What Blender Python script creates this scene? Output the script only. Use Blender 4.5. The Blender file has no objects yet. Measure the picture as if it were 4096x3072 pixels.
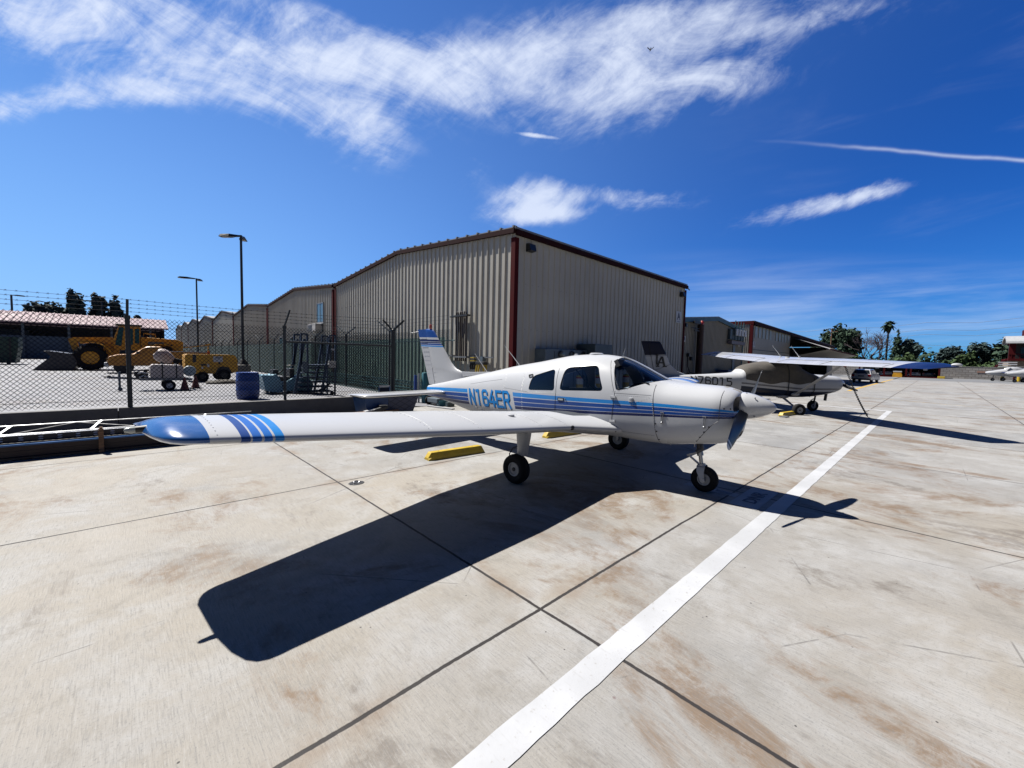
import bpy, bmesh, math, random
from mathutils import Vector, Matrix
random.seed(7)
SC = bpy.context.scene
COL = SC.collection
PI = math.pi

# ------------------------------------------------------------------ camera, sky, sun, exposure
cd = bpy.data.cameras.new('camera'); cam = bpy.data.objects.new('camera', cd); COL.objects.link(cam)
cd.sensor_fit = 'HORIZONTAL'; cd.sensor_width = 36.0; cd.lens = 36.0 * 1618.73 / 4096.0
cd.clip_start = 0.05; cd.clip_end = 4000
_pi, _ro, _ya = .0618153, .0234242, .762010          # pitch, roll, yaw
def _cam_matrix():
    up = Vector((0, -math.cos(_pi), -math.sin(_pi))); fw = Vector((0, -math.sin(_pi), math.cos(_pi))); rt = Vector((1, 0, 0))
    R = Matrix(((math.cos(_ro), -math.sin(_ro), 0), (math.sin(_ro), math.cos(_ro), 0), (0, 0, 1)))
    up, fw, rt = R @ up, R @ fw, R @ rt
    X = rt * math.cos(_ya) + fw * math.sin(_ya); Y = fw * math.cos(_ya) - rt * math.sin(_ya); Z = up
    right = Vector((X[0], Y[0], Z[0])); down = Vector((X[1], Y[1], Z[1])); fwd = Vector((X[2], Y[2], Z[2]))
    m = Matrix.Identity(4)
    for i in range(3):
        m[i][0] = right[i]; m[i][1] = -down[i]; m[i][2] = -fwd[i]
    m[0][3], m[1][3], m[2][3] = 0, 0, 1.70
    return m
cam.matrix_world = _cam_matrix()
SC.camera = cam

SUN_DIR = Vector((-.2839, .7721, 1.170)).normalized()      # towards the sun
SUN_EL = math.asin(SUN_DIR.z)
SKY_STRENGTH = 0.05
sl = bpy.data.lights.new('sun', 'SUN'); sl.energy = 5.0; sl.angle = math.radians(.5); sl.color = (1.0, .955, .88)
so = bpy.data.objects.new('sun', sl); COL.objects.link(so)
so.rotation_euler = SUN_DIR.to_track_quat('Z', 'Y').to_euler(); so.location = (0, 0, 60)
SC.view_settings.view_transform = 'Standard'; SC.view_settings.look = 'None'
SC.view_settings.exposure = 1.15; SC.view_settings.gamma = 1.0; SC.view_settings.use_curve_mapping = False

W = bpy.data.worlds.new('World'); SC.world = W; W.use_nodes = True
nt = W.node_tree; nt.nodes.clear()
def N(t, **kw):
    n = nt.nodes.new(t)
    for k, v in kw.items(): setattr(n, k, v)
    return n
def L(a, b): nt.links.new(a, b)
def _val(sock, v):
    if hasattr(v, 'is_linked') or hasattr(v, 'node'): L(v, sock)
    else: sock.default_value = v
def M(op, a, b=None, c=None, clamp=False):
    n = N('ShaderNodeMath', operation=op); n.use_clamp = clamp
    _val(n.inputs[0], a)
    if b is not None: _val(n.inputs[1], b)
    if c is not None: _val(n.inputs[2], c)
    return n.outputs[0]
def sstep(x, a, b):
    n = N('ShaderNodeMapRange', interpolation_type='SMOOTHSTEP'); _val(n.inputs[0], x)
    n.inputs[1].default_value = a; n.inputs[2].default_value = b
    return n.outputs[0]
sky = N('ShaderNodeTexSky', sky_type='NISHITA'); sky.sun_disc = False
sky.sun_elevation = SUN_EL
sky.sun_rotation = math.atan2(SUN_DIR.x, SUN_DIR.y)
sky.altitude = 240; sky.air_density = 1.0; sky.dust_density = 0.1; sky.ozone_density = 4.0
hs = N('ShaderNodeHueSaturation'); hs.inputs['Hue'].default_value = .497; hs.inputs['Saturation'].default_value = 1.22; hs.inputs['Value'].default_value = .70
L(sky.outputs[0], hs.inputs['Color'])
tint = N('ShaderNodeMixRGB', blend_type='MULTIPLY'); tint.inputs[0].default_value = 1; L(hs.outputs[0], tint.inputs[1]); tint.inputs[2].default_value = (.03, .56, 1.34, 1)
# chart of the sky: a = right / forward, b = up / forward, about the horizontal direction the apron rows run to
tc = N('ShaderNodeTexCoord')
def dot(v):
    n = N('ShaderNodeVectorMath', operation='DOT_PRODUCT'); L(tc.outputs['Generated'], n.inputs[0]); n.inputs[1].default_value = v
    return n.outputs['Value']
f3 = dot((math.cos(_ya), math.sin(_ya), 0)) if False else dot((math.sin(_ya), math.cos(_ya), 0))
f1 = dot((math.cos(_ya), -math.sin(_ya), 0)); fz = dot((0, 0, 1))
den = M('MAXIMUM', f3, .02)
ca = M('DIVIDE', f1, den); cb = M('DIVIDE', fz, den)
front = sstep(f3, .05, .2)
def chart(scale, rot, sx, sy, seed, detail=6, rough=.6, dist=.0):
    comb = N('ShaderNodeCombineXYZ'); L(ca, comb.inputs[0]); L(cb, comb.inputs[1]); comb.inputs[2].default_value = seed
    mp = N('ShaderNodeMapping'); mp.vector_type = 'POINT'
    r = N('ShaderNodeVectorRotate', rotation_type='Z_AXIS'); L(comb.outputs[0], r.inputs['Vector']); r.inputs['Angle'].default_value = rot
    L(r.outputs[0], mp.inputs[0]); mp.inputs['Scale'].default_value = (sx, sy, 1)
    n = N('ShaderNodeTexNoise'); n.inputs['Scale'].default_value = scale; n.inputs['Detail'].default_value = detail
    n.inputs['Roughness'].default_value = rough; n.inputs['Distortion'].default_value = dist
    L(mp.outputs[0], n.inputs['Vector'])
    return n.outputs['Fac']
def blob(a0, b0, ra, rb, ang, amp):
    c, s = math.cos(ang), math.sin(ang)
    da, db = M('SUBTRACT', ca, a0), M('SUBTRACT', cb, b0)
    u = M('DIVIDE', M('ADD', M('MULTIPLY', da, c), M('MULTIPLY', db, s)), ra)
    v = M('DIVIDE', M('SUBTRACT', M('MULTIPLY', db, c), M('MULTIPLY', da, s)), rb)
    q = M('ADD', M('MULTIPLY', u, u), M('MULTIPLY', v, v))
    return M('MULTIPLY', M('EXPONENT', M('MULTIPLY', q, -1.0)), amp)
def total(items):
    s = items[0]
    for i in items[1:]: s = M('ADD', s, i)
    return s
D = math.radians
main = total([
    blob(-1.15, .765, .30, .075, D(-18), 1.0),     # wisps in the upper left corner
    blob(-.88, .80, .24, .055, D(-20), .85),
    blob(-.74, .70, .28, .068, D(-22), 1.05),
    blob(-1.12, .585, .24, .034, D(9), .85),       # thin tail at the far left
    blob(-.82, .618, .20, .036, D(2), .8),
    blob(-.48, .64, .20, .085, D(-14), 1.0),
    blob(-.40, .555, .14, .055, D(-34), .95),      # lobe that hangs below the band
    blob(-.18, .685, .34, .062, D(-2), 1.05),       # long bright band
    blob(.10, .655, .25, .085, D(6), 1.0),
    blob(.33, .675, .24, .095, D(20), .95),
    blob(.53, .675, .17, .045, D(12), .42),
    blob(.20, .790, .30, .060, D(8), .72),
    blob(.58, .805, .32, .045, D(8), .66),
    blob(-.55, .80, .24, .040, D(-16), .62),
])
small = total([
    blob(.04, .385, .10, .052, D(14), 1.05), blob(.09, .350, .13, .020, D(4), .8), blob(.26, .395, .17, .026, D(-2), .72),
    blob(.72, .385, .20, .026, D(14), .72), blob(.82, .410, .09, .022, D(18), .5), blob(.045, .533, .055, .006, D(-6), 1.0),
    blob(-.10, .45, .05, .04, D(40), .25), blob(-.42, .455, .08, .016, D(-14), .25),
])
n1 = chart(3.4, D(24), 1.0, 2.6, 3.1, 9, .66, .9)
n2 = chart(3.2, D(-20), 1.0, 2.4, 9.7, 9, .66, .9)
side = sstep(ca, -.25, .35)
nm = M('ADD', M('MULTIPLY', n1, M('SUBTRACT', 1.0, side)), M('MULTIPLY', n2, side))
fine = chart(9.0, D(-40), 1.0, 2.2, 5.5, 6, .65, .3)
fib = M('ADD', M('MULTIPLY', M('SUBTRACT', nm, .5), 2.3), M('MULTIPLY', M('SUBTRACT', fine, .5), 1.5))
dm = M('MULTIPLY', sstep(M('ADD', M('MINIMUM', M('MULTIPLY', main, .85), .95), fib), .05, 1.65), sstep(main, .0, .6))
ds = M('MULTIPLY', sstep(M('ADD', small, M('MULTIPLY', fib, .9)), .20, 1.35), sstep(small, .03, .5))
# contrail
cy = M('ADD', M('MULTIPLY', M('SUBTRACT', ca, .531), -.05), .538)
cy = M('ADD', cy, M('MULTIPLY', M('SUBTRACT', chart(3.5, 0, 1, .2, 1.2, 3), .5), .03))
ct = M('DIVIDE', M('SUBTRACT', cb, cy), .0042)
ctr = M('MULTIPLY', M('EXPONENT', M('MULTIPLY', M('MULTIPLY', ct, ct), -1.0)), sstep(ca, .52, 1.0))
ctr = M('MULTIPLY', ctr, M('ADD', .10, M('MULTIPLY', chart(9, 0, 1, .5, 2.2, 4), .6)))
# streaky veil low on the right
hz = chart(2.6, D(-5), .8, 9.0, 4.4, 6, .6, .3)
band = M('MULTIPLY', sstep(cb, .02, .10), M('SUBTRACT', 1.0, sstep(cb, .17, .29)))
veil = M('MULTIPLY', M('MULTIPLY', band, sstep(ca, .2, .55)), sstep(hz, .25, .85))
veil = M('MULTIPLY', veil, .34)
thin = M('MULTIPLY', M('MULTIPLY', sstep(chart(2.0, D(-14), .8, 4.0, 8.8, 6, .6, .6), .50, .9), .10), sstep(ca, .3, .9))
dens = M('MAXIMUM', M('MAXIMUM', M('MULTIPLY', dm, .93), M('MULTIPLY', ds, .85)), M('MAXIMUM', ctr, M('MAXIMUM', veil, thin)))
dens = M('MULTIPLY', dens, front, clamp=True)
CLOUD = (7.2, 7.9, 9.4, 1)
# paler air towards the sun and towards the horizon
sd_ = dot(tuple(SUN_DIR)); el_ = M('MAXIMUM', fz, 0.0)
near_sun = M('MULTIPLY', M('POWER', sstep(sd_, -.25, 1.0), 2.0), M('EXPONENT', M('MULTIPLY', el_, -3.0)))
low = M('EXPONENT', M('MULTIPLY', el_, -7.0))
pale = M('ADD', M('MULTIPLY', near_sun, 1.6), M('MULTIPLY', low, .34), clamp=True)
base = N('ShaderNodeMixRGB'); L(pale, base.inputs[0]); L(tint.outputs[0], base.inputs[1]); base.inputs[2].default_value = (2.7, 5.3, 9.4, 1)
# sky dimmed overhead and behind the camera, added to deepen the shadows
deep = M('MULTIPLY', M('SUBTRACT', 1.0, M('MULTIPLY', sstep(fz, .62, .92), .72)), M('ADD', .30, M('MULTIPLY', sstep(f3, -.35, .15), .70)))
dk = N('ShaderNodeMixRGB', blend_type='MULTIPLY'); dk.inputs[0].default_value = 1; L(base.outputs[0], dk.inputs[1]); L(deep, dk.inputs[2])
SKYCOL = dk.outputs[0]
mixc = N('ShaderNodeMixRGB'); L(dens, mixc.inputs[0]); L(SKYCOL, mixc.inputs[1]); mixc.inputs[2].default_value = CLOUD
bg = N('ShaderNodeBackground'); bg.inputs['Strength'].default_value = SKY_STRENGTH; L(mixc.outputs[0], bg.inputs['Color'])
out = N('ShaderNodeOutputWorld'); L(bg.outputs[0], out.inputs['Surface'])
# ------------------------------------------------------------------ mesh helpers
class MB:
    """collects shapes; build() links them as one mesh object"""
    def __init__(s): s.v = []; s.f = []; s.mi = []; s.m = 0
    def add(s, vs, fs):
        o = len(s.v); s.v += [tuple(v) for v in vs]
        for f in fs: s.f.append([i + o for i in f]); s.mi.append(s.m)
        return s
    def box(s, c, d, rz=0, M4=None):
        x, y, z = d[0] / 2, d[1] / 2, d[2] / 2
        vs = [Vector((a * x, b * y, g * z)) for a in (-1, 1) for b in (-1, 1) for g in (-1, 1)]
        R = Matrix.Rotation(rz, 4, 'Z') if M4 is None else M4
        vs = [R @ v + Vector(c) for v in vs]
        return s.add(vs, [(0, 1, 3, 2), (4, 6, 7, 5), (0, 4, 5, 1), (2, 3, 7, 6), (0, 2, 6, 4), (1, 5, 7, 3)])
    def box2(s, a, b):
        return s.box([(a[i] + b[i]) / 2 for i in range(3)], [abs(b[i] - a[i]) for i in range(3)])
    def bar(s, p, q, w, h, up=(0, 0, 1)):
        p, q = Vector(p), Vector(q); d = (q - p); l = d.length; d.normalize()
        u = Vector(up); r = d.cross(u)
        if r.length < 1e-4: r = d.cross(Vector((1, 0, 0)))
        r.normalize(); u = r.cross(d)
        vs = [p + d * (l * t) + r * (a * w / 2) + u * (b * h / 2) for t in (0, 1) for a in (-1, 1) for b in (-1, 1)]
        return s.add(vs, [(0, 1, 3, 2), (4, 6, 7, 5), (0, 4, 5, 1), (2, 3, 7, 6), (0, 2, 6, 4), (1, 5, 7, 3)])
    def loft(s, rings, cap=True, close=True):
        n = len(rings[0]); vs = [v for r in rings for v in r]; fs = []
        for i in range(len(rings) - 1):
            for j in range(n if close else n - 1):
                k = (j + 1) % n
                fs.append((i * n + j, i * n + k, (i + 1) * n + k, (i + 1) * n + j))
        if cap:
            fs.append(list(range(n))[::-1]); fs.append([(len(rings) - 1) * n + j for j in range(n)])
        return s.add(vs, fs)
    def tube(s, pts, r, n=6, cap=True, r1=None):
        pts = [Vector(p) for p in pts]; rings = []
        prev = None
        for i, p in enumerate(pts):
            d = (pts[min(i + 1, len(pts) - 1)] - pts[max(i - 1, 0)])
            if d.length < 1e-9: d = Vector((0, 0, 1))
            d.normalize()
            a = prev if prev is not None else (Vector((0, 0, 1)) if abs(d.z) < .9 else Vector((1, 0, 0)))
            a = (a - d * a.dot(d)); a.normalize(); b = d.cross(a); prev = a
            t = i / max(1, len(pts) - 1)
            rr = (r if r1 is None else r + (r1 - r) * t) if not isinstance(r, (list, tuple)) else r[i]
            rings.append([p + (a * math.cos(2 * PI * k / n) + b * math.sin(2 * PI * k / n)) * rr for k in range(n)])
        return s.loft(rings, cap)
    def cyl(s, p, q, r, r1=None, n=16):
        return s.tube([p, q], r, n, True, r if r1 is None else r1)
    def lathe(s, prof, axis='Z', n=24, c=(0, 0, 0), cap=True):
        rings = []
        for r, h in prof:
            ring = []
            for k in range(n):
                a, b = r * math.cos(2 * PI * k / n), r * math.sin(2 * PI * k / n)
                p = {'Z': (a, b, h), 'X': (h, a, b), 'Y': (b, h, a)}[axis]
                ring.append(Vector(p) + Vector(c))
            rings.append(ring)
        return s.loft(rings, cap)
    def prism(s, poly, h0, h1, plane='XY'):
        """2D polygon extruded from h0 to h1 across the plane"""
        def P(a, b, h): return {'XY': (a, b, h), 'XZ': (a, h, b), 'YZ': (h, a, b)}[plane]
        n = len(poly); vs = [P(a, b, h0) for a, b in poly] + [P(a, b, h1) for a, b in poly]
        fs = [list(range(n))[::-1], list(range(n, 2 * n))] + [(i, (i + 1) % n, n + (i + 1) % n, n + i) for i in range(n)]
        return s.add(vs, fs)
    def sphere(s, c, r, n=12, m=8, sc=(1, 1, 1)):
        prof = [(max(1e-4, math.sin(PI * i / m)), -math.cos(PI * i / m)) for i in range(m + 1)]
        rings = [[Vector((c[0] + r * sc[0] * a * math.cos(2 * PI * k / n), c[1] + r * sc[1] * a * math.sin(2 * PI * k / n), c[2] + r * sc[2] * b)) for k in range(n)] for a, b in prof]
        return s.loft(rings, True)
    def quad(s, a, b, c, d): return s.add([a, b, c, d], [(0, 1, 2, 3)])
    def xform(s, M4): s.v = [tuple(M4 @ Vector(v)) for v in s.v]; return s
    def build(s, name, m, parent=None, smooth=False, angle=40, attrs=None, bevel=0):
        me = bpy.data.meshes.new(name); me.from_pydata(s.v, [], s.f)
        ms = m if isinstance(m, (list, tuple)) else [m]
        for x in ms: me.materials.append(x)
        if len(ms) > 1: me.polygons.foreach_set('material_index', s.mi)
        bm = bmesh.new(); bm.from_mesh(me); bmesh.ops.recalc_face_normals(bm, faces=bm.faces[:])
        if bevel: bmesh.ops.bevel(bm, geom=bm.edges[:], offset=bevel, segments=2, affect='EDGES', profile=.6, clamp_overlap=True)
        bm.to_mesh(me); bm.free()
        if smooth:
            me.shade_smooth(); me.set_sharp_from_angle(angle=math.radians(angle))
        else: me.shade_flat()
        if attrs:
            for an, fn in attrs.items():
                a = me.attributes.new(an, 'FLOAT', 'POINT')
                a.data.foreach_set('value', [fn(v.co) for v in me.vertices])
        me.update()
        o = bpy.data.objects.new(name, me); COL.objects.link(o)
        if parent is not None: o.parent = parent
        return o
def tag(o, label=None, cat=None, group=None, kind=None):
    if label: o['label'] = label
    if cat: o['category'] = cat
    if group: o['group'] = group
    if kind: o['kind'] = kind
    return o
def thing(name, label, cat, loc=(0, 0, 0), rz=0, group=None):
    o = bpy.data.objects.new(name, None); COL.objects.link(o); o.empty_display_size = .2
    o.location = loc; o.rotation_euler = (0, 0, rz)
    return tag(o, label, cat, group)
def solo(name, mb, m, label, cat, loc=(0, 0, 0), rz=0, group=None, smooth=False, angle=40, bevel=0):
    o = mb.build(name, m, None, smooth, angle, bevel=bevel); o.location = loc; o.rotation_euler = (0, 0, rz)
    return tag(o, label, cat, group)
def struct(name, mb, m, smooth=False):
    return tag(mb.build(name, m, None, smooth), kind='structure')
def dup(o, loc=None, rz=None, label=None, parent=None):
    c = o.copy(); COL.objects.link(c)
    if parent is not None: c.parent = parent
    if loc is not None: c.location = loc
    if rz is not None: c.rotation_euler = (0, 0, rz)
    if label: c['label'] = label
    for ch in list(o.children): dup(ch, parent=c)
    return c
def text_mb(body, size=1.0, depth=.0, bold=0.0, align='LEFT', spacing=1.0, res=3):
    """lettering as plain mesh data in the XY plane"""
    cu = bpy.data.curves.new('lettering', 'FONT'); cu.body = body; cu.size = size; cu.extrude = depth; cu.offset = bold
    cu.align_x = align; cu.space_character = spacing; cu.resolution_u = res; cu.fill_mode = 'FRONT' if depth == 0 else 'BOTH'
    o = bpy.data.objects.new('lettering', cu); COL.objects.link(o)
    dg = bpy.context.evaluated_depsgraph_get(); dg.update()
    me = bpy.data.meshes.new_from_object(o.evaluated_get(dg))
    mb = MB(); mb.add([v.co[:] for v in me.vertices], [list(p.vertices) for p in me.polygons])
    bpy.data.objects.remove(o); bpy.data.meshes.remove(me); bpy.data.curves.remove(cu)
    return mb
def fit(mb, w, h):
    """scale lettering to w x h with its lower left corner at the origin"""
    xs = [v[0] for v in mb.v]; ys = [v[1] for v in mb.v]
    sx, sy = w / (max(xs) - min(xs)), h / (max(ys) - min(ys))
    mb.v = [((v[0] - min(xs)) * sx, (v[1] - min(ys)) * sy, v[2]) for v in mb.v]
    return mb
def lerp_table(tab, x):
    """smooth (monotone cubic) interpolation of rows (x, a, b, ...)"""
    if x <= tab[0][0]: return list(tab[0][1:])
    if x >= tab[-1][0]: return list(tab[-1][1:])
    i = 0
    while tab[i + 1][0] < x: i += 1
    p0, p1 = tab[i], tab[i + 1]; h = p1[0] - p0[0]; t = (x - p0[0]) / h; r = []
    for k in range(1, len(p0)):
        d1 = (p1[k] - p0[k]) / h
        d0 = (p0[k] - tab[i - 1][k]) / (p0[0] - tab[i - 1][0]) if i > 0 else d1
        d2 = (tab[i + 2][k] - p1[k]) / (tab[i + 2][0] - p1[0]) if i + 2 < len(tab) else d1
        m0 = 0 if d0 * d1 <= 0 else 2 * d0 * d1 / (d0 + d1)
        m1 = 0 if d1 * d2 <= 0 else 2 * d1 * d2 / (d1 + d2)
        t2, t3 = t * t, t * t * t
        r.append((2 * t3 - 3 * t2 + 1) * p0[k] + (t3 - 2 * t2 + t) * h * m0 + (-2 * t3 + 3 * t2) * p1[k] + (t3 - t2) * h * m1)
    return r

GLYPH = {
 'N': [[(0, 0), (0, 1)], [(0, 1), (.6, 0)], [(.6, 0), (.6, 1)]], '1': [[(.32, 0), (.32, 1)], [(.32, .97), (.06, .97)]],
 '6': [[(.6, .80), (.6, .88), (.48, 1), (.12, 1), (0, .88), (0, .12), (.12, 0), (.48, 0), (.6, .12), (.6, .42), (.48, .54), (.05, .54)]],
 '4': [[(.46, 0), (.46, .46)], [(.40, 1), (0, .30)], [(0, .27), (.66, .27)], [(.46, .40), (.46, .62)]], 'E': [[(.6, 1), (0, 1), (0, 0), (.6, 0)], [(.02, .52), (.52, .52)]],
 'R': [[(0, 0), (0, 1), (.48, 1), (.6, .88), (.6, .58), (.48, .47), (.04, .47)], [(.34, .47), (.64, 0)]],
 '7': [[(0, 1), (.6, 1), (.22, 0)]], '0': [[(.12, 0), (0, .12), (0, .88), (.12, 1), (.48, 1), (.6, .88), (.6, .12), (.48, 0), (.12, 0)]],
 '5': [[(.58, 1), (.04, 1), (.04, .56), (.48, .56), (.6, .44), (.6, .12), (.48, 0), (0, 0)]] }
def stroke_text(body, w, h_, thick, pitch, to3d, step=.03):
    """block lettering built from strokes; to3d(x, y, layer) puts each point on its surface"""
    mb = MB(); lay = 0
    for i, chr_ in enumerate(body):
        for line in GLYPH[chr_]:
            pts = [Vector((i * pitch + a / .6 * w, b * h_)) for a, b in line]; lay += 1; n = len(pts); off = []
            closed = (pts[0] - pts[-1]).length < 1e-6
            for k in range(n):
                ds = []
                if k > 0: ds.append((pts[k] - pts[k - 1]).normalized())
                elif closed: ds.append((pts[0] - pts[-2]).normalized())
                if k < n - 1: ds.append((pts[k + 1] - pts[k]).normalized())
                elif closed: ds.append((pts[1] - pts[0]).normalized())
                ns = [Vector((-d.y, d.x)) for d in ds]; m = sum(ns, Vector((0, 0))); m.normalize(); off.append(m * (thick / 2) / max(.5, m.dot(ns[0])))
            e0 = (pts[0] - pts[1]).normalized() * thick / 2 if not closed else Vector((0, 0)); e1 = (pts[-1] - pts[-2]).normalized() * thick / 2 if not closed else Vector((0, 0))
            L_ = [p + o for p, o in zip(pts, off)]; R_ = [p - o for p, o in zip(pts, off)]
            L_[0] = L_[0] + e0; R_[0] = R_[0] + e0; L_[-1] = L_[-1] + e1; R_[-1] = R_[-1] + e1
            for k in range(n - 1):
                m = max(1, int((pts[k + 1] - pts[k]).length / step))
                for q in range(m):
                    t0, t1 = q / m, (q + 1) / m; c = [L_[k].lerp(L_[k + 1], t0), L_[k].lerp(L_[k + 1], t1), R_[k].lerp(R_[k + 1], t1), R_[k].lerp(R_[k + 1], t0)]
                    mb.quad(*[to3d(p.x, p.y, lay) for p in c])
    return mb

# ------------------------------------------------------------------ materials
class G:
    """small node-graph builder for one material"""
    def __init__(s, name):
        s.mat = bpy.data.materials.new(name); s.mat.use_nodes = True; s.nt = s.mat.node_tree; s.nt.nodes.clear()
        s.out = s.n('ShaderNodeOutputMaterial'); s.bsdf = s.n('ShaderNodeBsdfPrincipled'); s.l(s.bsdf.outputs[0], s.out.inputs[0])
        s.tc = s.n('ShaderNodeTexCoord')
    def n(s, t, **kw):
        x = s.nt.nodes.new(t)
        for k, v in kw.items(): setattr(x, k, v)
        return x
    def l(s, a, b): s.nt.links.new(a, b)
    def put(s, sock, v):
        if hasattr(v, 'node'): s.l(v, sock)
        elif isinstance(v, (tuple, list)) and len(v) == 3 and sock.type == 'RGBA': sock.default_value = (*v, 1)
        else: sock.default_value = v
    def math(s, op, a, b=None, clamp=False):
        x = s.n('ShaderNodeMath', operation=op); x.use_clamp = clamp; s.put(x.inputs[0], a)
        if b is not None: s.put(x.inputs[1], b)
        return x.outputs[0]
    def noise(s, scale, detail=4, rough=.55, stretch=(1, 1, 1), dist=0, co='Object', off=(0, 0, 0)):
        mp = s.n('ShaderNodeMapping'); s.l(s.tc.outputs[co], mp.inputs[0]); mp.inputs['Scale'].default_value = stretch; mp.inputs['Location'].default_value = off
        x = s.n('ShaderNodeTexNoise'); x.inputs['Scale'].default_value = scale; x.inputs['Detail'].default_value = detail
        x.inputs['Roughness'].default_value = rough; x.inputs['Distortion'].default_value = dist
        s.l(mp.outputs[0], x.inputs['Vector']); return x.outputs['Fac']
    def ss(s, x, a, b, lo=0, hi=1):
        m = s.n('ShaderNodeMapRange', interpolation_type='SMOOTHSTEP'); s.put(m.inputs[0], x)
        m.inputs[1].default_value = a; m.inputs[2].default_value = b; m.inputs[3].default_value = lo; m.inputs[4].default_value = hi
        return m.outputs[0]
    def mix(s, f, a, b, mode='MIX'):
        x = s.n('ShaderNodeMixRGB', blend_type=mode); s.put(x.inputs[0], f); s.put(x.inputs[1], a); s.put(x.inputs[2], b); return x.outputs[0]
    def attr(s, name):
        x = s.n('ShaderNodeAttribute'); x.attribute_name = name; return x.outputs['Fac']
    def bump(s, h, strength=.3, dist=.01):
        b = s.n('ShaderNodeBump'); b.inputs['Strength'].default_value = strength; b.inputs['Distance'].default_value = dist
        s.put(b.inputs['Height'], h); s.l(b.outputs[0], s.bsdf.inputs['Normal'])
    def done(s, col=None, rough=None, metal=None, coat=None):
        if col is not None: s.put(s.bsdf.inputs['Base Color'], col)
        if rough is not None: s.put(s.bsdf.inputs['Roughness'], rough)
        if metal is not None: s.put(s.bsdf.inputs['Metallic'], metal)
        if coat is not None: s.bsdf.inputs['Coat Weight'].default_value = coat; s.bsdf.inputs['Coat Roughness'].default_value = .08
        return s.mat
def pm(name, col, rough=.5, metal=0.0, var=.18, scale=3.0, dirt=0.0, bump=0.0, coat=None, spec=None):
    """plain material with a little uneven wear"""
    col = tuple(c * .82 for c in col); g = G(name)
    n1 = g.noise(scale, 5, .6); n2 = g.noise(scale * 7, 3, .6)
    f = g.math('ADD', g.math('MULTIPLY', n1, .7), g.math('MULTIPLY', n2, .3))
    dk = tuple(c * (1 - var) for c in col); lt = tuple(min(1, c * (1 + var)) for c in col)
    c = g.mix(g.ss(f, .3, .7), dk, lt)
    if dirt: c = g.mix(g.ss(g.noise(scale * .6, 6, .7, off=(3, 1, 7)), .55, .8, 0, dirt), c, (.05, .04, .03))
    if bump: g.bump(n2, bump, .01)
    if spec is not None: g.bsdf.inputs['Specular IOR Level'].default_value = spec
    return g.done(c, g.ss(n1, .2, .8, max(.02, rough - .08), min(1, rough + .1)), metal, coat)
M_ = {}
M_['white_paint'] = pm('white_paint', (.42, .43, .45), .25, var=.04, coat=.5)
M_['blue_paint'] = pm('blue_paint', (.012, .075, .25), .25, var=.06, coat=.5)
M_['light_blue'] = pm('light_blue', (.02, .18, .47), .3, var=.05)
M_['navy'] = pm('navy', (.004, .012, .06), .3, var=.1)
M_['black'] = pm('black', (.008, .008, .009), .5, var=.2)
M_['rubber'] = pm('rubber', (.009, .009, .01), .85, var=.3, scale=12, bump=.3, spec=.25)
M_['steel'] = pm('steel', (.35, .36, .38), .35, .85, var=.15, scale=9)
M_['dark_steel'] = pm('dark_steel', (.05, .05, .055), .4, .6, var=.25, scale=8)
M_['grey_metal'] = pm('grey_metal', (.16, .17, .19), .5, .2, var=.12)
M_['panel_grey'] = pm('panel_grey', (.09, .12, .15), .5, var=.12, dirt=.25)
M_['panel_dark'] = pm('panel_dark', (.045, .07, .085), .5, var=.12)
M_['yellow'] = pm('yellow', (.42, .29, .012), .5, var=.12, scale=7, dirt=.5, bump=.1)
M_['machine_yellow'] = pm('machine_yellow', (.50, .25, .008), .45, var=.18, scale=2, dirt=.45)
M_['orange'] = pm('orange', (.28, .055, .012), .5, var=.15)
M_['red_trim'] = pm('red_trim', (.055, .004, .006), .8, var=.15, dirt=.2, spec=.1)
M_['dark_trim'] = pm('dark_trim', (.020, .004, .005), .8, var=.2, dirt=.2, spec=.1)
M_['red'] = pm('red', (.28, .02, .015), .45, var=.15)
M_['green_trim'] = pm('green_trim', (.025, .07, .085), .5, var=.12)
M_['wood'] = None
M_['teal'] = pm('teal', (.02, .13, .17), .6, var=.2, dirt=.3)
M_['barrel_blue'] = pm('barrel_blue', (.008, .045, .24), .45, var=.1)
M_['plastic_white'] = pm('plastic_white', (.36, .35, .34), .5, var=.1, dirt=.35)
M_['sign_white'] = pm('sign_white', (.42, .43, .46), .5, var=.04)
M_['ink'] = pm('ink', (.012, .016, .045), .6, var=.05)
M_['concrete_wall'] = pm('concrete_wall', (.12, .117, .115), .85, var=.18, scale=1.2, dirt=.35, bump=.25)
M_['canvas'] = pm('canvas', (.075, .068, .06), .9, var=.25, scale=3, bump=.3)
M_['post_dark'] = pm('post_dark', (.012, .018, .024), .55, var=.2)
M_['wire'] = pm('wire', (.006, .009, .02), .7, .0, var=.2, spec=.15)
M_['pipe_white'] = pm('pipe_white', (.33, .34, .36), .5, var=.08, dirt=.2)
M_['interior'] = pm('interior', (.22, .21, .20), .8, var=.15)
M_['seat_fabric'] = pm('seat_fabric', (.02, .022, .028), .85, var=.3, scale=8)
M_['bark'] = pm('bark', (.05, .038, .028), .9, var=.3, scale=6, bump=.4)
M_['strut_white'] = pm('strut_white', (.33, .34, .36), .35, var=.08, dirt=.3)
def _wood():
    g = G('wood'); n = g.noise(4, 6, .65, (1, 14, 14)); m = g.noise(2, 4)
    c = g.mix(g.ss(n, .3, .7), (.06, .03, .014), (.19, .10, .05)); c = g.mix(g.ss(m, .45, .75, 0, .5), c, (.10, .085, .07))
    g.bump(n, .3, .01); return g.done(c, .8)
M_['wood'] = _wood()
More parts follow.
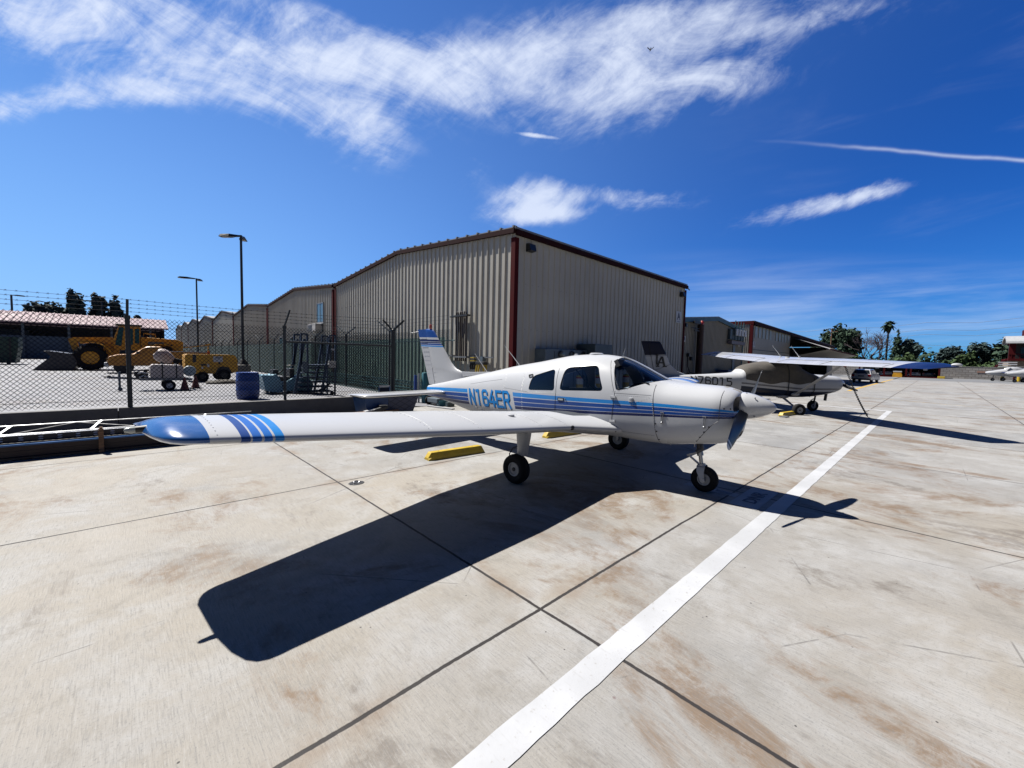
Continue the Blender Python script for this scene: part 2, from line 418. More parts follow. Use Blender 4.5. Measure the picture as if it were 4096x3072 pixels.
def glass(name, tintc, alpha, rough=.03):
    """window pane: mirror reflection over a tinted see-through body"""
    g = G(name); nt = g.nt
    tr = g.n('ShaderNodeBsdfTransparent'); tr.inputs[0].default_value = (*tintc, 1)
    gl = g.n('ShaderNodeBsdfGlossy'); gl.inputs['Roughness'].default_value = rough; gl.inputs[0].default_value = (1, 1, 1, 1)
    lw = g.n('ShaderNodeFresnel'); lw.inputs['IOR'].default_value = 1.5
    f = g.math('MULTIPLY', lw.outputs[0], 1.0)
    mx = g.n('ShaderNodeMixShader'); g.l(f, mx.inputs[0]); g.l(tr.outputs[0], mx.inputs[1]); g.l(gl.outputs[0], mx.inputs[2])
    g.l(mx.outputs[0], g.out.inputs[0]); return g.mat
M_['glass'] = glass('glass', (.74, .80, .84), .6)
M_['lens_clear'] = glass('lens_clear', (.85, .88, .92), .6)
M_['car_glass'] = pm('car_glass', (.008, .011, .014), .06, var=.1, spec=.7)

# ------------------------------------------------------------------ ground
def concrete(name, warm, grey, joints=True, streak=1.0, stain=1.0, dark=(.010, .008, .008)):
    g = G(name)
    xyz = g.n('ShaderNodeSeparateXYZ'); g.l(g.tc.outputs['Object'], xyz.inputs[0]); x, y = xyz.outputs[0], xyz.outputs[1]
    big = g.noise(.23, 5, .6); mid = g.noise(1.1, 8, .68, dist=.4); small = g.noise(7, 8, .72); grain = g.noise(85, 4, .7); mott = g.noise(2.6, 10, .78, dist=.3, off=(5, 8, 0))
    broom = g.noise(1.0, 5, .75, (120, 7.0, 1), .1)                   # broom marks run across the rows
    broom2 = g.noise(1.0, 5, .7, (34, 1.6, 1), .3, off=(4, 9, 0))
    c = g.mix(g.ss(g.math('ADD', g.math('MULTIPLY', big, .6), g.math('MULTIPLY', x, -.012)), .16, .34), grey, warm)
    # each slab was poured on its own: slightly different tone
    fx = g.math('FLOOR', g.math('DIVIDE', g.math('SUBTRACT', x, 2.01), 3.87)); fy = g.math('FLOOR', g.math('DIVIDE', g.math('SUBTRACT', y, 1.77), 3.68))
    cmb = g.n('ShaderNodeCombineXYZ'); g.l(fx, cmb.inputs[0]); g.l(fy, cmb.inputs[1])
    wn = g.n('ShaderNodeTexWhiteNoise'); wn.noise_dimensions = '2D'; g.l(cmb.outputs[0], wn.inputs['Vector'])
    c = g.mix(.30, c, g.mix(wn.outputs['Value'], tuple(v * .74 for v in grey), tuple(min(1, v * 1.25) for v in warm)))
    c = g.mix(g.ss(mid, .44, .64, 0, .62), c, tuple(v * 1.42 for v in grey))
    c = g.mix(g.ss(mott, .50, .30, 0, .55), c, tuple(v * .60 for v in warm))
    # rusty brown wash in patches and smears
    rust = g.math('MULTIPLY', g.ss(g.noise(.62, 8, .72, (1.0, .7, 1), .7, off=(7, 2, 0)), .515, .63), g.ss(mott, .36, .56))
    c = g.mix(g.math('MULTIPLY', rust, .80 * stain), c, (.105, .060, .026))
    smear = g.math('MULTIPLY', g.ss(g.noise(.55, 7, .74, (1.8, .8, 1), .8, off=(1, 5, 0)), .56, .66), g.ss(small, .36, .56))
    c = g.mix(g.math('MULTIPLY', smear, .58 * stain), c, (.062, .046, .034))
    # greyish damp patches
    c = g.mix(g.math('MULTIPLY', g.ss(g.noise(.40, 7, .68, off=(11, 3, 0)), .53, .66), .46), c, tuple(v * .66 for v in grey))
    # broom texture and grit
    c = g.mix(g.math('MULTIPLY', g.ss(broom, .50, .66), .46 * streak), c, tuple(v * .52 for v in grey))
    c = g.mix(g.math('MULTIPLY', g.ss(broom2, .56, .72), g.ss(small, .40, .60, 0, .45 * streak)), c, tuple(v * .55 for v in warm))
    c = g.mix(g.math('MULTIPLY', g.ss(broom, .48, .30), .34 * streak), c, tuple(min(1, v * 1.5) for v in grey))
    c = g.mix(g.math('MULTIPLY', g.ss(grain, .54, .68), .55), c, tuple(v * .5 for v in grey))
    c = g.mix(g.math('MULTIPLY', g.ss(small, .58, .74), .45), c, tuple(v * .55 for v in warm))
    # black specks, pits and red drips
    for sc_, r0, thr, colr in ((2.6, .016, .35, (.018, .017, .020)), (7.5, .030, .62, (.035, .032, .030)), (1.1, .012, .55, (.06, .012, .016))):
        vo = g.n('ShaderNodeTexVoronoi'); vo.inputs['Scale'].default_value = sc_; g.l(g.tc.outputs['Object'], vo.inputs['Vector']); vo.inputs['Randomness'].default_value = 1
        spk = g.ss(vo.outputs['Distance'], r0, r0 * 1.9, 1, 0)
        sel = g.n('ShaderNodeSeparateColor'); g.l(vo.outputs['Color'], sel.inputs[0])
        c = g.mix(g.math('MULTIPLY', spk, g.ss(sel.outputs[0], thr, thr + .05)), c, colr)
    # hairline cracks
    vc = g.n('ShaderNodeTexVoronoi'); vc.feature = 'DISTANCE_TO_EDGE'; vc.inputs['Scale'].default_value = .42
    mpv = g.n('ShaderNodeMapping'); g.l(g.tc.outputs['Object'], mpv.inputs[0])
    wob = g.n('ShaderNodeTexNoise'); wob.inputs['Scale'].default_value = 2.2; wob.inputs['Detail'].default_value = 8; wob.inputs['Roughness'].default_value = .65
    wv = g.n('ShaderNodeVectorMath', operation='MULTIPLY_ADD'); g.l(wob.outputs['Color'], wv.inputs[0]); wv.inputs[1].default_value = (1.6, 1.6, 0); g.l(mpv.outputs[0], wv.inputs[2])
    g.l(wv.outputs[0], vc.inputs['Vector'])
    crack = g.math('MULTIPLY', g.ss(vc.outputs['Distance'], .0010, .0030, 1, 0), g.ss(mid, .50, .58))
    c = g.mix(g.math('MULTIPLY', crack, .5), c, (.03, .026, .024))
    hgt = g.math('ADD', g.math('MULTIPLY', broom, .7), g.math('MULTIPLY', grain, .5))
    if joints:
        wobble = g.math('MULTIPLY', g.math('SUBTRACT', g.noise(1.8, 5, .6), .5), .022)
        nib = g.math('MULTIPLY', g.math('SUBTRACT', g.noise(22, 3, .6), .5), .010)
        wx = g.math('ADD', x, wobble); wy = g.math('ADD', y, wobble)
        dx = g.math('MULTIPLY', g.math('ABSOLUTE', g.math('SUBTRACT', g.math('FRACT', g.math('ADD', g.math('DIVIDE', g.math('SUBTRACT', wx, 2.01), 3.87), .5)), .5)), 3.87)
        dys = []
        for y0 in (8.86, 5.44, 1.77, -2.0, -5.7, -9.4):
            dys.append(g.math('ABSOLUTE', g.math('SUBTRACT', wy, y0)))
        dy = dys[0]
        for q in dys[1:]: dy = g.math('MINIMUM', dy, q)
        d = g.math('ADD', g.math('MINIMUM', dx, dy), nib)
        edge = g.ss(d, .012, .16, 1, 0)
        c = g.mix(g.math('MULTIPLY', edge, g.ss(g.noise(1.3, 5, .65, off=(2, 2, 0)), .45, .7, 0, .6)), c, (.13, .085, .05))
        ln = g.ss(d, .009, .015, 1, 0)
        c = g.mix(ln, c, dark)
        hgt = g.math('SUBTRACT', hgt, g.math('MULTIPLY', ln, 2.5))
    g.bump(hgt, .35, .006)
    return g.done(c, g.ss(mid, .3, .7, .72, .92))
M_['apron'] = concrete('apron_concrete', (.205, .186, .156), (.190, .192, .194))
M_['yard'] = concrete('yard_concrete', (.15, .152, .165), (.135, .138, .155), joints=False, stain=.35)
M_['asphalt'] = pm('asphalt', (.135, .14, .15), .9, var=.15, scale=.8, bump=.2)
mb = MB()
xs = [-1500, -60, -20, -8, 0, 8, 20, 45, 83, 84, 140, 300, 1800]; ys = [-1500, -300, -60, -20, -8, 0, 5, 12, 30, 80, 300, 1800]
vs = [(x, y, 0) for x in xs for y in ys]; ny = len(ys)
mb.add(vs, [(i * ny + j, (i + 1) * ny + j, (i + 1) * ny + j + 1, i * ny + j + 1) for i in range(len(xs) - 1) for j in range(ny - 1)])
struct('ground', mb, M_['apron'])
mb = MB(); mb.quad((83, -300, .004), (112, -300, .004), (112, 60, .004), (83, 60, .004)); struct('road', mb, M_['asphalt'])
# yard behind the low wall stands a step higher and falls to the hangars
def yard_z(x):
    t = min(1, max(0, (x - 4.2) / 3.4)); return .385 + (.006 - .385) * (t * t * (3 - 2 * t))
mb = MB(); gx = [-140, -60, -30, -12, -6, 0, 3, 4.2] + [4.2 + .34 * i for i in range(1, 11)] + [8.4, 9.12]; gy = [12.08, 14, 20, 40, 80, 140, 240]
mb.add([(x, y, yard_z(x)) for x in gx for y in gy], [(i * 7 + j, (i + 1) * 7 + j, (i + 1) * 7 + j + 1, i * 7 + j + 1) for i in range(len(gx) - 1) for j in range(6)])
struct('yard_ground', mb, M_['yard'], smooth=True)
# painted lines, laid 4 mm proud
def _line_paint(name, col, wear):
    g = G(name); n = g.noise(30, 5, .7); m = g.noise(2.2, 4)
    c = g.mix(g.ss(m, .3, .7), tuple(v * .84 for v in col), col); k = g.noise(5, 8, .75, (9, 1, 1), .2); c = g.mix(g.ss(k, .56, .72, 0, .5), c, (.19, .18, .17))
    c = g.mix(g.math('MULTIPLY', g.ss(n, .60, .70), wear), c, (.2, .19, .175)); g.bump(n, .25, .004)
    return g.done(c, .75)
M_['line_white'] = _line_paint('line_white', (.345, .355, .375), .75)
M_['line_worn'] = _line_paint('line_worn', (.25, .27, .30), 1.0)
M_['line_yellow'] = _line_paint('line_yellow', (.40, .25, .03), .9)
def strip(name, a, b, w, m, z=.004, seg=60, jit=.004):
    a, b = Vector((*a, 0)), Vector((*b, 0)); d = (b - a); n = Vector((-d.y, d.x, 0)).normalized(); mb = MB(); rnd = random.Random(5)
    for i in range(seg + 1):
        p = a + d * (i / seg)
        mb.v += [tuple(p + n * (w / 2 + rnd.uniform(-jit, jit)) + Vector((0, 0, z))), tuple(p - n * (w / 2 + rnd.uniform(-jit, jit)) + Vector((0, 0, z)))]
    for i in range(seg): mb.f.append([2 * i, 2 * i + 2, 2 * i + 3, 2 * i + 1]); mb.mi.append(0)
    return struct(name, mb, m)
strip('road_marking', (-6, 1.215), (21.78, 1.195), .158, M_['line_white'], seg=240)
strip('road_marking', (21.63, 1.275), (21.63, 9.3), .30, M_['line_white'])
strip('road_marking', (21.6, -.6), (21.9, -3.2), .10, M_['line_worn'])
strip('road_marking', (37.0, 4.25), (100, 4.55), .22, M_['line_yellow'])
strip('road_marking', (30.65, 3.4), (27.2, -2.8), .05, M_['line_yellow'], jit=.002)
strip('road_marking', (92, -8), (86, -60), .3, M_['line_white'], z=.009)
strip('road_marking', (5.68, 2.35), (5.68, 1.68), .16, M_['line_worn'], jit=.008)
mb = MB(); mb.quad((5.29, 1.355, .004), (6.26, 1.355, .004), (6.26, 1.665, .004), (5.29, 1.665, .004))
struct('stencil_marking', mb, M_['line_worn'])
st_ = fit(text_mb('DNR', bold=.02), .56, .15)
st_.v = [(5.50 + v[0], 1.43 + v[1], .0085) for v in st_.v]
struct('stencil_lettering', st_, M_['ink'])
mb = MB()
mb.add([(5.66, 1.95, .0085), (5.74, 1.95, .0085), (5.72, 1.74, .0085), (5.63, 1.78, .0085)], [(0, 1, 2, 3)]); struct('stencil_marking', mb, M_['ink'])
# tie-down recess with a ring
tr = thing('tie_down_ring', 'small steel tie-down ring sunk in a dark round hole in the concrete', 'tie-down', (2.18, 5.24, .0045))
mb = MB(); mb.add([(.10 * math.cos(PI * k / 10) * (1 + .1 * math.sin(3 * k)), .085 * math.sin(PI * k / 10), 0) for k in range(20)], [list(range(20))]); mb.build('recess', M_['black'], tr)
mb = MB(); mb.tube([(.035 * math.cos(2 * PI * k / 12), .02 * math.sin(2 * PI * k / 12), .012 + .012 * math.sin(2 * PI * k / 12)) for k in range(13)], .006, 6); mb.build('ring', M_['steel'], tr, True)
# ------------------------------------------------------------------ the low-wing aeroplane
PA = math.radians(5.2)
PR = thing('light_aircraft', 'white low-wing propeller aeroplane with blue stripes and the registration N164ER, parked over its own shadow', 'aeroplane')
_d = Vector((math.sin(PA), -math.cos(PA), 0)); _m = Vector((5.36, 4.04, 0)) + _d * 2.786
PR.location = _m; PR.rotation_euler = (0, 0, math.atan2(math.cos(PA), -math.sin(PA)))      # local x aft, y starboard, z up
#  st    zb    zt    w     zm    nb   nt
FUS = [(.385, .86, 1.30, .27, 1.12, 2.5, 2.3), (.40, .80, 1.335, .33, 1.12, 2.7, 2.4), (.43, .75, 1.362, .375, 1.12, 2.9, 2.5), (.50, .715, 1.388, .42, 1.11, 3.1, 2.6), (.60, .690, 1.410, .455, 1.10, 3.3, 2.6),
       (.90, .645, 1.424, .49, 1.08, 3.6, 2.6), (1.22, .597, 1.444, .515, 1.06, 3.8, 2.65), (1.32, .592, 1.466, .522, 1.05, 3.3, 2.7), (1.45, .59, 1.525, .532, 1.04, 3.4, 2.6),
       (1.65, .595, 1.625, .548, 1.04, 3.6, 2.5), (1.85, .60, 1.715, .56, 1.04, 3.6, 2.45), (2.02, .598, 1.768, .566, 1.04, 3.6, 2.4), (2.3, .585, 1.80, .57, 1.04, 3.6, 2.4), (2.5, .578, 1.802, .57, 1.04, 3.6, 2.4),
       (2.83, .57, 1.782, .562, 1.035, 3.6, 2.4), (3.07, .564, 1.745, .548, 1.03, 3.5, 2.4), (3.45, .556, 1.676, .515, 1.02, 3.3, 2.35), (4.05, .548, 1.580, .435, 1.0, 3.0, 2.3), (4.8, .568, 1.430, .330, .98, 2.8, 2.2),
       (5.46, .652, 1.305, .238, .97, 2.6, 2.1), (6.05, .752, 1.19, .16, .97, 2.4, 2.1), (6.5, .80, 1.105, .105, .97, 2.3, 2.1), (6.74, .815, 1.06, .07, .95, 2.2, 2.0)]
def fus_section(st, inset=0.0, n=56):
    zb, zt, w, zm, nb, nt = lerp_table(FUS, st)
    zb += inset; zt -= inset; w -= inset; ring = []
    for k in range(n):
        a = 2 * PI * k / n; ca_, sa_ = math.cos(a), math.sin(a)
        e = 2.0 / (nt if sa_ >= 0 else nb)
        yy = w * math.copysign(abs(ca_) ** e, ca_)
        zz = zm + (zt - zm if sa_ >= 0 else zm - zb) * math.copysign(abs(sa_) ** e, sa_)
        ring.append(Vector((st, yy, zz)))
    return ring
def fus_y(st, z, out=0.0):
    zb, zt, w, zm, nb, nt = lerp_table(FUS, st)
    q = (z - zm) / (zt - zm) if z >= zm else (zm - z) / (zm - zb)
    e = nt if z >= zm else nb
    q = min(.999, max(0, q)); return w * (1 - q ** e) ** (1 / e) + out
def fus_top(st): return lerp_table(FUS, st)[1]
sts = [.385, .392, .40, .412, .43, .46, .5] + [.55 + .05 * i for i in range(0, 70)] + [4.05 + .1 * i for i in range(1, 27)] + [6.70, 6.74]
ob = MB(); ob.loft([fus_section(s) for s in sts]); body = ob.build('fuselage', [M_['white_paint'], M_['interior']])
def rounded(poly, r, n=5):
    """2D polygon with rounded corners"""
    out = []; m = len(poly)
    for i in range(m):
        p, a, b = Vector(poly[i]), Vector(poly[i - 1]), Vector(poly[(i + 1) % m])
        u, v = (a - p), (b - p); rr = min(r if not isinstance(r, (list, tuple)) else r[i], u.length * .45, v.length * .45)
        p0, p1 = p + u.normalized() * rr, p + v.normalized() * rr
        for k in range(n + 1):
            t = k / n; out.append(tuple((p0 * (1 - t) ** 2 + p * 2 * t * (1 - t) + p1 * t * t)))
    return out
WIN_REAR = rounded([(3.435, 1.195), (3.395, 1.425), (2.935, 1.565), (2.875, 1.225)], [.05, .09, .08, .06])
WIN_DOOR = rounded([(2.785, 1.235), (2.745, 1.585), (2.20, 1.640), (2.03, 1.275)], [.07, .09, .08, .08])
WSHIELD = rounded([(1.845, 1.295), (1.985, 1.70), (2.03, 1.95), (1.05, 1.95), (1.25, 1.47), (1.36, 1.445), (1.55, 1.388), (1.70, 1.325)], [.04, .10, .05, .01, .02, .06, .1, .06])
cut = []
c0 = MB(); c0.loft([fus_section(s, .03, 40) for s in [1.30 + .09 * i for i in range(31)]]); cut.append(c0)
for poly in (WIN_REAR, WIN_DOOR, WSHIELD):
    c1 = MB(); c1.prism(poly, -1.0, 1.0, 'XZ'); cut.append(c1)
for s in (1, -1):                                                     # cooling air inlets in the nose bowl
    c1 = MB(); pl_ = rounded([(s * .135, 1.15), (s * .36, 1.13), (s * .345, 1.235), (s * .27, 1.30), (s * .15, 1.315)], .04, 4); c1.prism(pl_, .2, .60, 'YZ'); cut.append(c1)
c1 = MB(); c1.prism(rounded([(-.12, .79), (.12, .79), (.11, .86), (-.11, .86)], .03), .2, .62, 'YZ'); cut.append(c1)
tmp = []
for c1 in cut:
    o = c1.build('cutter', M_['interior']); tmp.append(o)
    md = body.modifiers.new('cut', 'BOOLEAN'); md.operation = 'DIFFERENCE'; md.solver = 'EXACT'; md.object = o
bpy.context.view_layer.update()
dg = bpy.context.evaluated_depsgraph_get(); dg.update()
bme = bpy.data.meshes.new_from_object(body.evaluated_get(dg)); bpy.data.objects.remove(body)
for o in tmp: bpy.data.objects.remove(o)
bme.name = 'fuselage'; bme.materials.clear()
def stripe_lines(st):
    top = lerp_table([(.33, 1.135), (.55, 1.155), (1.33, 1.168), (2.2, 1.155), (3.0, 1.142), (3.8, 1.128), (5.1, 1.093), (5.9, 1.062), (6.75, 1.02)], st)[0]
    bot = lerp_table([(.33, 1.06), (.55, 1.04), (1.30, .992), (2.2, .935), (3.0, .888), (3.7, .848), (5.0, .792), (6.1, .772), (6.75, .77)], st)[0]
    return top, bot
def _sv(co):
    t, b = stripe_lines(co.x); return (t - co.z) / (t - b)
def _su(co): return co.x + .085 * max(-1, min(2, _sv(co)))
for an, fn in (('stripe_v', _sv), ('stripe_u', _su)):
    a = bme.attributes.new(an, 'FLOAT', 'POINT'); a.data.foreach_set('value', [fn(v.co) for v in bme.vertices])
def _ramp(g, fac, stops):
    r = g.n('ShaderNodeValToRGB'); r.color_ramp.interpolation = 'CONSTANT'; g.put(r.inputs[0], fac)
    e = r.color_ramp.elements
    while len(e) < len(stops): e.new(.5)
    for k, (p, c) in enumerate(stops): e[k].position = p; e[k].color = (*c, 1)
    return r.outputs[0]
WH, LB, MBL, NV = (.345, .355, .375), (.010, .150, .42), (.003, .040, .20), (.0015, .007, .06)
def _livery():
    g = G('livery'); v = g.attr('stripe_v'); u = g.attr('stripe_u')
    f = g.math('ADD', g.math('MULTIPLY', v, .5), .25, True)
    col = _ramp(g, f, [(0, WH), (.25, LB), (.25 + .5 * .25, WH), (.25 + .5 * .29, MBL), (.25 + .5 * .53, WH), (.25 + .5 * .565, MBL), (.25 + .5 * .785, WH), (.25 + .5 * .815, NV), (.75, WH)])
    gap = g.math('MULTIPLY', g.math('GREATER_THAN', u, 3.81), g.math('LESS_THAN', u, 5.17))
    col = g.mix(gap, col, WH)
    n = g.noise(1.2, 5, .6); col = g.mix(g.ss(n, .35, .7, 0, .14), col, (.20, .21, .23))
    # grime along the belly
    g.bump(g.noise(1.6, 3, .5), .06, .05)
    g.bsdf.inputs['Specular IOR Level'].default_value = .22
    return g.done(col, g.ss(n, .3, .7, .26, .38), 0)
bme.materials.append(_livery()); bme.materials.append(M_['interior'])
def _inside(c):
    if not (1.27 < c.x < 4.05):
        return c.x < .62 and abs(c.y) < .40 and c.x > .41 and abs(c.y) < fus_y(c.x, c.z) - .03
    zb, zt = lerp_table(FUS, c.x)[0:2]
    return zb + .02 < c.z < zt - .022 and abs(c.y) < fus_y(c.x, c.z) - .018
bme.polygons.foreach_set('material_index', [1 if _inside(p.center) else 0 for p in bme.polygons])
bme.shade_smooth(); bme.set_sharp_from_angle(angle=math.radians(38)); bme.update()
fus = bpy.data.objects.new('fuselage', bme); COL.objects.link(fus); fus.parent = PR
# window panes lie 12 mm inside the skin
def pane(poly, side, inset=.010):
    import mathutils.geometry as mg
    xs_ = [p[0] for p in poly]; zs_ = [p[1] for p in poly]
    cx_, cz_ = sum(xs_) / len(xs_), sum(zs_) / len(zs_); mb = MB(); rings = []
    for t in (1.0, .66, .33):
        rings.append([(cx_ + (p[0] - cx_) * t, cz_ + (p[1] - cz_) * t) for p in poly])
    mb.v = [(a, side * fus_y(a, b, -inset), b) for r in rings for a, b in r] + [(cx_, side * fus_y(cx_, cz_, -inset), cz_)]
    n = len(poly)
    for i in range(2):
        for j in range(n): mb.f.append([i * n + j, i * n + (j + 1) % n, (i + 1) * n + (j + 1) % n, (i + 1) * n + j])
    for j in range(n): mb.f.append([2 * n + j, 2 * n + (j + 1) % n, 3 * n])
    mb.mi = [0] * len(mb.f)
    return mb
for side in (1, -1):
    for poly in (WIN_REAR, WIN_DOOR):
        pane(poly, side).build('window', M_['glass'], fus, True)
# windshield: the same skin, inset, kept only where it was cut out
mb = MB(); ws_n = 44; ss_ = [1.24 + .02 * i for i in range(40)]
def _ws_ok(st, z):
    p = WSHIELD; ins = False; j = len(p) - 1
    for i in range(len(p)):
        if (p[i][1] > z) != (p[j][1] > z) and st < (p[j][0] - p[i][0]) * (z - p[i][1]) / (p[j][1] - p[i][1]) + p[i][0]: ins = not ins
        j = i
    return ins
rings = [fus_section(s, .010, 112) for s in ss_]; idx = {}
for i in range(len(ss_) - 1):
    for j in range(112):
        q = [(i, j), (i, (j + 1) % 112), (i + 1, (j + 1) % 112), (i + 1, j)]
        if all(rings[a][b].z > 1.2 for a, b in q) and any(_ws_ok(rings[a][b].x, rings[a][b].z) for a, b in q):
            f = []
            for k in q:
                if k not in idx: idx[k] = len(mb.v); mb.v.append(tuple(rings[k[0]][k[1]]))
                f.append(idx[k])
            mb.f.append(f); mb.mi.append(0)
mb.build('windshield', M_['glass'], fus, True)
mb = MB(); pts = [(s, 0, fus_top(s) + .004) for s in [1.29 + .03 * i for i in range(25)]]
for a, b in zip(pts[:-1], pts[1:]): mb.bar(a, b, .045, .012)
mb.build('windshield_centre_strip', M_['white_paint'], fus, True)
# seams, hinges, latches
def seam(pts, r=.0028, name='panel_seam', sides=(1, -1), m='dark_steel', n=9):
    for s in sides:
        mb = MB(); pp = []
        for (a, b), (c, d_) in zip(pts[:-1], pts[1:]):
            for k in range(n):
                t = k / n; st, z = a + (c - a) * t, b + (d_ - b) * t; pp.append((st, s * fus_y(st, z, -.0005), z))
        st, z = pts[-1]; pp.append((st, s * fus_y(st, z, -.0005), z)); mb.tube(pp, r, 5); mb.build(name, M_[m], fus, True)
seam([(1.345, 1.40), (1.33, 1.22), (1.305, 1.0), (1.29, .85), (1.255, .64)], .0035)                                      # cowling joint
seam([(.545, 1.37), (.545, 1.15), (.545, 1.02), (.62, .95), (.80, .72)], .003)
seam([(2.87, 1.60), (2.845, 1.20), (2.85, .86), (2.82, .83), (2.6, .795), (2.3, .77), (2.0, .755), (1.91, .79), (1.885, .90), (1.86, 1.25), (2.0, 1.60), (2.06, 1.71)], .0032, 'door_seam', (1,))
seam([(5.1, 1.19), (4.6, 1.27), (4.15, 1.33)], .0025); seam([(4.06, 1.19), (3.46, 1.165)], .0022)
seam([(1.86, 1.262), (1.36, 1.262)], .002); seam([(1.90, .735), (1.30, .735)], .002); seam([(4.9, .76), (4.1, .62)], .003)
def on_skin(st, z, d, side=1, lift=0):
    return (st, side * fus_y(st, z, lift), z)
for st, z in ((1.875, 1.205), (1.87, .868)):
    mb = MB(); y = fus_y(st, z); mb.box((st, y + .006, z), (.075, .03, .03)); mb.cyl((st - .045, y + .012, z - .006), (st + .03, y + .012, z - .006), .011, n=8)
    mb.build('door_hinge', M_['strut_white'], fus, bevel=.003)
mb = MB(); y = fus_y(2.74, 1.10); mb.box((2.74, y, 1.10), (.115, .012, .05)); mb.m = 1; mb.box((2.74, y + .006, 1.10), (.085, .006, .026)); mb.build('door_handle', [M_['dark_steel'], M_['white_paint']], fus)
mb = MB(); y = fus_y(2.66, 1.115); mb.cyl((2.66, y - .005, 1.115), (2.66, y + .014, 1.112), .008, n=8); mb.build('door_lock', M_['steel'], fus)
mb = MB(); q = [(3.46, 1.405), (3.38, 1.42), (3.40, 1.455), (3.48, 1.44)]
for a, b in zip(q, q[1:] + q[:1]): mb.bar((a[0], fus_y(*a) + .008, a[1]), (b[0], fus_y(*b) + .008, b[1]), .012, .012)
mb.build('baggage_latch', M_['dark_steel'], fus)
for side in (1, -1):
    for st in (1.20, .70):
        y = side * fus_y(st, 1.0); mb = MB()
        mb.box((st, y, 1.055), (.045, .02, .012)); mb.bar((st - .014, y, 1.05), (st - .006, side * fus_y(st, .93) + side * .01, .93), .006, .006); mb.bar((st + .014, y, 1.05), (st + .006, side * fus_y(st, .93) + side * .01, .93), .006, .006)
        mb.sphere((st, side * fus_y(st, .92) + side * .006, .922), .016, 8, 6); mb.build('cowl_latch', M_['steel'], fus, True)
    for st, z in ((1.28, .90), (1.265, .80), (1.25, .69), (.645, .93), (.70, .86), (.75, .79), (.80, .73), (.50, 1.165), (.44, 1.165)):
        mb = MB(); y = side * fus_y(st, z, .0005); mb.cyl((st, y - side * .004, z), (st, y + side * .002, z), .011, n=10); mb.build('cowl_screw', M_['dark_steel'], fus)
mb = MB(); y = fus_y(1.62, 1.19); mb.box((1.62, y, 1.185), (.055, .03, .06)); mb.cyl((1.62, y + .01, 1.2), (1.62, y + .022, 1.2), .014, n=10); mb.build('static_vent', M_['white_paint'], fus, bevel=.008)
# rivet rows
mb = MB()
def rivets(a, b, n, side=1):
    for i in range(n):
        t = i / (n - 1); st, z = a[0] + (b[0] - a[0]) * t, a[1] + (b[1] - a[1]) * t
        y = side * fus_y(st, z); mb.sphere((st, y, z), .0055, 5, 3, (1, .6, 1))
for a, b, n in (((1.90, 1.282), (1.36, 1.40), 14), ((1.84, 1.24), (1.37, 1.24), 18), ((1.345, 1.22), (1.30, .95), 12), ((1.29, .86), (1.27, .66), 10), ((1.87, .72), (1.32, .72), 22), ((2.85, .80), (2.0, .735), 36), ((1.80, 1.30), (2.0, 1.66), 16), ((2.85, 1.19), (3.44, 1.155), 18), ((1.62, 1.13), (1.38, 1.23), 8), ((3.6, 1.5), (3.55, .75), 26), ((4.06, 1.4), (4.06, .65), 22)):
    rivets(a, b, n)
mb.build('rivet', M_['white_paint'], fus, True)['kind'] = 'stuff'
# cabin
for st, y, nm in ((2.28, .27, 0), (2.28, -.27, 0), (3.05, .27, 1), (3.05, -.27, 1)):
    mb = MB(); mb.box((st, y, .88), (.44, .44, .14)); mb.box((st + .24, y, 1.05), (.12, .44, .36), M4=Matrix.Rotation(.2, 4, 'Y')); mb.build('seat', M_['seat_fabric'], fus, bevel=.03)
mb = MB(); mb.prism(rounded([(1.42, 1.0), (1.74, 1.0), (1.76, 1.30), (1.66, 1.395), (1.50, 1.425), (1.42, 1.42)], .05), -.42, .42, 'XZ'); mb.build('instrument_panel', pm('panel_black', (.012, .014, .018), .22, var=.3, scale=6), fus, True)
mb = MB(); mb.box((1.58, .10, 1.46), (.07, .09, .07)); mb.cyl((1.58, .10, 1.42), (1.58, .10, 1.50), .01, n=6); mb.build('compass', M_['black'], fus, bevel=.01)
for y in (.25, -.25):
    mb = MB(); mb.tube([(1.86, y + .13 * math.cos(a), 1.14 + .10 * math.sin(a)) for a in [-.4 + i * .37 for i in range(11)]], .012, 6); mb.cyl((1.76, y, 1.12), (1.86, y, 1.12), .012, n=6); mb.build('control_yoke', M_['black'], fus, True)
mb = MB(); mb.box((1.93, .2, 1.675), (.06, .34, .10), M4=Matrix.Rotation(.5, 4, 'Y')); mb.build('sun_visor', M_['seat_fabric'], fus)
mb = MB(); mb.tube([(2.60, .44, 1.60), (2.45, .40, 1.42), (2.2, .36, 1.22)], .008, 5); mb.sphere((2.46, .40, 1.46), .03, 8, 6); mb.build('shoulder_belt', M_['black'], fus)
# registration on the starboard side: light blue with a navy drop shadow
def reg(dx, dz, lift, m):
    def put(x_, y_, lay):
        st = 5.085 - x_ - (.262 - y_) * .26 + dx; z = .812 + y_ + (5.08 - st) * .034 + dz
        return (st, fus_y(st, z, lift + lay * .0001), z)
    return stroke_text('N164ER', .140, .270, .046, .205, put).build('registration_lettering', m, fus)
reg(-.014, -.014, .0015, M_['navy']); reg(0, 0, .0042, pm('letter_blue', (.010, .165, .46), .4, var=.03, spec=.2))

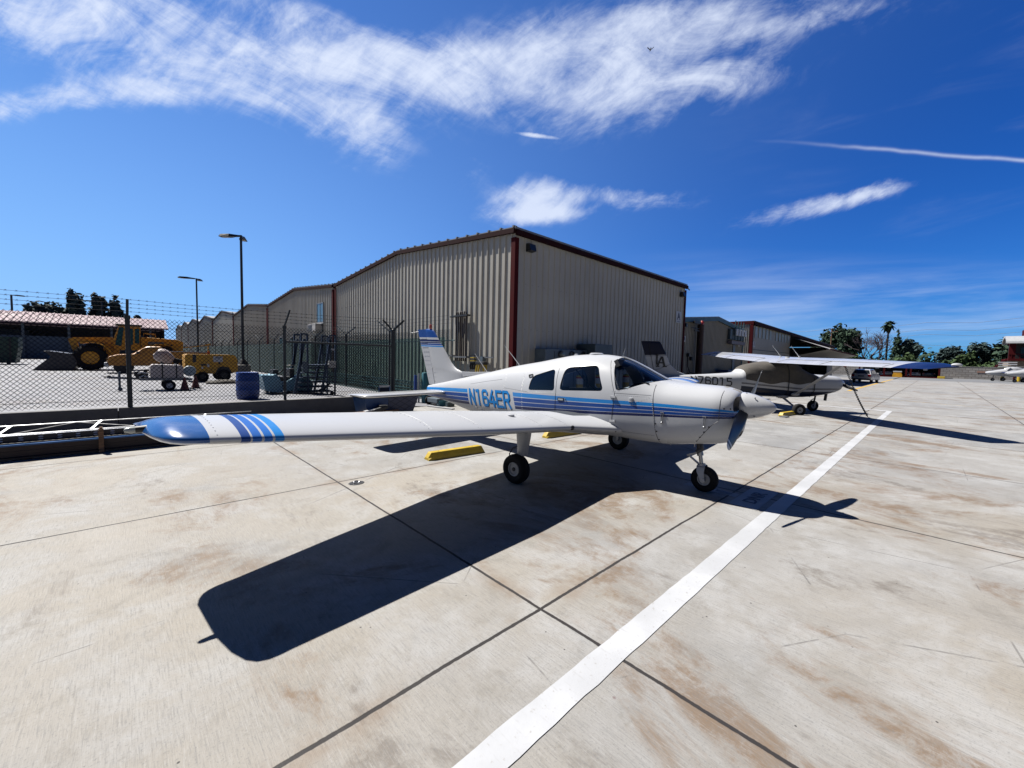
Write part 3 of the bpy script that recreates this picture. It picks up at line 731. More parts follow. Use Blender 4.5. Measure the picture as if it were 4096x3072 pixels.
# fin, rudder, dorsal strip
def fin_mat():
    g = G('fin_paint'); z = g.n('ShaderNodeSeparateXYZ'); g.l(g.tc.outputs['Object'], z.inputs[0])
    zz = g.math('ADD', z.outputs[2], g.math('MULTIPLY', g.math('SUBTRACT', z.outputs[0], 6.4), -.03))
    f = g.math('MULTIPLY', g.math('SUBTRACT', zz, 1.8), 1.6667, True)
    P = lambda v: (v - 1.8) * 1.6667
    col = _ramp(g, f, [(0, WH), (P(1.922), LB), (P(1.952), WH), (P(1.962), MBL), (P(1.995), WH), (P(2.004), NV), (P(2.030), WH), (P(2.040), NV), (P(2.085), WH), (P(2.132), (.006, .04, .19))])
    g.bsdf.inputs['Specular IOR Level'].default_value = .3
    return g.done(col, .32, 0)
M_['fin'] = fin_mat()
FLE = [(1.02, 5.55), (1.35, 5.55), (1.405, 5.60), (1.43, 5.68), (1.457, 5.773), (1.575, 5.951), (1.75, 6.10), (1.924, 6.254), (2.134, 6.446), (2.29, 6.585), (2.325, 6.64), (2.338, 6.75)]
def fin_sec(z, x0, x1, t0, te=.0):
    n = 12; up = []
    for k in range(n + 1):
        u = (1 - math.cos(PI * k / n)) / 2
        th = t0 * (1.4845 * math.sqrt(u) - .63 * u - 1.758 * u * u + 1.4215 * u ** 3 - .5075 * u ** 4) * 2
        up.append((x0 + (x1 - x0) * u, th))
    return [Vector((a, b, z)) for a, b in up] + [Vector((a, -b, z)) for a, b in up[-2:0:-1]]
hinge = lambda z: 6.511 + (z - 1.104) * (6.853 - 6.511) / (2.264 - 1.104)
tedge = lambda z: 6.735 + (z - 1.075) * (7.197 - 6.735) / (2.336 - 1.075)
zs_ = [1.0, 1.1, 1.25, 1.36, 1.405, 1.43, 1.46, 1.52, 1.6, 1.7, 1.8, 1.92, 2.05, 2.15, 2.25, 2.30, 2.325, 2.337]
def fle(z): return lerp_table([(a, b) for a, b in FLE], z)[0]
mb = MB(); rings = []
for z in zs_:
    t = .045 * (1.25 - .45 * (z - 1.0)); q = 1.0 if z < 2.29 else math.sqrt(max(.02, 1 - ((z - 2.29) / .05) ** 2))
    full = fin_sec(z, fle(z), tedge(z), t * q); 
    keep = []
    n = len(full); h = hinge(z) - .004
    rings.append([Vector((min(p.x, h), p.y if p.x <= h else p.y, p.z)) for p in full])
mb.loft(rings)
for i in range(9):
    z = 1.17 + i * .098; x0 = max(fle(z) + .22, 5.95 + i * .085); x1 = hinge(z) - .03
    for s in (1, -1): mb.bar((x0, s * .040 * (1.2 - .4 * (z - 1)), z), (x1, s * .024, z), .006, .009)
fin = mb.build('fin', M_['fin'], PR, True)
mb = MB(); rings = []
for z in [1.085, 1.2, 1.5, 1.8, 2.1, 2.262, 2.30, 2.33]:
    h = hinge(z) + .004; e = tedge(z); t = .020 * (1.25 - .4 * (z - 1))
    rings.append([Vector((h, t, z)), Vector((h + (e - h) * .5, t * .62, z)), Vector((e, .002, z)), Vector((e, -.002, z)), Vector((h + (e - h) * .5, -t * .62, z)), Vector((h, -t, z))])
mb.loft(rings)
for i in range(11):
    z = 1.14 + i * .098; h = hinge(z)
    for s in (1, -1): mb.bar((h + .02, s * .019, z), (tedge(z) - .05, s * .007, z), .006, .009)
mb.build('rudder', M_['fin'], PR, False)
mb = MB(); prof = [(5.62, 1.30), (5.62, 1.412), (5.3, 1.415), (4.80, 1.44), (4.8, 1.40)]; mb.prism(prof, -.022, .022, 'XZ'); mb.build('dorsal_strip', M_['white_paint'], PR, bevel=.008)
mb = MB(); mb.lathe([(.028, 2.335), (.034, 2.36), (.034, 2.40), (.024, 2.43), (.004, 2.44)], n=12, c=(6.71, 0, 0)); mb.build('beacon', pm('beacon_lens', (.30, .06, .035), .15, var=.1), PR, True)
# stabilator
def naca(n=14, t=.12, m=.02, p=.4):
    up, lo = [], []
    for k in range(n + 1):
        x = (1 - math.cos(PI * k / n)) / 2; th = 5 * t * (.2969 * math.sqrt(x) - .126 * x - .3516 * x * x + .2843 * x ** 3 - .1036 * x ** 4)
        yc = m / p ** 2 * (2 * p * x - x * x) if x < p else m / (1 - p) ** 2 * (1 - 2 * p + 2 * p * x - x * x)
        up.append((x, yc + th)); lo.append((x, yc - th))
    return up + lo[-2:0:-1]
_T65 = [(0, 0), (.005, .0112), (.0125, .0170), (.025, .0232), (.05, .0325), (.10, .0456), (.15, .0550), (.20, .0622), (.30, .0715), (.40, .0750), (.50, .0717), (.60, .0612), (.70, .0460), (.80, .0286), (.90, .0114), (.95, .0048), (1.0, .0012)]
def laminar(t=.15, m=.022):
    xs_ = [0, .002, .006, .0125, .025, .045, .075, .12, .18, .26, .34, .42, .50, .58, .66, .74, .82, .90, .96, 1.0]
    th = lambda x: lerp_table(_T65, x)[0] * t / .15; cam_ = lambda x: m * 4 * x * (1 - x)
    return [(x, cam_(x) + th(x)) for x in xs_] + [(x, cam_(x) - th(x)) for x in xs_[-2:0:-1]]
def surf(secs, t, m, sect=None):
    """wing-like skin from (y, leading edge, trailing edge, z, thickness scale, twist) stations"""
    a = sect or naca(18, t, m); rings = []
    for y, le, te, z, q, tw in secs:
        c = te - le; ring = []
        for x, h in a:
            px, pz = (x - .25) * c, h * c * q
            ring.append(Vector((le + .25 * c + px * math.cos(tw) + pz * math.sin(tw), y, z - px * math.sin(tw) + pz * math.cos(tw))))
        rings.append(ring)
    return rings
for s in (1, -1):
    mb = MB(); secs = [(s * y, le, te, .955, q, 0.0) for y, le, te, q in ((.05, 5.98, 6.74, 1), (.4, 5.98, 6.74, 1), (1.2, 5.98, 6.74, 1), (1.80, 5.98, 6.74, 1), (1.88, 6.00, 6.735, .95), (1.94, 6.05, 6.72, .8), (1.975, 6.13, 6.68, .5), (1.985, 6.22, 6.64, .2))]
    mb.loft(surf(secs, .105, 0.0)); mb.build('stabilator', M_['white_paint'], PR, True, 50)
# wings
DIH = .0865; WZ = .735
LEt = [(.40, 1.66), (.57, 1.79), (1.10, 2.15), (2.7, 2.20), (3.65, 2.285), (4.75, 2.385), (5.05, 2.415)]
TEt = [(.40, 3.80), (2.7, 3.79), (3.57, 3.68), (4.23, 3.61), (5.05, 3.50)]
def _lin(tab, x):
    for (a, b), (c, d_) in zip(tab[:-1], tab[1:]):
        if x <= c: return b + (d_ - b) * (x - a) / (c - a)
    return tab[-1][1]
def wing_sec(y):
    le, te = _lin(LEt, y), _lin(TEt, y)
    return le, te, WZ + (y - .5) * DIH, 1.0
WST = [.40, .5, .57, .65, .72, .8, .9, 1.0, 1.1, 1.2, 1.35, 1.6, 2.0, 2.4, 2.7, 3.0, 3.3, 3.65, 4.0, 4.3, 4.6, 4.75, 4.85, 4.95, 5.035]
TIP = [(5.035, 0), (5.10, .02), (5.16, .06), (5.21, .12), (5.25, .20), (5.285, .31), (5.31, .44)]
def wing_mat():
    g = G('wing_paint'); v = g.attr('span'); f = g.math('SUBTRACT', v, 4.4, True)
    P = lambda q: q - 4.4
    col = _ramp(g, f, [(0, WH), (P(4.602), LB), (P(4.659), WH), (P(4.677), (.010, .10, .36)), (P(4.726), WH), (P(4.743), (.010, .085, .33)), (P(4.795), WH), (P(4.810), (.004, .035, .17)), (P(4.862), WH)])
    wk = g.attr('walk'); col = g.mix(g.math('GREATER_THAN', wk, .5), col, (.035, .04, .045))
    n = g.noise(.9, 4, .6); col = g.mix(g.ss(n, .3, .75, 0, .10), col, (.24, .25, .27)); g.bump(g.noise(2.2, 3, .5), .04, .04)
    g.bsdf.inputs['Specular IOR Level'].default_value = .35
    return g.done(col, g.ss(n, .3, .7, .28, .40), 0)
M_['wing'] = wing_mat()
for s in (1, -1):
    DIH = .0865 if s > 0 else .108           # it sits a little low on its starboard leg
    mb = MB(); secs = [(s * y, *wing_sec(y), math.radians(-2) * 0) for y in WST]
    secs = [(y, le, te, z, q, math.radians(1.5) * (1 - (abs(y) - .4) / 5)) for y, le, te, z, q, _ in secs]
    mb.loft(surf(secs, .155, .02, laminar(.155)))
    span = lambda co: abs(co.y)
    def walk(co):
        le, te, z, _ = wing_sec(abs(co.y)); u = (co.x - le) / (te - le)
        return 1.0 if (.56 < abs(co.y) < .87 and .22 < u < .98 and co.z > z) else 0.0
    wing = mb.build('wing', M_['wing'], PR, True, 55, attrs={'span': span, 'walk': walk})
    # rounded glass-fibre tip
    mb = MB(); secs = []
    for y, k in TIP:
        le, te, z, q = wing_sec(min(y, 5.035)); z = WZ + (y - .5) * DIH; c = te - le
        e = k / .46
        secs.append((s * y, le + c * (.04 * e + .40 * e ** 1.9), te - c * (.06 * e + .12 * e ** 2), z + .004 * e, 1.0 - .66 * e ** 1.5, .0026))
    mb.loft(surf(secs, .155, .02, laminar(.155))); mb.build('wing_tip', M_['blue_paint'], wing, True, 60)
    mb = MB(); yy = 5.31; zz = WZ + (yy - .5) * DIH + .02
    mb.tube([(2.88, s * (yy - .06), zz), (2.89, s * (yy + .03), zz)], .030, 10, True, .022); mb.m = 1; mb.tube([(2.89, s * (yy + .03), zz), (2.89, s * (yy + .06), zz), (2.89, s * (yy + .085), zz)], [.02, .02, .012], 10)
    mb.build('navigation_light', [M_['black'], pm('lamp_glass', (.35, .38, .36), .12, var=.1)], wing, True)
    # control surface gaps and skin joints on the top skin
    def top_z(y, u):
        le, te, z, q = wing_sec(y); c = te - le; tw = math.radians(1.5) * (1 - (y - .4) / 5); a = laminar(.155)
        h = [a[i][1] + (a[i + 1][1] - a[i][1]) * (u - a[i][0]) / (a[i + 1][0] - a[i][0]) for i in range(19) if a[i][0] <= u <= a[i + 1][0]][0]; px, pz = (u - .25) * c, h * c
        return (le + .25 * c + px * math.cos(tw) + pz * math.sin(tw), s * y, z - px * math.sin(tw) + pz * math.cos(tw) + .0008)
    def joint(pts, r, nm): 
        mb = MB(); mb.tube([top_z(*p) for p in pts], r, 5); mb.build(nm, M_['grey_metal'], wing)
    joint([(.95 + .15 * i, .77) for i in range(27)], .004, 'control_gap'); joint([(2.85, .77 + .02 * i) for i in range(11)], .004, 'control_gap')
    for y in (1.22, 1.75, 2.75, 3.35): joint([(y, .02 + .05 * i) for i in range(15)], .0022, 'skin_joint')
    mb = MB()
    for y in (1.25, 1.78, 2.78, 3.38, 4.99):
        for i in range(16):
            p = top_z(y, .03 + .045 * i); mb.sphere(p, .005, 5, 3, (1, 1, .5))
    mb.build('rivet', M_['white_paint'], wing, True)['kind'] = 'stuff'
    mb = MB(); p = top_z(1.95, .22); mb.lathe([(.045, 0), (.045, .018), (.03, .026), (.001, .026)], n=14, c=p); mb.build('fuel_cap', M_['white_paint'], wing, True)
    if s > 0:
        le, te, z, q = wing_sec(1.12); mb = MB(); mb.sphere((le + .012, s * 1.12, z + .01), .052, 12, 8, (.35, 1.0, .62)); mb.build('stall_vent', M_['black'], wing, True)
    # main gear
    gear = MB(); rings = []
    for z, x0, x1, w in ((.74, 2.58, 2.84, .055), (.62, 2.60, 2.83, .055), (.40, 2.645, 2.805, .05), (.385, 2.65, 2.80, .04)):
        n = 14; rings.append([Vector(((x0 + x1) / 2 + (x1 - x0) / 2 * math.cos(2 * PI * k / n), s * 1.47 + w * math.sin(2 * PI * k / n), z)) for k in range(n)])
    gear.loft(rings); leg = gear.build('main_leg', M_['strut_white'], PR, True)
    mb = MB(); mb.cyl((2.76, s * 1.47, .42), (2.775, s * 1.47, .20), .024, n=10); mb.cyl((2.775, s * 1.44, .20), (2.775, s * 1.56, .20), .018, n=10); mb.build('oleo', M_['steel'], leg, True)
    mb = MB(); mb.tube([(2.80, s * 1.47, .50), (2.88, s * 1.49, .47), (2.93, s * 1.51, .38), (2.88, s * 1.53, .24)], .008, 6); mb.build('brake_line', M_['black'], leg, True)
M_['rim'] = pm('rim_paint', (.26, .27, .29), .45, .3, var=.2, dirt=.3); M_['hub'] = pm('hub_dark', (.03, .03, .035), .5, .4, var=.3)
def wheel(x, y, R_, w, par, name='wheel'):
    t = MB(); r = R_
    prof = [(r * .48, -w * .36), (r * .62, -w * .46), (r * .84, -w * .5), (r * .95, -w * .40), (r * .99, -w * .2), (r, 0), (r * .99, w * .2), (r * .95, w * .40), (r * .84, w * .5), (r * .62, w * .46), (r * .48, w * .36)]
    t.lathe([(a, b) for a, b in prof], 'Y', 32, (x, y, r - .003), cap=False)
    e = bpy.data.objects.new(name, t.build('tmp', M_['rubber'], None, True, 60).data)
    for o in [o for o in bpy.data.objects if o.name.startswith('tmp')]: bpy.data.objects.remove(o)
    COL.objects.link(e); e.parent = par
    rim = MB(); s = 1 if y >= 0 else -1; cen = MB()
    for q in (1, -1):
        rim.lathe([(r * .49, q * w * .34), (r * .46, q * w * .42), (r * .37, q * w * .40), (r * .33, q * w * .24), (r * .01, q * w * .18)], 'Y', 24, (x, y, r - .003))
        cen.lathe([(r * .27, q * w * .19), (r * .25, q * w * .30), (r * .14, q * w * .32), (r * .13, q * w * .40), (r * .05, q * w * .42), (r * .01, q * w * .42)], 'Y', 14, (x, y, r - .003))
    rim.build('rim', M_['rim'], e, True); cen.build('hub', M_['hub'], e, True)
    return e
wheel(2.786, 1.525, .203, .150, PR); wheel(2.786, -1.525, .203, .150, PR)
# nose gear
ng = MB(); ng.cyl((.90, 0, .72), (.855, 0, .47), .032, n=12); ng.build('nose_leg', M_['dark_steel'], PR, True)
mb = MB(); mb.cyl((.866, 0, .53), (.853, 0, .47), .042, n=12); mb.cyl((.855, 0, .48), (.83, 0, .335), .025, n=12); mb.cyl((.834, 0, .36), (.828, 0, .335), .05, n=12); mb.build('nose_oleo', M_['steel'], PR, True)
mb = MB(); mb.bar((.895, 0, .50), (1.01, 0, .455), .03, .022); mb.bar((1.01, 0, .455), (.87, 0, .355), .03, .022); mb.cyl((1.01, -.025, .455), (1.01, .025, .455), .014, n=8); mb.build('torque_link', M_['strut_white'], PR, bevel=.004)
mb = MB()
for s in (1, -1):
    mb.loft([[Vector((x, s * y, z)) for x, y, z in q] for q in (((.86, .03, .345), (.79, .03, .345), (.79, .0, .35), (.86, .0, .35)), ((.875, .075, .33), (.775, .075, .33), (.775, .05, .35), (.875, .05, .35)), ((.865, .098, .27), (.775, .098, .27), (.775, .082, .27), (.865, .082, .27)), ((.812, .10, .155), (.765, .10, .155), (.765, .085, .155), (.812, .085, .155)))])
    mb.cyl((.787, s * .07, .168), (.787, s * .112, .168), .030, n=14)
mb.build('nose_fork', M_['strut_white'], PR, True, 35)
wheel(.787, 0, .170, .125, PR)
# propeller and spinner
mb = MB(); mb.lathe([(.168, .395), (.170, .375), (.166, .33), (.150, .26), (.122, .18), (.085, .10), (.045, .05), (.015, .03), (.002, .027)], 'X', 32, (0, 0, 1.185)); prop = mb.build('spinner', M_['white_paint'], PR, True, 50)
for k in range(4):
    a = PI / 4 + k * PI / 2
    mb = MB(); mb.cyl((.24, .150 * math.cos(a), 1.185 + .150 * math.sin(a)), (.235, .162 * math.cos(a), 1.185 + .162 * math.sin(a)), .008, n=8); mb.build('spinner_screw', M_['steel'], prop)
    mb = MB(); mb.cyl((.345, .165 * math.cos(a + .5), 1.185 + .165 * math.sin(a + .5)), (.345, .173 * math.cos(a + .5), 1.185 + .173 * math.sin(a + .5)), .008, n=8); mb.build('spinner_screw', M_['steel'], prop)
ba = math.atan2(.78 - 1.185, .81)
for s in (1, -1):
    mb = MB(); rings = []; ud = Vector((0, math.cos(ba), math.sin(ba))) * s; vd = Vector((0, -math.sin(ba), math.cos(ba)))
    for r, c, th, tw in ((.10, .095, .055, 62), (.18, .125, .034, 52), (.30, .148, .022, 40), (.45, .158, .017, 30), (.60, .150, .013, 24), (.75, .128, .010, 20), (.86, .100, .008, 18), (.91, .070, .006, 17), (.925, .02, .003, 17)):
        t = math.radians(tw); ch = vd * s * math.cos(t) + Vector((1, 0, 0)) * math.sin(t); nn = ud.cross(ch); ring = []
        for k in range(14):
            a = 2 * PI * k / 14; ring.append(Vector((.345, 0, 1.185)) + ud * r + ch * (c / 2 * math.cos(a)) + nn * (th / 2 * math.sin(a)))
        rings.append(ring)
    mb.loft(rings)
    def bt(co): return (Vector(co) - Vector((.345, 0, 1.185))).dot(ud)
    g = G('blade_paint'); f = g.attr('radius'); col = _ramp(g, g.math('MULTIPLY', f, 1.0, True), [(0, (.014, .017, .022)), (.805, (.42, .44, .47)), (.835, (.014, .017, .03)), (.868, (.42, .44, .47))]); bm_ = g.done(col, .35)
    mb.build('propeller_blade', bm_, prop, True, 60, attrs={'radius': bt})
# aerials, roof puck, tail cone, exhaust
for st, lean, hgt in ((4.055, .39, .375), (4.883, .37, .375)):
    mb = MB(); z = fus_top(st); mb.tube([(st, 0, z - .02), (st + .02, 0, z + .03), (st + lean, 0, z + hgt)], [.018, .008, .004], 8); mb.build('whip_aerial', M_['white_paint'], PR, True)
mb = MB(); mb.lathe([(.11, 1.795), (.11, 1.812), (.09, 1.825), (.001, 1.828)], n=20, c=(2.46, .02, 0)); mb.build('gps_aerial', M_['white_paint'], PR, True)
mb = MB(); mb.prism([(2.80, 1.775), (2.90, 1.765), (2.86, 1.81), (2.82, 1.808)], -.015, .015, 'XZ'); mb.build('comm_aerial', M_['white_paint'], PR)
mb = MB(); mb.cyl((2.03, 0, 1.76), (1.99, 0, 1.90), .007, .004, 6); mb.build('temperature_probe', M_['steel'], PR)
mb = MB(); mb.tube([(.80, .20, .66), (.78, .21, .60), (.84, .22, .555)], .028, 10); mb.build('exhaust_pipe', M_['dark_steel'], PR, True)
for x, y in ((.95, -.05), (1.22, .10)):
    mb = MB(); mb.tube([(x, y, .63), (x, y, .565)], .007, 6); mb.build('drain_tube', M_['steel'], PR)
mb = MB(); mb.tube([(7.16, 0, 2.29), (7.40, .05, 2.26)], .0025, 4); mb.build('static_wick', M_['steel'], PR)
# the patch of lighter belly grime and the wing root fairing
for s in (1, -1):
    mb = MB(); pp = []
    for i in range(13):
        t = i / 12; st = 1.80 + 1.9 * t; pp.append((st, s * (.575), .73 + .085 * math.sin(PI * min(1, t * 1.35)) - .02 * t))
    mb.tube(pp, .010, 6); mb.build('root_seal', M_['black'], PR, True)
# ------------------------------------------------------------------ hangars
def cladding(name, col, var=.1, dirt=.3):
    g = G(name); n = g.noise(.35, 5, .6); v = g.noise(1, 4, .6, (6, 6, .35)); f = g.noise(30, 2)
    c = g.mix(g.ss(n, .3, .7), tuple(x * (1 - var) for x in col), tuple(x * (1 + var) for x in col))
    c = g.mix(g.math('MULTIPLY', g.ss(v, .52, .8), dirt), c, tuple(x * .55 for x in col)); g.bump(g.noise(2.5, 3), .05, .03)
    return g.done(c, g.ss(f, .3, .7, .45, .6))
M_['clad'] = cladding('tan_cladding', (.30, .285, .25)); M_['clad_b'] = cladding('olive_tan_cladding', (.20, .185, .15))
M_['roof_sheet'] = pm('roof_sheet', (.20, .20, .195), .45, .1, var=.1, scale=.5)
def ribbed(mb, axis, fixed, a0, a1, z0, top, outward, pitch=.305, h=.042, base=.30, crest=.11):
    """rib-profiled wall strip along axis ('X' or 'Y') at the fixed other coordinate"""
    n = max(1, round(abs(a1 - a0) / pitch)); p = (a1 - a0) / n; pts = []
    for i in range(n):
        s = a0 + i * p
        pts += [(s, 0), (s + p * (1 - base) * .5, 0), (s + p * (.5 - crest / 2), h), (s + p * (.5 + crest / 2), h), (s + p * (1 + base) * .5 - 0 * p, 0)] if False else [(s, 0), (s + p * (.5 - base / 2), 0), (s + p * (.5 - crest / 2), h), (s + p * (.5 + crest / 2), h), (s + p * (.5 + base / 2), 0)]
    pts.append((a1, 0)); vs = []
    for a, d in pts:
        for z in (z0, top(a)):
            vs.append((fixed + outward * d, a, z) if axis == 'Y' else (a, fixed + outward * d, z))
    mb.add(vs, [(2 * i, 2 * i + 2, 2 * i + 3, 2 * i + 1) for i in range(len(pts) - 1)])
    return mb
def gable(name, label, x0, x1, y0, y1, eave, ridge, m, trim, z0=0.0, pitch=.305, front=True, ridge_on='Y', over=.10):
    """a metal building whose gable end looks along -X (ridge runs along X)"""
    t = thing(name, label, 'hangar', (x0, y0, 0)); ym = (y1 - y0) / 2; D_ = x1 - x0; Wd = y1 - y0
    top = lambda y: eave + (ridge - eave) * (1 - abs(y - ym) / ym)
    mb = ribbed(MB(), 'Y', 0, 0, Wd, z0, lambda y: top(y) - .02, -1, pitch); mb.build('wall', m, t)
    mb = MB(); ribbed(mb, 'X', 0, 0, D_, z0, lambda x: eave - .02, -1, pitch, h=.032); mb.build('wall', m, t)
    mb = MB(); mb.box2((.05, Wd, z0), (D_, Wd - .05, eave - .03)); mb.build('wall', m, t)
    mb = MB(); mb.quad((D_, 0, z0), (D_, Wd, z0), (D_, Wd, eave), (D_, 0, eave)); mb.add([(D_, 0, eave), (D_, ym, ridge - .02), (D_, Wd, eave)], [(0, 1, 2)]); mb.build('wall', m, t)
    mb = MB(); o = over
    mb.prism([(-o, eave + .02 - o * .08), (ym, ridge + .02), (Wd + o * .3, eave + .02 - o * .03), (Wd + o * .3, eave + .09), (ym, ridge + .09), (-o, eave + .09 - o * .08)], -.09, D_ + .05, 'YZ')
    n = int(Wd / .61)
    for i in range(n + 1):
        y = i * Wd / n; mb.bar((-.10, y, top(y) + .10), (D_, y, top(y) + .10), .06, .05) if False else mb.box((-.04, y, top(y) + .105), (.16, .07, .05))
    mb.build('roof', M_['roof_sheet'], t)
    mb = MB()
    for a, b in (((-.10, -.06, eave + .0), (-.10, ym, ridge)), ((-.10, ym, ridge), (-.10, Wd, eave))): mb.bar((a[0], a[1], a[2] - .04), (b[0], b[1], b[2] - .04), .09, .15)
    mb.build('rake_trim', M_['dark_trim'] if trim == 'red_trim' else M_[trim], t)
    mb = MB(); mb.box2((-.06, -.16, eave - .17), (D_ + .05, -.06, eave - .01)); mb.build('eave_trim', M_['dark_trim'] if trim == 'red_trim' else M_[trim], t)
    mb = MB(); mb.box2((-.075, -.075, z0), (.10, .12, eave - .24)); mb.build('corner_trim', M_[trim], t)
    mb = MB(); mb.box2((-.075, Wd - .16, z0), (.02, Wd + .04, eave - .2)); mb.build('corner_trim', M_[trim], t)
    mb = MB(); mb.box2((D_ - .10, -.07, z0), (D_ + .04, .05, eave - .24)); mb.build('corner_trim', M_[trim], t)
    return t
HX = 9.19
HA = gable('hangar', 'tan ribbed metal hangar with dark red trim and a sign lettered A, the tallest building', HX, 21.92, 9.63, 25.05, 5.84, 6.45, M_['clad'], 'red_trim')
row = [(25.42, 40.95, 5.86, 6.47), (41.25, 56.6, 5.92, 6.56), (57.0, 72.2, 6.15, 6.98), (72.7, 87.9, 6.45, 7.3), (88.3, 103.8, 6.85, 7.65), (104.2, 117.1, 6.95, 7.85), (117.5, 131, 6.9, 7.75)]
lab = ['tan ribbed hangar with one upper window and an air conditioner, next behind the lettered one', 'tan gabled hangar behind the tall lamp post, third along the row', 'tan gabled hangar directly left of the tall lamp post, fourth along the row',
       'tan gabled hangar fifth along the receding row', 'tan gabled hangar sixth along the receding row', 'small-looking tan gabled hangar seventh along the receding row', 'smallest-looking tan gabled hangar at the far end of the row']
for k, ((a, b, e, r), l) in enumerate(zip(row, lab)):
    t = gable('hangar', l, HX, HX + 12.7, a, b, e, r, M_['clad'], 'red_trim', pitch=.305 if k < 2 else .61)
    t['group'] = 'hangars along the yard'
    if k == 0:
        for (ya, yb, za, zb) in ((27.05, 28.25, 3.74, 5.02), (33.3, 34.3, 1.86, 2.95), (36.25, 37.25, 1.87, 3.04)):
            w = MB(); ya, yb = ya - a, yb - a
            for p, q in (((-.07, ya, za), (-.01, yb, za + .06)), ((-.07, ya, zb - .06), (-.01, yb, zb)), ((-.07, ya, za + .06), (-.01, ya + .06, zb - .06)), ((-.07, yb - .06, za + .06), (-.01, yb, zb - .06)), ((-.065, (ya + yb) / 2 - .02, za + .06), (-.01, (ya + yb) / 2 + .02, zb - .06))): w.box2(p, q)
            wf = w.build('window', M_['grey_metal'], t); w = MB(); w.box2((-.05, ya + .06, za + .06), (-.045, yb - .06, zb - .06)); w.build('window_pane', pm('hangar_pane', (.05, .10, .13), .08, var=.1), wf)
            w = MB(); w.box2((-.10, ya - .05, za - .06), (-.01, yb + .05, za - .003)); w.build('window_sill', M_['sign_white'], wf)
        w = MB(); w.box2((-.48, 27.25 - a, 3.17), (-.045, 28.75 - a, 3.66)); ac = w.build('air_conditioner', M_['plastic_white'], t, bevel=.02)
        w = MB()
        for i in range(5): w.box2((-.49, 27.9 - a, 3.24 + i * .075), (-.478, 28.65 - a, 3.28 + i * .075))
        w.build('grille', M_['black'], ac)
M_['lamp_dark'] = pm('lamp_dark', (.012, .013, .015), .4)
for x, z in ((.60, 5.25), (12.2, 5.18)):                                # wall lamps of hangar A
    mb = MB(); mb.prism([(0, 0), (-.22, .02), (-.16, .24), (0, .26)], x - .14, x + .14, 'YZ'); mb.xform(Matrix.Translation((0, -.035, z))); mb.build('wall_lamp', M_['lamp_dark'], HA)
mb = MB(); mb.tube([(12.75, -.14, 5.70), (13.05, -.10, 5.66)], .03, 8); mb.build('downspout', M_['green_trim'], HA)
for y in (2.2, 6.6, 10.4):                                              # wall screws: faint dark fasteners
    pass
mb = MB(); rnd = random.Random(3)
for z in (1.2, 2.7, 4.2):
    for i in range(40): mb.box((.22 + i * .305, -.004, z), (.014, .008, .014))
mb.build('wall_fastener', M_['dark_steel'], HA)['kind'] = 'stuff'
mb = MB()
for z in (1.15, 2.9, 4.4):
    for i in range(25): mb.box((-.006, .46 + i * .61, z + (.02 if i % 2 else 0)), (.02, .03, .05))
mb.build('wall_fastener', M_['dark_steel'], HA)['kind'] = 'stuff'
# hangar B and the hangars beyond it
t = thing('hangar', 'lower tan hangar with green trim and a sign lettered B', 'hangar', (21.97, 9.75, 0)); HB = t
wB = 10.0; zB = lambda x: 4.10 + .47 * (1 - abs(x - 5.0) / 5.0)
mb = MB(); ribbed(mb, 'X', 0, 0, wB, 0, lambda x: zB(x) - .02, -1, .2, h=.03); mb.build('wall', M_['clad_b'], t)
mb = MB(); mb.box2((wB - .05, .03, 0), (wB, 14, 4.0)); mb.build('wall', M_['clad_b'], t)
mb = MB(); mb.prism([(-.0, 4.12), (5, 4.59), (wB + .15, 4.10), (wB + .15, 4.17), (5, 4.66), (0, 4.19)], -.12, 14, 'XZ'); mb.build('roof', M_['roof_sheet'], t)
mb = MB(); mb.bar((0, -.10, 4.02), (5, -.10, 4.49), .08, .22); mb.bar((5, -.10, 4.49), (wB + .15, -.10, 4.0), .08, .22); mb.build('rake_trim', M_['green_trim'], t)
mb = MB(); mb.box2((wB - .08, -.06, 0), (wB + .03, .04, 3.95)); mb.build('corner_trim', M_['green_trim'], t)
mb = MB(); mb.box2((8.05, -.055, 0), (8.5, -.034, 3.3)); mb.build('downspout', M_['panel_grey'], t)
for x, z in ((.32, 3.78), (.86, 2.15), (1.25, 1.95), (1.0, 1.05)):
    mb = MB(); mb.box((x, -.09, z), (.16, .14, .2)); mb.build('wall_box', M_['lamp_dark'], t, bevel=.01)
mb = MB(); mb.tube([(.86, -.05, 2.05), (.86, -.08, 1.5), (1.1, -.1, 1.2), (1.75, -.1, 1.1)], .025, 6); mb.build('cable', M_['black'], t, True)
rp = thing('riser_pipe', 'dark vertical riser pipe with a red valve head on the B hangar', 'pipe', (23.8, 9.45, 0))
mb = MB(); mb.cyl((0, 0, .004), (0, 0, 3.9), .17, n=14); mb.build('pipe', pm('rust_brown', (.035, .012, .01), .7, var=.3), rp, True)
mb = MB(); mb.cyl((-.05, 0, 3.86), (.12, -.02, 4.05), .12, n=10); mb.build('valve_head', M_['red'], rp, True)
mb = MB(); mb.bar((-.95, 0, 3.98), (-.1, 0, 3.98), .12, .14); mb.bar((-1.2, 0, 3.66), (.3, 0, 3.66), .03, .03); mb.bar((-.8, 0, 3.53), (.45, 0, 3.53), .05, .05); mb.build('bracket', M_['black'], rp)
ep = thing('electrical_bank', 'bank of four pale meter boxes under the roof edge of the B hangar', 'electrical panel', (29.0, 9.6, 0))
mb = MB(); mb.box2((-.1, -.06, 3.35), (2.7, .08, 4.0)); mb.build('back_board', M_['panel_dark'], ep)
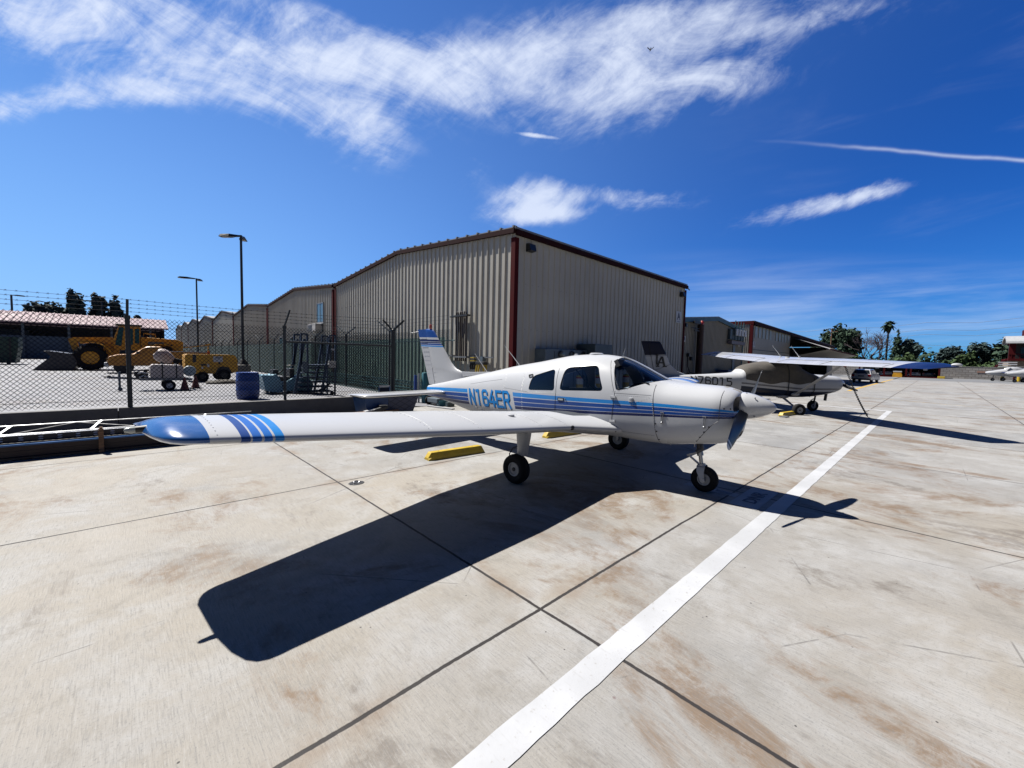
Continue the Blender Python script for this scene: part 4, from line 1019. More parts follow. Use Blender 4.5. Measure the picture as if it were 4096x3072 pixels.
for i in range(4):
    mb = MB(); mb.box2((.55 + i * .56, -.22, 3.62), (.95 + i * .56, -.065, 4.05)); mb.build('meter_box', M_['sign_white'], ep, bevel=.01)
    mb = MB(); mb.cyl((.5 + i * .56, -.15, 3.3), (.5 + i * .56, -.15, 4.6), .035, n=8); mb.build('conduit', M_['green_trim'], ep, True)
mb = MB(); mb.box2((-.2, -.2, 3.02), (2.5, .05, 3.25)); mb.build('trough', pm('trough_grey', (.13, .11, .12), .6), ep)
t = thing('hangar', 'long tan hangar with red trim, clear wall panels and one tilted-up door', 'hangar', (33.6, 9.63, 0)); HXx = t
LX = 34.3
mb = MB(); ribbed(mb, 'Y', 0, 0, 14, 0, lambda y: 4.9, -1, .13, h=.045, base=.5, crest=.2); mb.build('wall', pm('galvanised', (.30, .30, .29), .4, .2, var=.12), t)
mb = MB(); mb.box2((.12, .02, 2.86), (11.4, .06, 4.62)); mb.build('door_leaf', M_['clad_b'], t)
mb = MB(); mb.box2((.12, .0, .01), (11.4, .05, 2.80)); mb.build('door_leaf', M_['clad_b'], t)
mb = MB()
for i in range(11):
    if i in (5,): continue
    mb.box2((.75 + i * .95, -.012, 3.75), (1.25 + i * .95, .016, 4.6))
mb.build('skylight_panel', pm('clear_sheet', (.22, .24, .21), .4, var=.08), t)['kind'] = 'stuff'
mb = MB(); mb.box2((11.4, .8, 0), (11.55, 1.0, 4.7)); mb.build('door_post', M_['black'], t)
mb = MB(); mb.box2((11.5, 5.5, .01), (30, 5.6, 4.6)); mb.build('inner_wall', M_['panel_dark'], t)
mb = MB(); mb.prism([(-4.3, 3.55), (-2.1, 2.25), (.05, 3.75), (-.2, 4.35), (-2.2, 4.1)], 0, 1, 'YZ'); 
mb = MB(); mb.quad((12.2, .0, 4.35), (30.5, .0, 4.0), (30.5, -2.9, 3.05), (12.2, -2.9, 3.25)); mb.quad((12.2, -.02, 2.55), (30.5, -.02, 2.3), (30.5, -2.9, 3.05), (12.2, -2.9, 3.25))
mb.build('door_leaf', cladding('door_sheet', (.33, .32, .30)), t)
mb = MB(); mb.bar((12.2, -2.93, 3.24), (30.5, -2.93, 3.04), .07, .12); mb.build('door_edge', M_['red_trim'], t)
mb = MB(); mb.box2((30.6, 0, 0), (LX, .05, 4.2)); mb.build('wall', M_['clad_b'], t)
mb = MB(); mb.prism([(0, 4.86), (LX, 4.28), (LX, 4.36), (0, 4.94)], -.15, 14, 'XZ'); mb.build('roof', M_['roof_sheet'], t)
mb = MB(); mb.bar((-.05, -.16, 4.76), (LX, -.16, 4.19), .08, .24); mb.build('eave_trim', M_['dark_trim'], t)
mb = MB(); mb.box2((-.10, -.12, 4.68), (-.04, 14, 4.92)); mb.build('rake_trim', M_['red_trim'], t)
mb = MB(); mb.box2((-.09, -.09, 0), (.11, .11, 4.66)); mb.build('corner_trim', M_['red_trim'], t)
mb = MB(); mb.box2((LX - .05, 0, 0), (LX, 14, 4.2)); mb.box2((0, 13.9, 0), (LX, 14, 4.2)); mb.build('back_wall', M_['clad_b'], t)
mb = MB(); mb.box2((.12, -.01, 2.80), (11.4, .05, 2.86)); mb.build('door_joint', M_['black'], t)
for k, (x, y, w, d_, h) in enumerate(((84, 16.5, 9, 6, 3.6), (99, 15.5, 6, 4, 3.2))):
    t = thing('shed', ['small tan shed with a grey roof beyond the long hangar', 'farther small tan shed with red trim near the trees'][k], 'shed', (x, y, 0))
    mb = MB(); mb.box2((0, 0, 0), (w, d_, h)); mb.build('wall', M_['clad'], t)
    mb = MB(); mb.prism([(-.2, h), (w + .2, h - .2), (w + .2, h + .12), (-.2, h + .3)], -.3, d_ + .3, 'XZ'); mb.build('roof', M_['roof_sheet'], t)
    mb = MB(); mb.box2((-.06, -.05, 0), (.12, .1, h)); mb.build('corner_trim', M_['red_trim'], t)
# signs on the walls
def letter_sign(big, small, x, y, z, w, h, label, name='building_sign'):
    t = thing(name, label, 'sign', (x, y, z)); mb = MB(); mb.box2((0, -.012, 0), (w, 0, h)); mb.build('board', M_['sign_white'], t)
    q = fit(text_mb(big, bold=.03, res=4), w * .62, h * .64); q.v = [(w * .19 + a, -.016, h * .27 + b) for a, b, _ in q.v]; q.build('lettering', M_['ink'], t)
    if small:
        q = fit(text_mb(small, bold=.02), w * .6, h * .09); q.v = [(w * .2 + a, -.016, h * .08 + b) for a, b, _ in q.v]; q.build('small_lettering', M_['ink'], t)
    return t
letter_sign('A', 'ALPHA', 20.86, 9.58, 3.80, .62, .60, 'white building sign lettered A on the tall hangar wall')
letter_sign('B', 'BRAVO', 22.08, 9.70, 2.86, .33, .32, 'white building sign lettered B beside the fire riser pipe')
letter_sign('B', '', 31.0, 9.70, 2.95, .34, .33, 'white building sign lettered B beside the grey downspout')
letter_sign('X', '', 33.85, 9.58, 3.0, .5, .42, 'white building sign lettered X beside the red corner trim')
letter_sign('H', '', 33.80, 9.58, 2.2, .5, .34, 'small pale notice on the lower door leaf under the X sign')
for x, z, l in ((13.66, 2.02, 'pink warning notice beside the dark transformer cabinet'), (18.9, 2.02, 'pink warning notice behind the dark tail fin')):
    t = thing('warning_notice', l, 'notice', (x, 9.585, z)); mb = MB(); mb.box2((0, -.012, 0), (.22, 0, .21)); mb.build('board', pm('notice_pink', (.30, .06, .22), .5), t)
    mb = MB(); mb.box2((0, -.012, -.10), (.22, 0, -.01)); mb.build('lower_strip', M_['sign_white'], t)
# switchgear on the shaded wall
ec = thing('switchgear_cabinet', 'long grey switchgear cabinet with round meter sockets on the shaded hangar wall', 'electrical cabinet', (10.2, 9.10, 0))
mb = MB(); mb.box2((0, 0, .45), (2.35, .50, 2.08)); mb.build('case', M_['panel_grey'], ec, bevel=.02)
for x in (.45, .95, 1.55, 2.1):
    mb = MB(); mb.box2((x, -.012, .55), (x + .012, .0, 2.0)); mb.build('door_gap', M_['black'], ec)
for x, g_ in ((.80, 1), (1.42, 0), (2.08, 0)):
    mb = MB(); mb.lathe([(.13, 0), (.14, -.03), (.11, -.04), (.105, -.005), (.001, -.004)], 'Y', 20, (x, -.002, 1.92 - .02)); ms = mb.build('meter_socket', M_['dark_steel'], ec, True)
    if g_: mb = MB(); mb.lathe([(.10, -.01), (.10, -.10), (.08, -.14), (.001, -.15)], 'Y', 18, (x, 0, 1.90)); mb.build('meter', pm('meter_glass', (.16, .18, .18), .12), ec, True)
    mb = MB(); mb.box2((x - .03, -.02, 1.62), (x + .03, -.002, 1.75)); mb.build('socket_tail', M_['dark_steel'], ec)
tx = thing('transformer_cabinet', 'taller dark blue-grey transformer cabinet beside the switchgear', 'electrical cabinet', (12.55, 8.75, 0))
mb = MB(); mb.box2((0, 0, .0), (1.15, .85, 2.33)); mb.build('case', M_['panel_dark'], tx, bevel=.02)
q = fit(text_mb('DANGER'), .42, .06); q.v = [(.35 + a, -.006, 1.85 + b) for a, b, _ in q.v]; q.build('lettering', M_['panel_grey'], tx)
# bollards in front of the cabinets
def bollard(x, label):
    t = thing('bollard', label, 'bollard', (x, 8.55, 0), 0, 'yellow bollards before the hangar wall')
    mb = MB(); mb.cyl((0, 0, 0), (0, 0, .88), .125, n=20); mb.build('post', pm('bollard_yellow', (.42, .27, .03), .45, var=.1), t, True)
    mb = MB(); mb.cyl((0, 0, .88), (0, 0, 1.08), .1255, n=20); mb.build('white_band', M_['sign_white'], t, True)
    mb = MB(); mb.cyl((0, 0, 1.08), (0, 0, 1.13), .1255, n=20); mb.build('red_band', M_['red'], t, True)
    mb = MB(); mb.lathe([(.125, 1.13), (.12, 1.17), (.08, 1.20), (.001, 1.21)], n=20); mb.build('cap', M_['yellow'], t, True)
    return t
b0 = bollard(11.4, 'yellow bollard with white and red bands seen through the rear of the cabin door window')
for x, l in ((12.45, 'yellow bollard with white and red bands seen through the front of the cabin door window'), (13.5, 'yellow bollard with white and red bands seen through the windshield edge'), (14.45, 'yellow bollard with only its cap seen above the black instrument panel')):
    dup(b0, (x, 8.55, 0), label=l)
# white conduits along the foot of the sunny wall
pr = thing('conduit_rack', 'four long white conduits running along the foot of the sunny hangar wall', 'pipe rack', (9.0, 10.2, 0))
for z in (.61, .47, .32, .19):
    mb = MB(); mb.tube([(0, 0, z), (0, 7.5, z), (0, 15.2, z), (0, 33, z)], .032, 8); mb.build('conduit', M_['pipe_white'], pr, True)
for i in range(9):
    mb = MB(); mb.box2((.03, .9 + 3.05 * i, .12), (.12, .97 + 3.05 * i, .68)); mb.build('bracket', M_['grey_metal'], pr)
mb = MB()
for i in range(60): mb.box2((.10, .3 + i * .305, .50), (.128, .42 + i * .305, .58))
mb.build('wall_clip', M_['strut_white'], pr)['kind'] = 'stuff'
# brown hairpin rods hung on the sunny wall
rr = thing('pipe_hanger', 'rack of long dark brown hairpin rods hung upright on the sunny hangar wall', 'rack', (8.98, 11.9, 0))
M_['rod'] = pm('rod_brown', (.022, .012, .012), .6, var=.3)
for i in range(3):
    y = .60 - i * .235; mb = MB()
    mb.tube([(0, y, 1.58), (0, y, 3.30), (0, y - .02, 3.37), (0, y - .065, 3.395), (0, y - .11, 3.37), (0, y - .13, 3.30), (0, y - .13, 1.58)], .026, 8); mb.build('rod', M_['rod'], rr, True)
mb = MB(); mb.box2((-.03, -.06, 3.22), (.14, .72, 3.28)); mb.box2((.02, .72, 3.23), (.16, 1.08, 3.27)); mb.build('upper_rail', M_['black'], rr)
mb = MB(); mb.box2((-.03, -.06, 1.70), (.14, .8, 1.76)); mb.box2((-.05, .8, 1.74), (.16, 1.25, 1.80)); mb.build('lower_rail', M_['grey_metal'], rr)
tl = thing('tool_bundle', 'yellow and black tool bundle hanging from the wall rail beside the step ladder', 'tool', (8.93, 11.38, 0))
for i in range(5):
    mb = MB(); mb.box((0, .0, 1.55 + i * .055), (.12, .26 - .02 * i, .035)); mb.build('strap', M_['yellow'] if i % 2 else M_['black'], tl)
mb = MB()
for y in (-.12, 0, .11): mb.tube([(0, y, 1.55), (-.03, y + .02, 1.4), (0, y, 1.30)], .035, 8)
mb.build('leg', M_['black'], tl, True)
mb = MB(); mb.box2((9.0, 10.95, 1.58), (9.14, 11.12, 1.76)); solo('wall_box', mb, M_['panel_grey'], 'small grey junction box on the sunny wall above the step ladder', 'junction box')
mb = MB(); mb.bar((9.08, 10.45, 1.73), (9.08, 11.95, 1.745), .04, .04); solo('wall_rail', mb, M_['grey_metal'], 'thin grey rail on the sunny wall above the step ladder', 'rail')
ld = thing('step_ladder', 'folded yellow step ladder with a black top leaning on the sunny wall', 'ladder', (8.82, 10.78, 0))
mb = MB()
for s in (1, -1):
    for dx in (0, -.1): mb.bar((dx - .14, s * .30, 0), (dx + .06, s * .18, 1.5), .05, .05)
mb.build('rail', M_['yellow'], ld)
for i in range(4):
    mb = MB(); z = .25 + i * .3; w = .30 - .12 * z / 1.5; mb.box((-.20 + .2 * z / 1.5, 0, z), (.09, 2 * w, .03)); mb.build('step', M_['pipe_white'], ld)
mb = MB(); mb.box((.0, 0, 1.53), (.20, .46, .10)); mb.build('top_cap', M_['black'], ld, bevel=.02)
# ------------------------------------------------------------------ low wall, fences and what stands in the yard
FY = 12.0; WT = .465
wl = thing('retaining_wall', 'low grey concrete wall carrying the chain-link fence', 'wall', (0, 0, 0))
for a, b in ((-14, -6.2), (-6.19, -.155), (-.145, 6.35)):
    mb = MB(); mb.box2((a, FY - .10, 0), (b, FY + .12, WT)); mb.build('wall_panel', M_['concrete_wall'], wl, bevel=.008)
fe = thing('chain_link_fence', 'dark chain-link fence with barbed wire strands on the low concrete wall', 'fence', (0, 0, 0))
def mesh_wires(mb, a0, a1, z0, z1, at, pitch, r):
    """two sets of crossing diagonals clipped to the panel; at(a, z, k) gives the point"""
    h = z1 - z0; sl = 1.06; n = int((a1 - a0 + h / sl) / pitch) + 2
    for dr in (1, -1):
        for i in range(n):
            s = (a0 - h / sl + i * pitch) if dr > 0 else (a0 + i * pitch)
            pts = []
            for (p, z) in ((s, z0), (s + dr * h / sl, z1)): pts.append([p, z])
            (p0, q0), (p1, q1) = pts
            lo, hi = a0, a1
            def clip(p0, q0, p1, q1):
                t0, t1 = 0.0, 1.0; d = p1 - p0
                for bound, sgn in ((lo, 1), (hi, -1)):
                    f0 = sgn * (p0 - bound); f1 = sgn * (p1 - bound)
                    if f0 < 0 and f1 < 0: return None
                    if f0 < 0: t0 = max(t0, f0 / (f0 - f1))
                    elif f1 < 0: t1 = min(t1, f0 / (f0 - f1))
                if t1 <= t0: return None
                return (p0 + d * t0, q0 + (q1 - q0) * t0, p0 + d * t1, q0 + (q1 - q0) * t1)
            c = clip(p0, q0, p1, q1)
            if c: mb.tube([at(c[0], c[1], dr), at(c[2], c[3], dr)], r, 3, False)
    return mb
MZ0, MZ1 = .53, 2.36
mb = mesh_wires(MB(), -9.0, 6.15, MZ0, MZ1, lambda a, z, k: (a, FY + .004 * k, z), .0815, .0052)
for i in range(186):                                                    # twisted ends stand up along the top and bottom
    a = -9 + i * .0815; mb.tube([(a, FY, MZ1 - .02), (a + .0408, FY, MZ1 + .045), (a + .0815, FY, MZ1 - .02)], .0052, 3, False)
    mb.tube([(a, FY, MZ0 + .02), (a + .0408, FY, MZ0 - .035), (a + .0815, FY, MZ0 + .02)], .0042, 3, False)
mb.build('wire_mesh', M_['wire'], fe)
for z in (MZ0 + .10, MZ1 - .16):
    mb = MB(); mb.tube([(-9, FY + .01, z), (-3, FY + .01, z - .006), (6.15, FY + .01, z)], .004, 4); mb.build('tension_wire', M_['wire'], fe)
for x in (-9.1, -6.05, -3.02, .04, 3.06):
    mb = MB(); mb.cyl((x, FY, WT), (x, FY, 2.42), .036 if x != .04 else .042, n=12); mb.cyl((x, FY, 2.36), (x, FY, 2.44), .05, n=12)
    if x < 3: mb.cyl((x, FY, 2.42), (x + .01, FY - .02, 2.78), .024, n=8)
    else: mb.cyl((x, FY, 2.42), (x + .13, FY - .03, 2.86), .024, n=8)
    mb.build('fence_post', M_['post_dark'], fe, True)
cp = MB(); cp.cyl((6.17, FY, 0), (6.17, FY, 2.50), .065, n=14); cp.sphere((6.17, FY, 2.50), .07, 12, 8)
for s, l in ((1, .48), (-1, .44)): cp.bar((6.17, FY, 2.50), (6.17 + s * l * .55, FY - s * l * .45, 2.84), .06, .05)
cp.build('fence_post', M_['post_dark'], fe, True, 40)
mb = MB(); mb.cyl((3.06, FY, 2.02), (6.17, FY, 2.02), .028, n=10); mb.build('top_rail', M_['post_dark'], fe, True)
mb = MB(); mb.cyl((3.06, FY + .01, 1.98), (6.1, FY + .01, .62), .006, n=5); mb.build('brace_wire', M_['wire'], fe)
rb = random.Random(9)
for k in range(4):
    z = 2.52 + k * .085; mb = MB(); pts = []
    for i in range(60):
        x = -9.1 + i * 15.3 / 59; sag = -.018 * math.sin(PI * ((x + 9.1) % 3.05) / 3.05); pts.append((x, FY - .004 * k, z + sag + (.03 if x > 3 else 0) * (x - 3) / 3 + (.02 * k if x > 3.0 else 0) * min(1, (x - 3) / 3)))
    mb.tube(pts, .0032, 4)
    for i in range(118):
        x = -9.0 + i * .13; j = min(58, int((x + 9.1) / 15.3 * 59)); p = pts[j]; q = pts[j + 1]; t = (x - p[0]) / (q[0] - p[0]); zz = p[2] + (q[2] - p[2]) * t
        mb.tube([(x - .015, p[1] - .012, zz - .018), (x + .012, p[1] + .012, zz + .018)], .0026, 3); mb.tube([(x + .015, p[1] - .012, zz - .018), (x - .008, p[1] + .012, zz + .018)], .0026, 3)
    mb.build('barbed_wire', M_['wire'], fe)
# second fence, screened, running along the hangars
f2 = thing('screened_fence', 'long green-screened fence with V-shaped barbed wire arms running along the hangar row', 'fence', (8.55, 0, 0))
ys_ = [21.9 + 4.85 * i for i in range(23)]; ys_ = [12.0 + 4.95, ] + ys_
for i, y in enumerate(ys_):
    mb = MB(); mb.cyl((0, y, 0), (0, y, 2.75), .045, n=10); mb.cyl((0, y, 2.74), (0, y, 2.82), .055, n=10)
    for s, a in ((1, .52), (-1, .36)): mb.bar((0, y, 2.80), (-.12 * s, y + s * .95 * (1.0), 2.80 + a), .055, .05)
    mb.build('fence_post', M_['post_dark'], f2, True, 40)
g = G('fence_screen'); trn = g.n('ShaderNodeBsdfTransparent'); trn.inputs[0].default_value = (.75, .9, .9, 1); mxs = g.n('ShaderNodeMixShader')
w1 = g.n('ShaderNodeTexWave'); w1.wave_type = 'BANDS'; w1.bands_direction = 'Y'; w1.inputs['Scale'].default_value = 2.2; w1.inputs['Distortion'].default_value = 0
g.l(g.tc.outputs['Object'], w1.inputs['Vector'])
sp = g.n('ShaderNodeSeparateXYZ'); g.l(g.tc.outputs['Object'], sp.inputs[0])
g.put(mxs.inputs[0], g.ss(sp.outputs[1], 18, 45, .10, .78)); g.l(trn.outputs[0], mxs.inputs[1]); g.l(g.bsdf.outputs[0], mxs.inputs[2]); g.l(mxs.outputs[0], g.out.inputs[0])
M_['screen'] = g.done((.006, .026, .026), .8)
mb = MB(); mb.box2((-.006, 12.6, .12), (.006, 132, 2.45)); mb.build('screen', M_['screen'], f2)
mb = mesh_wires(MB(), 12.2, 27.5, .10, 2.72, lambda a, z, k: (-.03 + .004 * k, a, z), .085, .0045); mb.build('wire_mesh', M_['wire'], f2)
mb = MB(); mb.cyl((0, 12.0, 2.32), (0, 21.9, 2.32), .02, n=8); mb.build('top_rail', M_['green_trim'], f2, True)
for k in range(3):
    mb = MB(); mb.tube([(-.05 * k, 12.2, 2.95 + k * .13), (-.05 * k, 40, 2.92 + k * .13), (-.05 * k, 130, 2.95 + k * .13)], .005, 4); mb.build('barbed_wire', M_['wire'], f2)
# ---- lamp posts
def lamp(name_label, x, y, h, base=True, heads=((-1.25, 0), (.1, .9)), r=.085, z0=.385):
    t = thing('lamp_post', name_label, 'lamp post', (x, y, yard_z(x)), 0, 'dark lamp posts in the yard')
    mb = MB(); mb.tube([(0, 0, .55 if base else 0), (0, 0, h)], r, 12, True, r * .8); mb.build('pole', M_['post_dark'], t, True)
    if base:
        mb = MB(); mb.lathe([(.42, 0), (.42, .62), (.36, .68), (.01, .68)], n=20); mb.build('concrete_base', M_['concrete_wall'], t, True)
        mb = MB(); mb.lathe([(.33, .68), (.3, .75), (.12, 1.0), (.11, 1.02)], n=12); mb.build('base_cover', M_['black'], t, True)
    for dx, dy in heads:
        v = Vector((dx, dy, 0)); l = v.length; u = v / l; p = Vector((-u.y, u.x, 0)); mb = MB(); z = h - .10
        secs = []
        for s, w, a, b in ((.05, .05, .0, .10), (.30, .08, -.01, .13), (.5, .20, -.02, .15), (.9, .22, -.03, .12), (1.0, .14, -.03, .05)):
            c = u * (l * s); secs.append([c + p * w + Vector((0, 0, z + a)), c - p * w + Vector((0, 0, z + a)), c - p * w * .6 + Vector((0, 0, z + b)), c + p * w * .6 + Vector((0, 0, z + b))])
        mb.loft(secs); hd = mb.build('lamp_head', M_['lamp_dark'], t)
        mb = MB(); c = u * (l * .72); mb.box((c.x, c.y, z - .035), (.38, .26, .02), rz=math.atan2(u.y, u.x)); mb.build('lens', M_['plastic_white'], hd)
    return t
lamp('tall dark double-headed lamp post on a round concrete base behind the blue barrel', 5.5, 31.1, 8.9, heads=((-.98, .92), (.35, 1.0)))
lamp('middle dark double-headed lamp post, the shorter-looking one farther off', 5.55, 54.1, 9.1, base=False, heads=((-1.5, .2), (.5, .9)))
lamp('small-looking dark single-headed lamp post by the end of the pink roofed shed', -2.6, 92, 8.9, base=False, heads=((-1.9, .4),))
lamp('small dark lamp post rising behind the left part of the pink roof', -11.8, 93, 8.9, base=False, heads=((1.3, .1),), r=.14)
YZ = .385
# ---- open shed with the pink roof
sd = thing('open_shed', 'long open shed with a faded pink ribbed roof and a dark interior', 'shed', (-24, 75, YZ))
mb = MB(); 
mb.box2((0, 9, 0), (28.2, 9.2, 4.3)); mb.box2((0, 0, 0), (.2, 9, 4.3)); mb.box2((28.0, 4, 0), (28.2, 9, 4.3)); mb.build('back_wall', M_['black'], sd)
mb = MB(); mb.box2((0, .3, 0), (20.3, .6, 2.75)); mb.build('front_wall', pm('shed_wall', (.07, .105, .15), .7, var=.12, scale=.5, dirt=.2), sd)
mb = MB(); mb.prism([(-.6, 4.22), (4.6, 5.72), (9.4, 4.3), (9.4, 4.42), (4.6, 5.84), (-.6, 4.34)], -.3, 28.4, 'YZ')
for i in range(48):
    x = i * .6; mb.bar((x, -.6, 4.39), (x, 4.6, 5.89), .09, .09)
mb.build('roof', pm('pink_roof', (.17, .095, .125), .7, var=.12, scale=.6, dirt=.25), sd)
for x in (.2, 3.9, 7.7, 11.5, 15.1, 18.8, 22.6, 26.4):
    mb = MB(); mb.box2((x, 0, 0), (x + .22, .2, 4.3)); mb.build('post', M_['panel_grey'], sd)
for x, y, z in ((4, 5, 1.2), (12, 6, 1.6), (23, 5, 1.5)):
    mb = MB(); mb.box2((x, y, 0), (x + 3, y + 1.5, z + 2)); mb.build('stored_crate', M_['panel_dark'], sd)
# ---- dumpster
dp = thing('dumpster', 'dark green dumpster with pale sacks showing over its rim', 'dumpster', (-8.9, 48.6, YZ))
mb = MB(); mb.prism([(0, .12), (2.75, .12), (2.95, 1.35), (2.95, 2.1), (0, 2.1)], 0, 1.9, 'XZ'); mb.build('bin_body', pm('dumpster_green', (.012, .045, .032), .6, var=.2, dirt=.3), dp)
for x in (.4, 1.1, 1.8, 2.5):
    mb = MB(); mb.box2((x, -.08, .2), (x + .1, -.002, 1.95)); mb.build('rib', M_['black'], dp)
mb = MB(); mb.sphere((.9, .8, 2.0), .7, 10, 7, (1.2, .9, .45)); mb.build('sack', M_['plastic_white'], dp, True)
for x in (.3, 2.4):
    mb = MB(); mb.cyl((x, .2, .10), (x, .4, .10), .10, n=12); mb.build('caster', M_['black'], dp, True)
# ---- wheel loader
wl_ = thing('wheel_loader', 'big yellow wheel loader with a glazed cab and a dark bucket on the ground', 'loader', (0, 36.4, YZ))
def big_wheel(par, x, y, r, w, rimm, name='wheel', lugs=0):
    s = -1 if y <= 0 else 1; t = MB()
    t.lathe([(r * .5, -w * .4), (r * .85, -w * .5), (r * .98, -w * .32), (r, 0), (r * .98, w * .32), (r * .85, w * .5), (r * .5, w * .4)], 'Y', 24, (x, y, r), cap=False)
    for k in range(lugs):
        a = 2 * PI * k / lugs; t.box((x + math.cos(a) * r * .98, y, r + math.sin(a) * r * .98), (.07, w * .9, .10), M4=Matrix.Rotation(-a + PI / 2, 4, 'Y'))
    o = t.build(name, M_['rubber'], par, True, 35)
    rm = MB()
    rm.lathe([(r * .52, -w * .42), (r * .48, -w * .46), (r * .42, -w * .30), (r * .2, -w * .25), (r * .18, -w * .4), (r * .01, -w * .4)], 'Y', 20, (x, y, r))
    rm.lathe([(r * .52, w * .42), (r * .48, w * .46), (r * .42, w * .30), (r * .2, w * .25), (r * .01, w * .25)], 'Y', 20, (x, y, r))
    rm.build('rim', rimm, o, True); return o
YL = M_['machine_yellow']
for x in (-1.6, 1.75):
    for y in (-.05, 1.95): big_wheel(wl_, x, y, .78, .55, YL, lugs=22)
mb = MB(); mb.prism([(.75, .75), (2.9, 1.0), (2.95, 1.95), (2.6, 2.10), (.75, 2.20)], .25, 1.75, 'XZ'); hood = mb.build('engine_hood', YL, wl_, bevel=.05)
mb = MB(); mb.box2((2.0, .235, 1.15), (2.35, .246, 1.75)); mb.build('grille', M_['black'], hood)
mb = MB(); mb.box2((1.1, .235, 1.72), (1.9, .246, 1.90)); mb.build('side_stripe', M_['panel_grey'], hood)
mb = MB(); mb.cyl((1.4, 1.0, 2.1), (1.4, 1.0, 2.5), .06, n=8); mb.build('exhaust', M_['dark_steel'], hood, True)
mb = MB(); mb.prism([(-.55, 1.3), (.72, 1.3), (.75, 2.88), (-.30, 2.88), (-.62, 1.75)], .3, 1.7, 'XZ'); cab = mb.build('cab', YL, wl_, bevel=.03)
for q in ([(-.50, 1.62), (-.2, 1.55), (-.05, 2.78), (-.28, 2.78)], [(.02, 1.65), (.36, 1.65), (.38, 2.72), (.08, 2.72)], [(.45, 1.75), (.66, 1.75), (.68, 2.72), (.47, 2.72)]):
    mb = MB(); mb.prism(rounded(q, .05, 3), .285, .3, 'XZ'); mb.build('cab_window', pm('loader_glass', (.02, .07, .07), .06, var=.1), cab)
mb = MB(); mb.box2((-.45, .22, 2.89), (.85, 1.78, 2.99)); mb.build('cab_roof', M_['black'], cab, bevel=.03)
mb = MB(); mb.prism([(-1.05, .6), (-.3, .6), (-.3, 1.7), (-1.0, 1.9)], .45, 1.55, 'XZ'); mb.build('front_frame', YL, wl_, bevel=.03)
for y in (.35, 1.5):
    mb = MB(); mb.prism([(-.55, 1.75), (-.62, 2.12), (-2.35, 2.02), (-2.55, 1.9), (-2.3, .95), (-2.15, .55), (-1.95, .6), (-2.1, 1.1), (-2.2, 1.72)], y, y + .16, 'XZ'); mb.build('lift_arm', YL, wl_)
for y in (-.32, 1.72):
    mb = MB(); pts = [(-1.6 + .98 * math.cos(a), y + .27, .80 + .95 * math.sin(a)) for a in [.25 + i * .22 for i in range(9)]]
    for p, q in zip(pts[:-1], pts[1:]): mb.bar(p, q, .56, .05, up=(0, 1, 0)) if False else mb.bar(p, q, .56, .05)
    mb.build('fender', YL, wl_)
    mb = MB(); pts = [(1.75 + .98 * math.cos(a), y + .27, .80 + .95 * math.sin(a)) for a in [.5 + i * .22 for i in range(10)]]
    for p, q in zip(pts[:-1], pts[1:]): mb.bar(p, q, .56, .05)
    mb.build('fender', YL, wl_)
mb = MB(); mb.prism([(-3.95, .02), (-2.3, .02), (-2.15, .5), (-2.35, 1.0), (-3.35, 1.16), (-3.5, 1.12), (-3.2, .85)], -.35, 2.3, 'XZ'); mb.build('bucket', M_['dark_steel'], wl_, bevel=.02)
mb = MB(); mb.bar((2.9, .3, 1.55), (4.4, .3, 1.80), .06, .06); mb.bar((4.35, .3, 1.8), (4.35, .3, 1.25), .07, .07); mb.bar((4.2, .3, 1.8), (4.5, .3, 1.86), .10, .10); mb.build('tow_bar', YL, wl_)
for i in range(5):
    mb = MB(); mb.tube([(2.9 + .03 * i, .3 + .1 * i, 1.95), (3.25 + .05 * i, .3 + .1 * i, 1.6), (3.45 + .05 * i, .3 + .1 * i, 1.1)], .014, 5); mb.build('step_rail', M_['sign_white'], wl_)
for x, z in ((1.05, 2.12), (2.25, 2.0)):
    mb = MB(); mb.cyl((x, .5, z), (x, .5, z + .12), .06, n=8); mb.build('beacon', M_['orange'], wl_, True)
mb = MB(); mb.bar((.9, .6, 2.2), (.9, .6, 2.45), .03, .03); mb.bar((1.5, .6, 2.2), (1.5, .6, 2.42), .03, .03); mb.bar((.9, .6, 2.45), (1.5, .6, 2.42), .05, .08); mb.build('guard_rail', YL, wl_)
# ---- pickup truck
pk = thing('pickup_truck', 'orange-yellow pickup truck with a light bar-less cab parked before the wheel loader', 'pickup truck', (0, 31.4, YZ))
prof = [(-.72, .42), (-.78, .62), (-.70, .93), (-.35, 1.05), (.30, 1.10), (.80, 1.50), (.92, 1.55), (1.52, 1.56), (1.64, 1.30), (1.66, 1.26), (3.74, 1.27), (3.76, .55), (3.6, .42)]
mb = MB(); rings = []
for y, k in ((-.06, .90), (0.0, 1.0), (1.7, 1.0), (1.76, .90)):
    rings.append([Vector((1.5 + (x - 1.5) * (1 if k == 1 else .985), y + (.22 if z > 1.12 and y < .5 and 0 < x < 1.65 else (-.22 if z > 1.12 and y > 1 and 0 < x < 1.65 else 0)), .7 + (z - .7) * (1 if k == 1 else .96))) for x, z in prof])
mb.loft(rings); pb = mb.build('body', pm('pickup_orange', (.48, .21, .012), .3, var=.1, coat=.3), pk, True, 30)
mb = MB(); mb.prism(rounded([(.58, 1.13), (1.52, 1.15), (1.50, 1.47), (.90, 1.48)], .05, 3), .125, .14, 'XZ'); mb.build('side_window', M_['car_glass'], pb)
mb = MB(); mb.quad((.33, .2, 1.115), (.33, 1.5, 1.115), (.80, 1.42, 1.495), (.80, .28, 1.495)); mb.build('windscreen', M_['car_glass'], pb)
mb = MB(); mb.box2((-.88, -.06, .36), (-.68, 1.76, .60)); mb.build('bumper', M_['steel'], pk, bevel=.04)
mb = MB(); mb.box2((-.79, .0, .68), (-.72, .4, .85)); mb.build('headlight', M_['lens_clear'], pb)
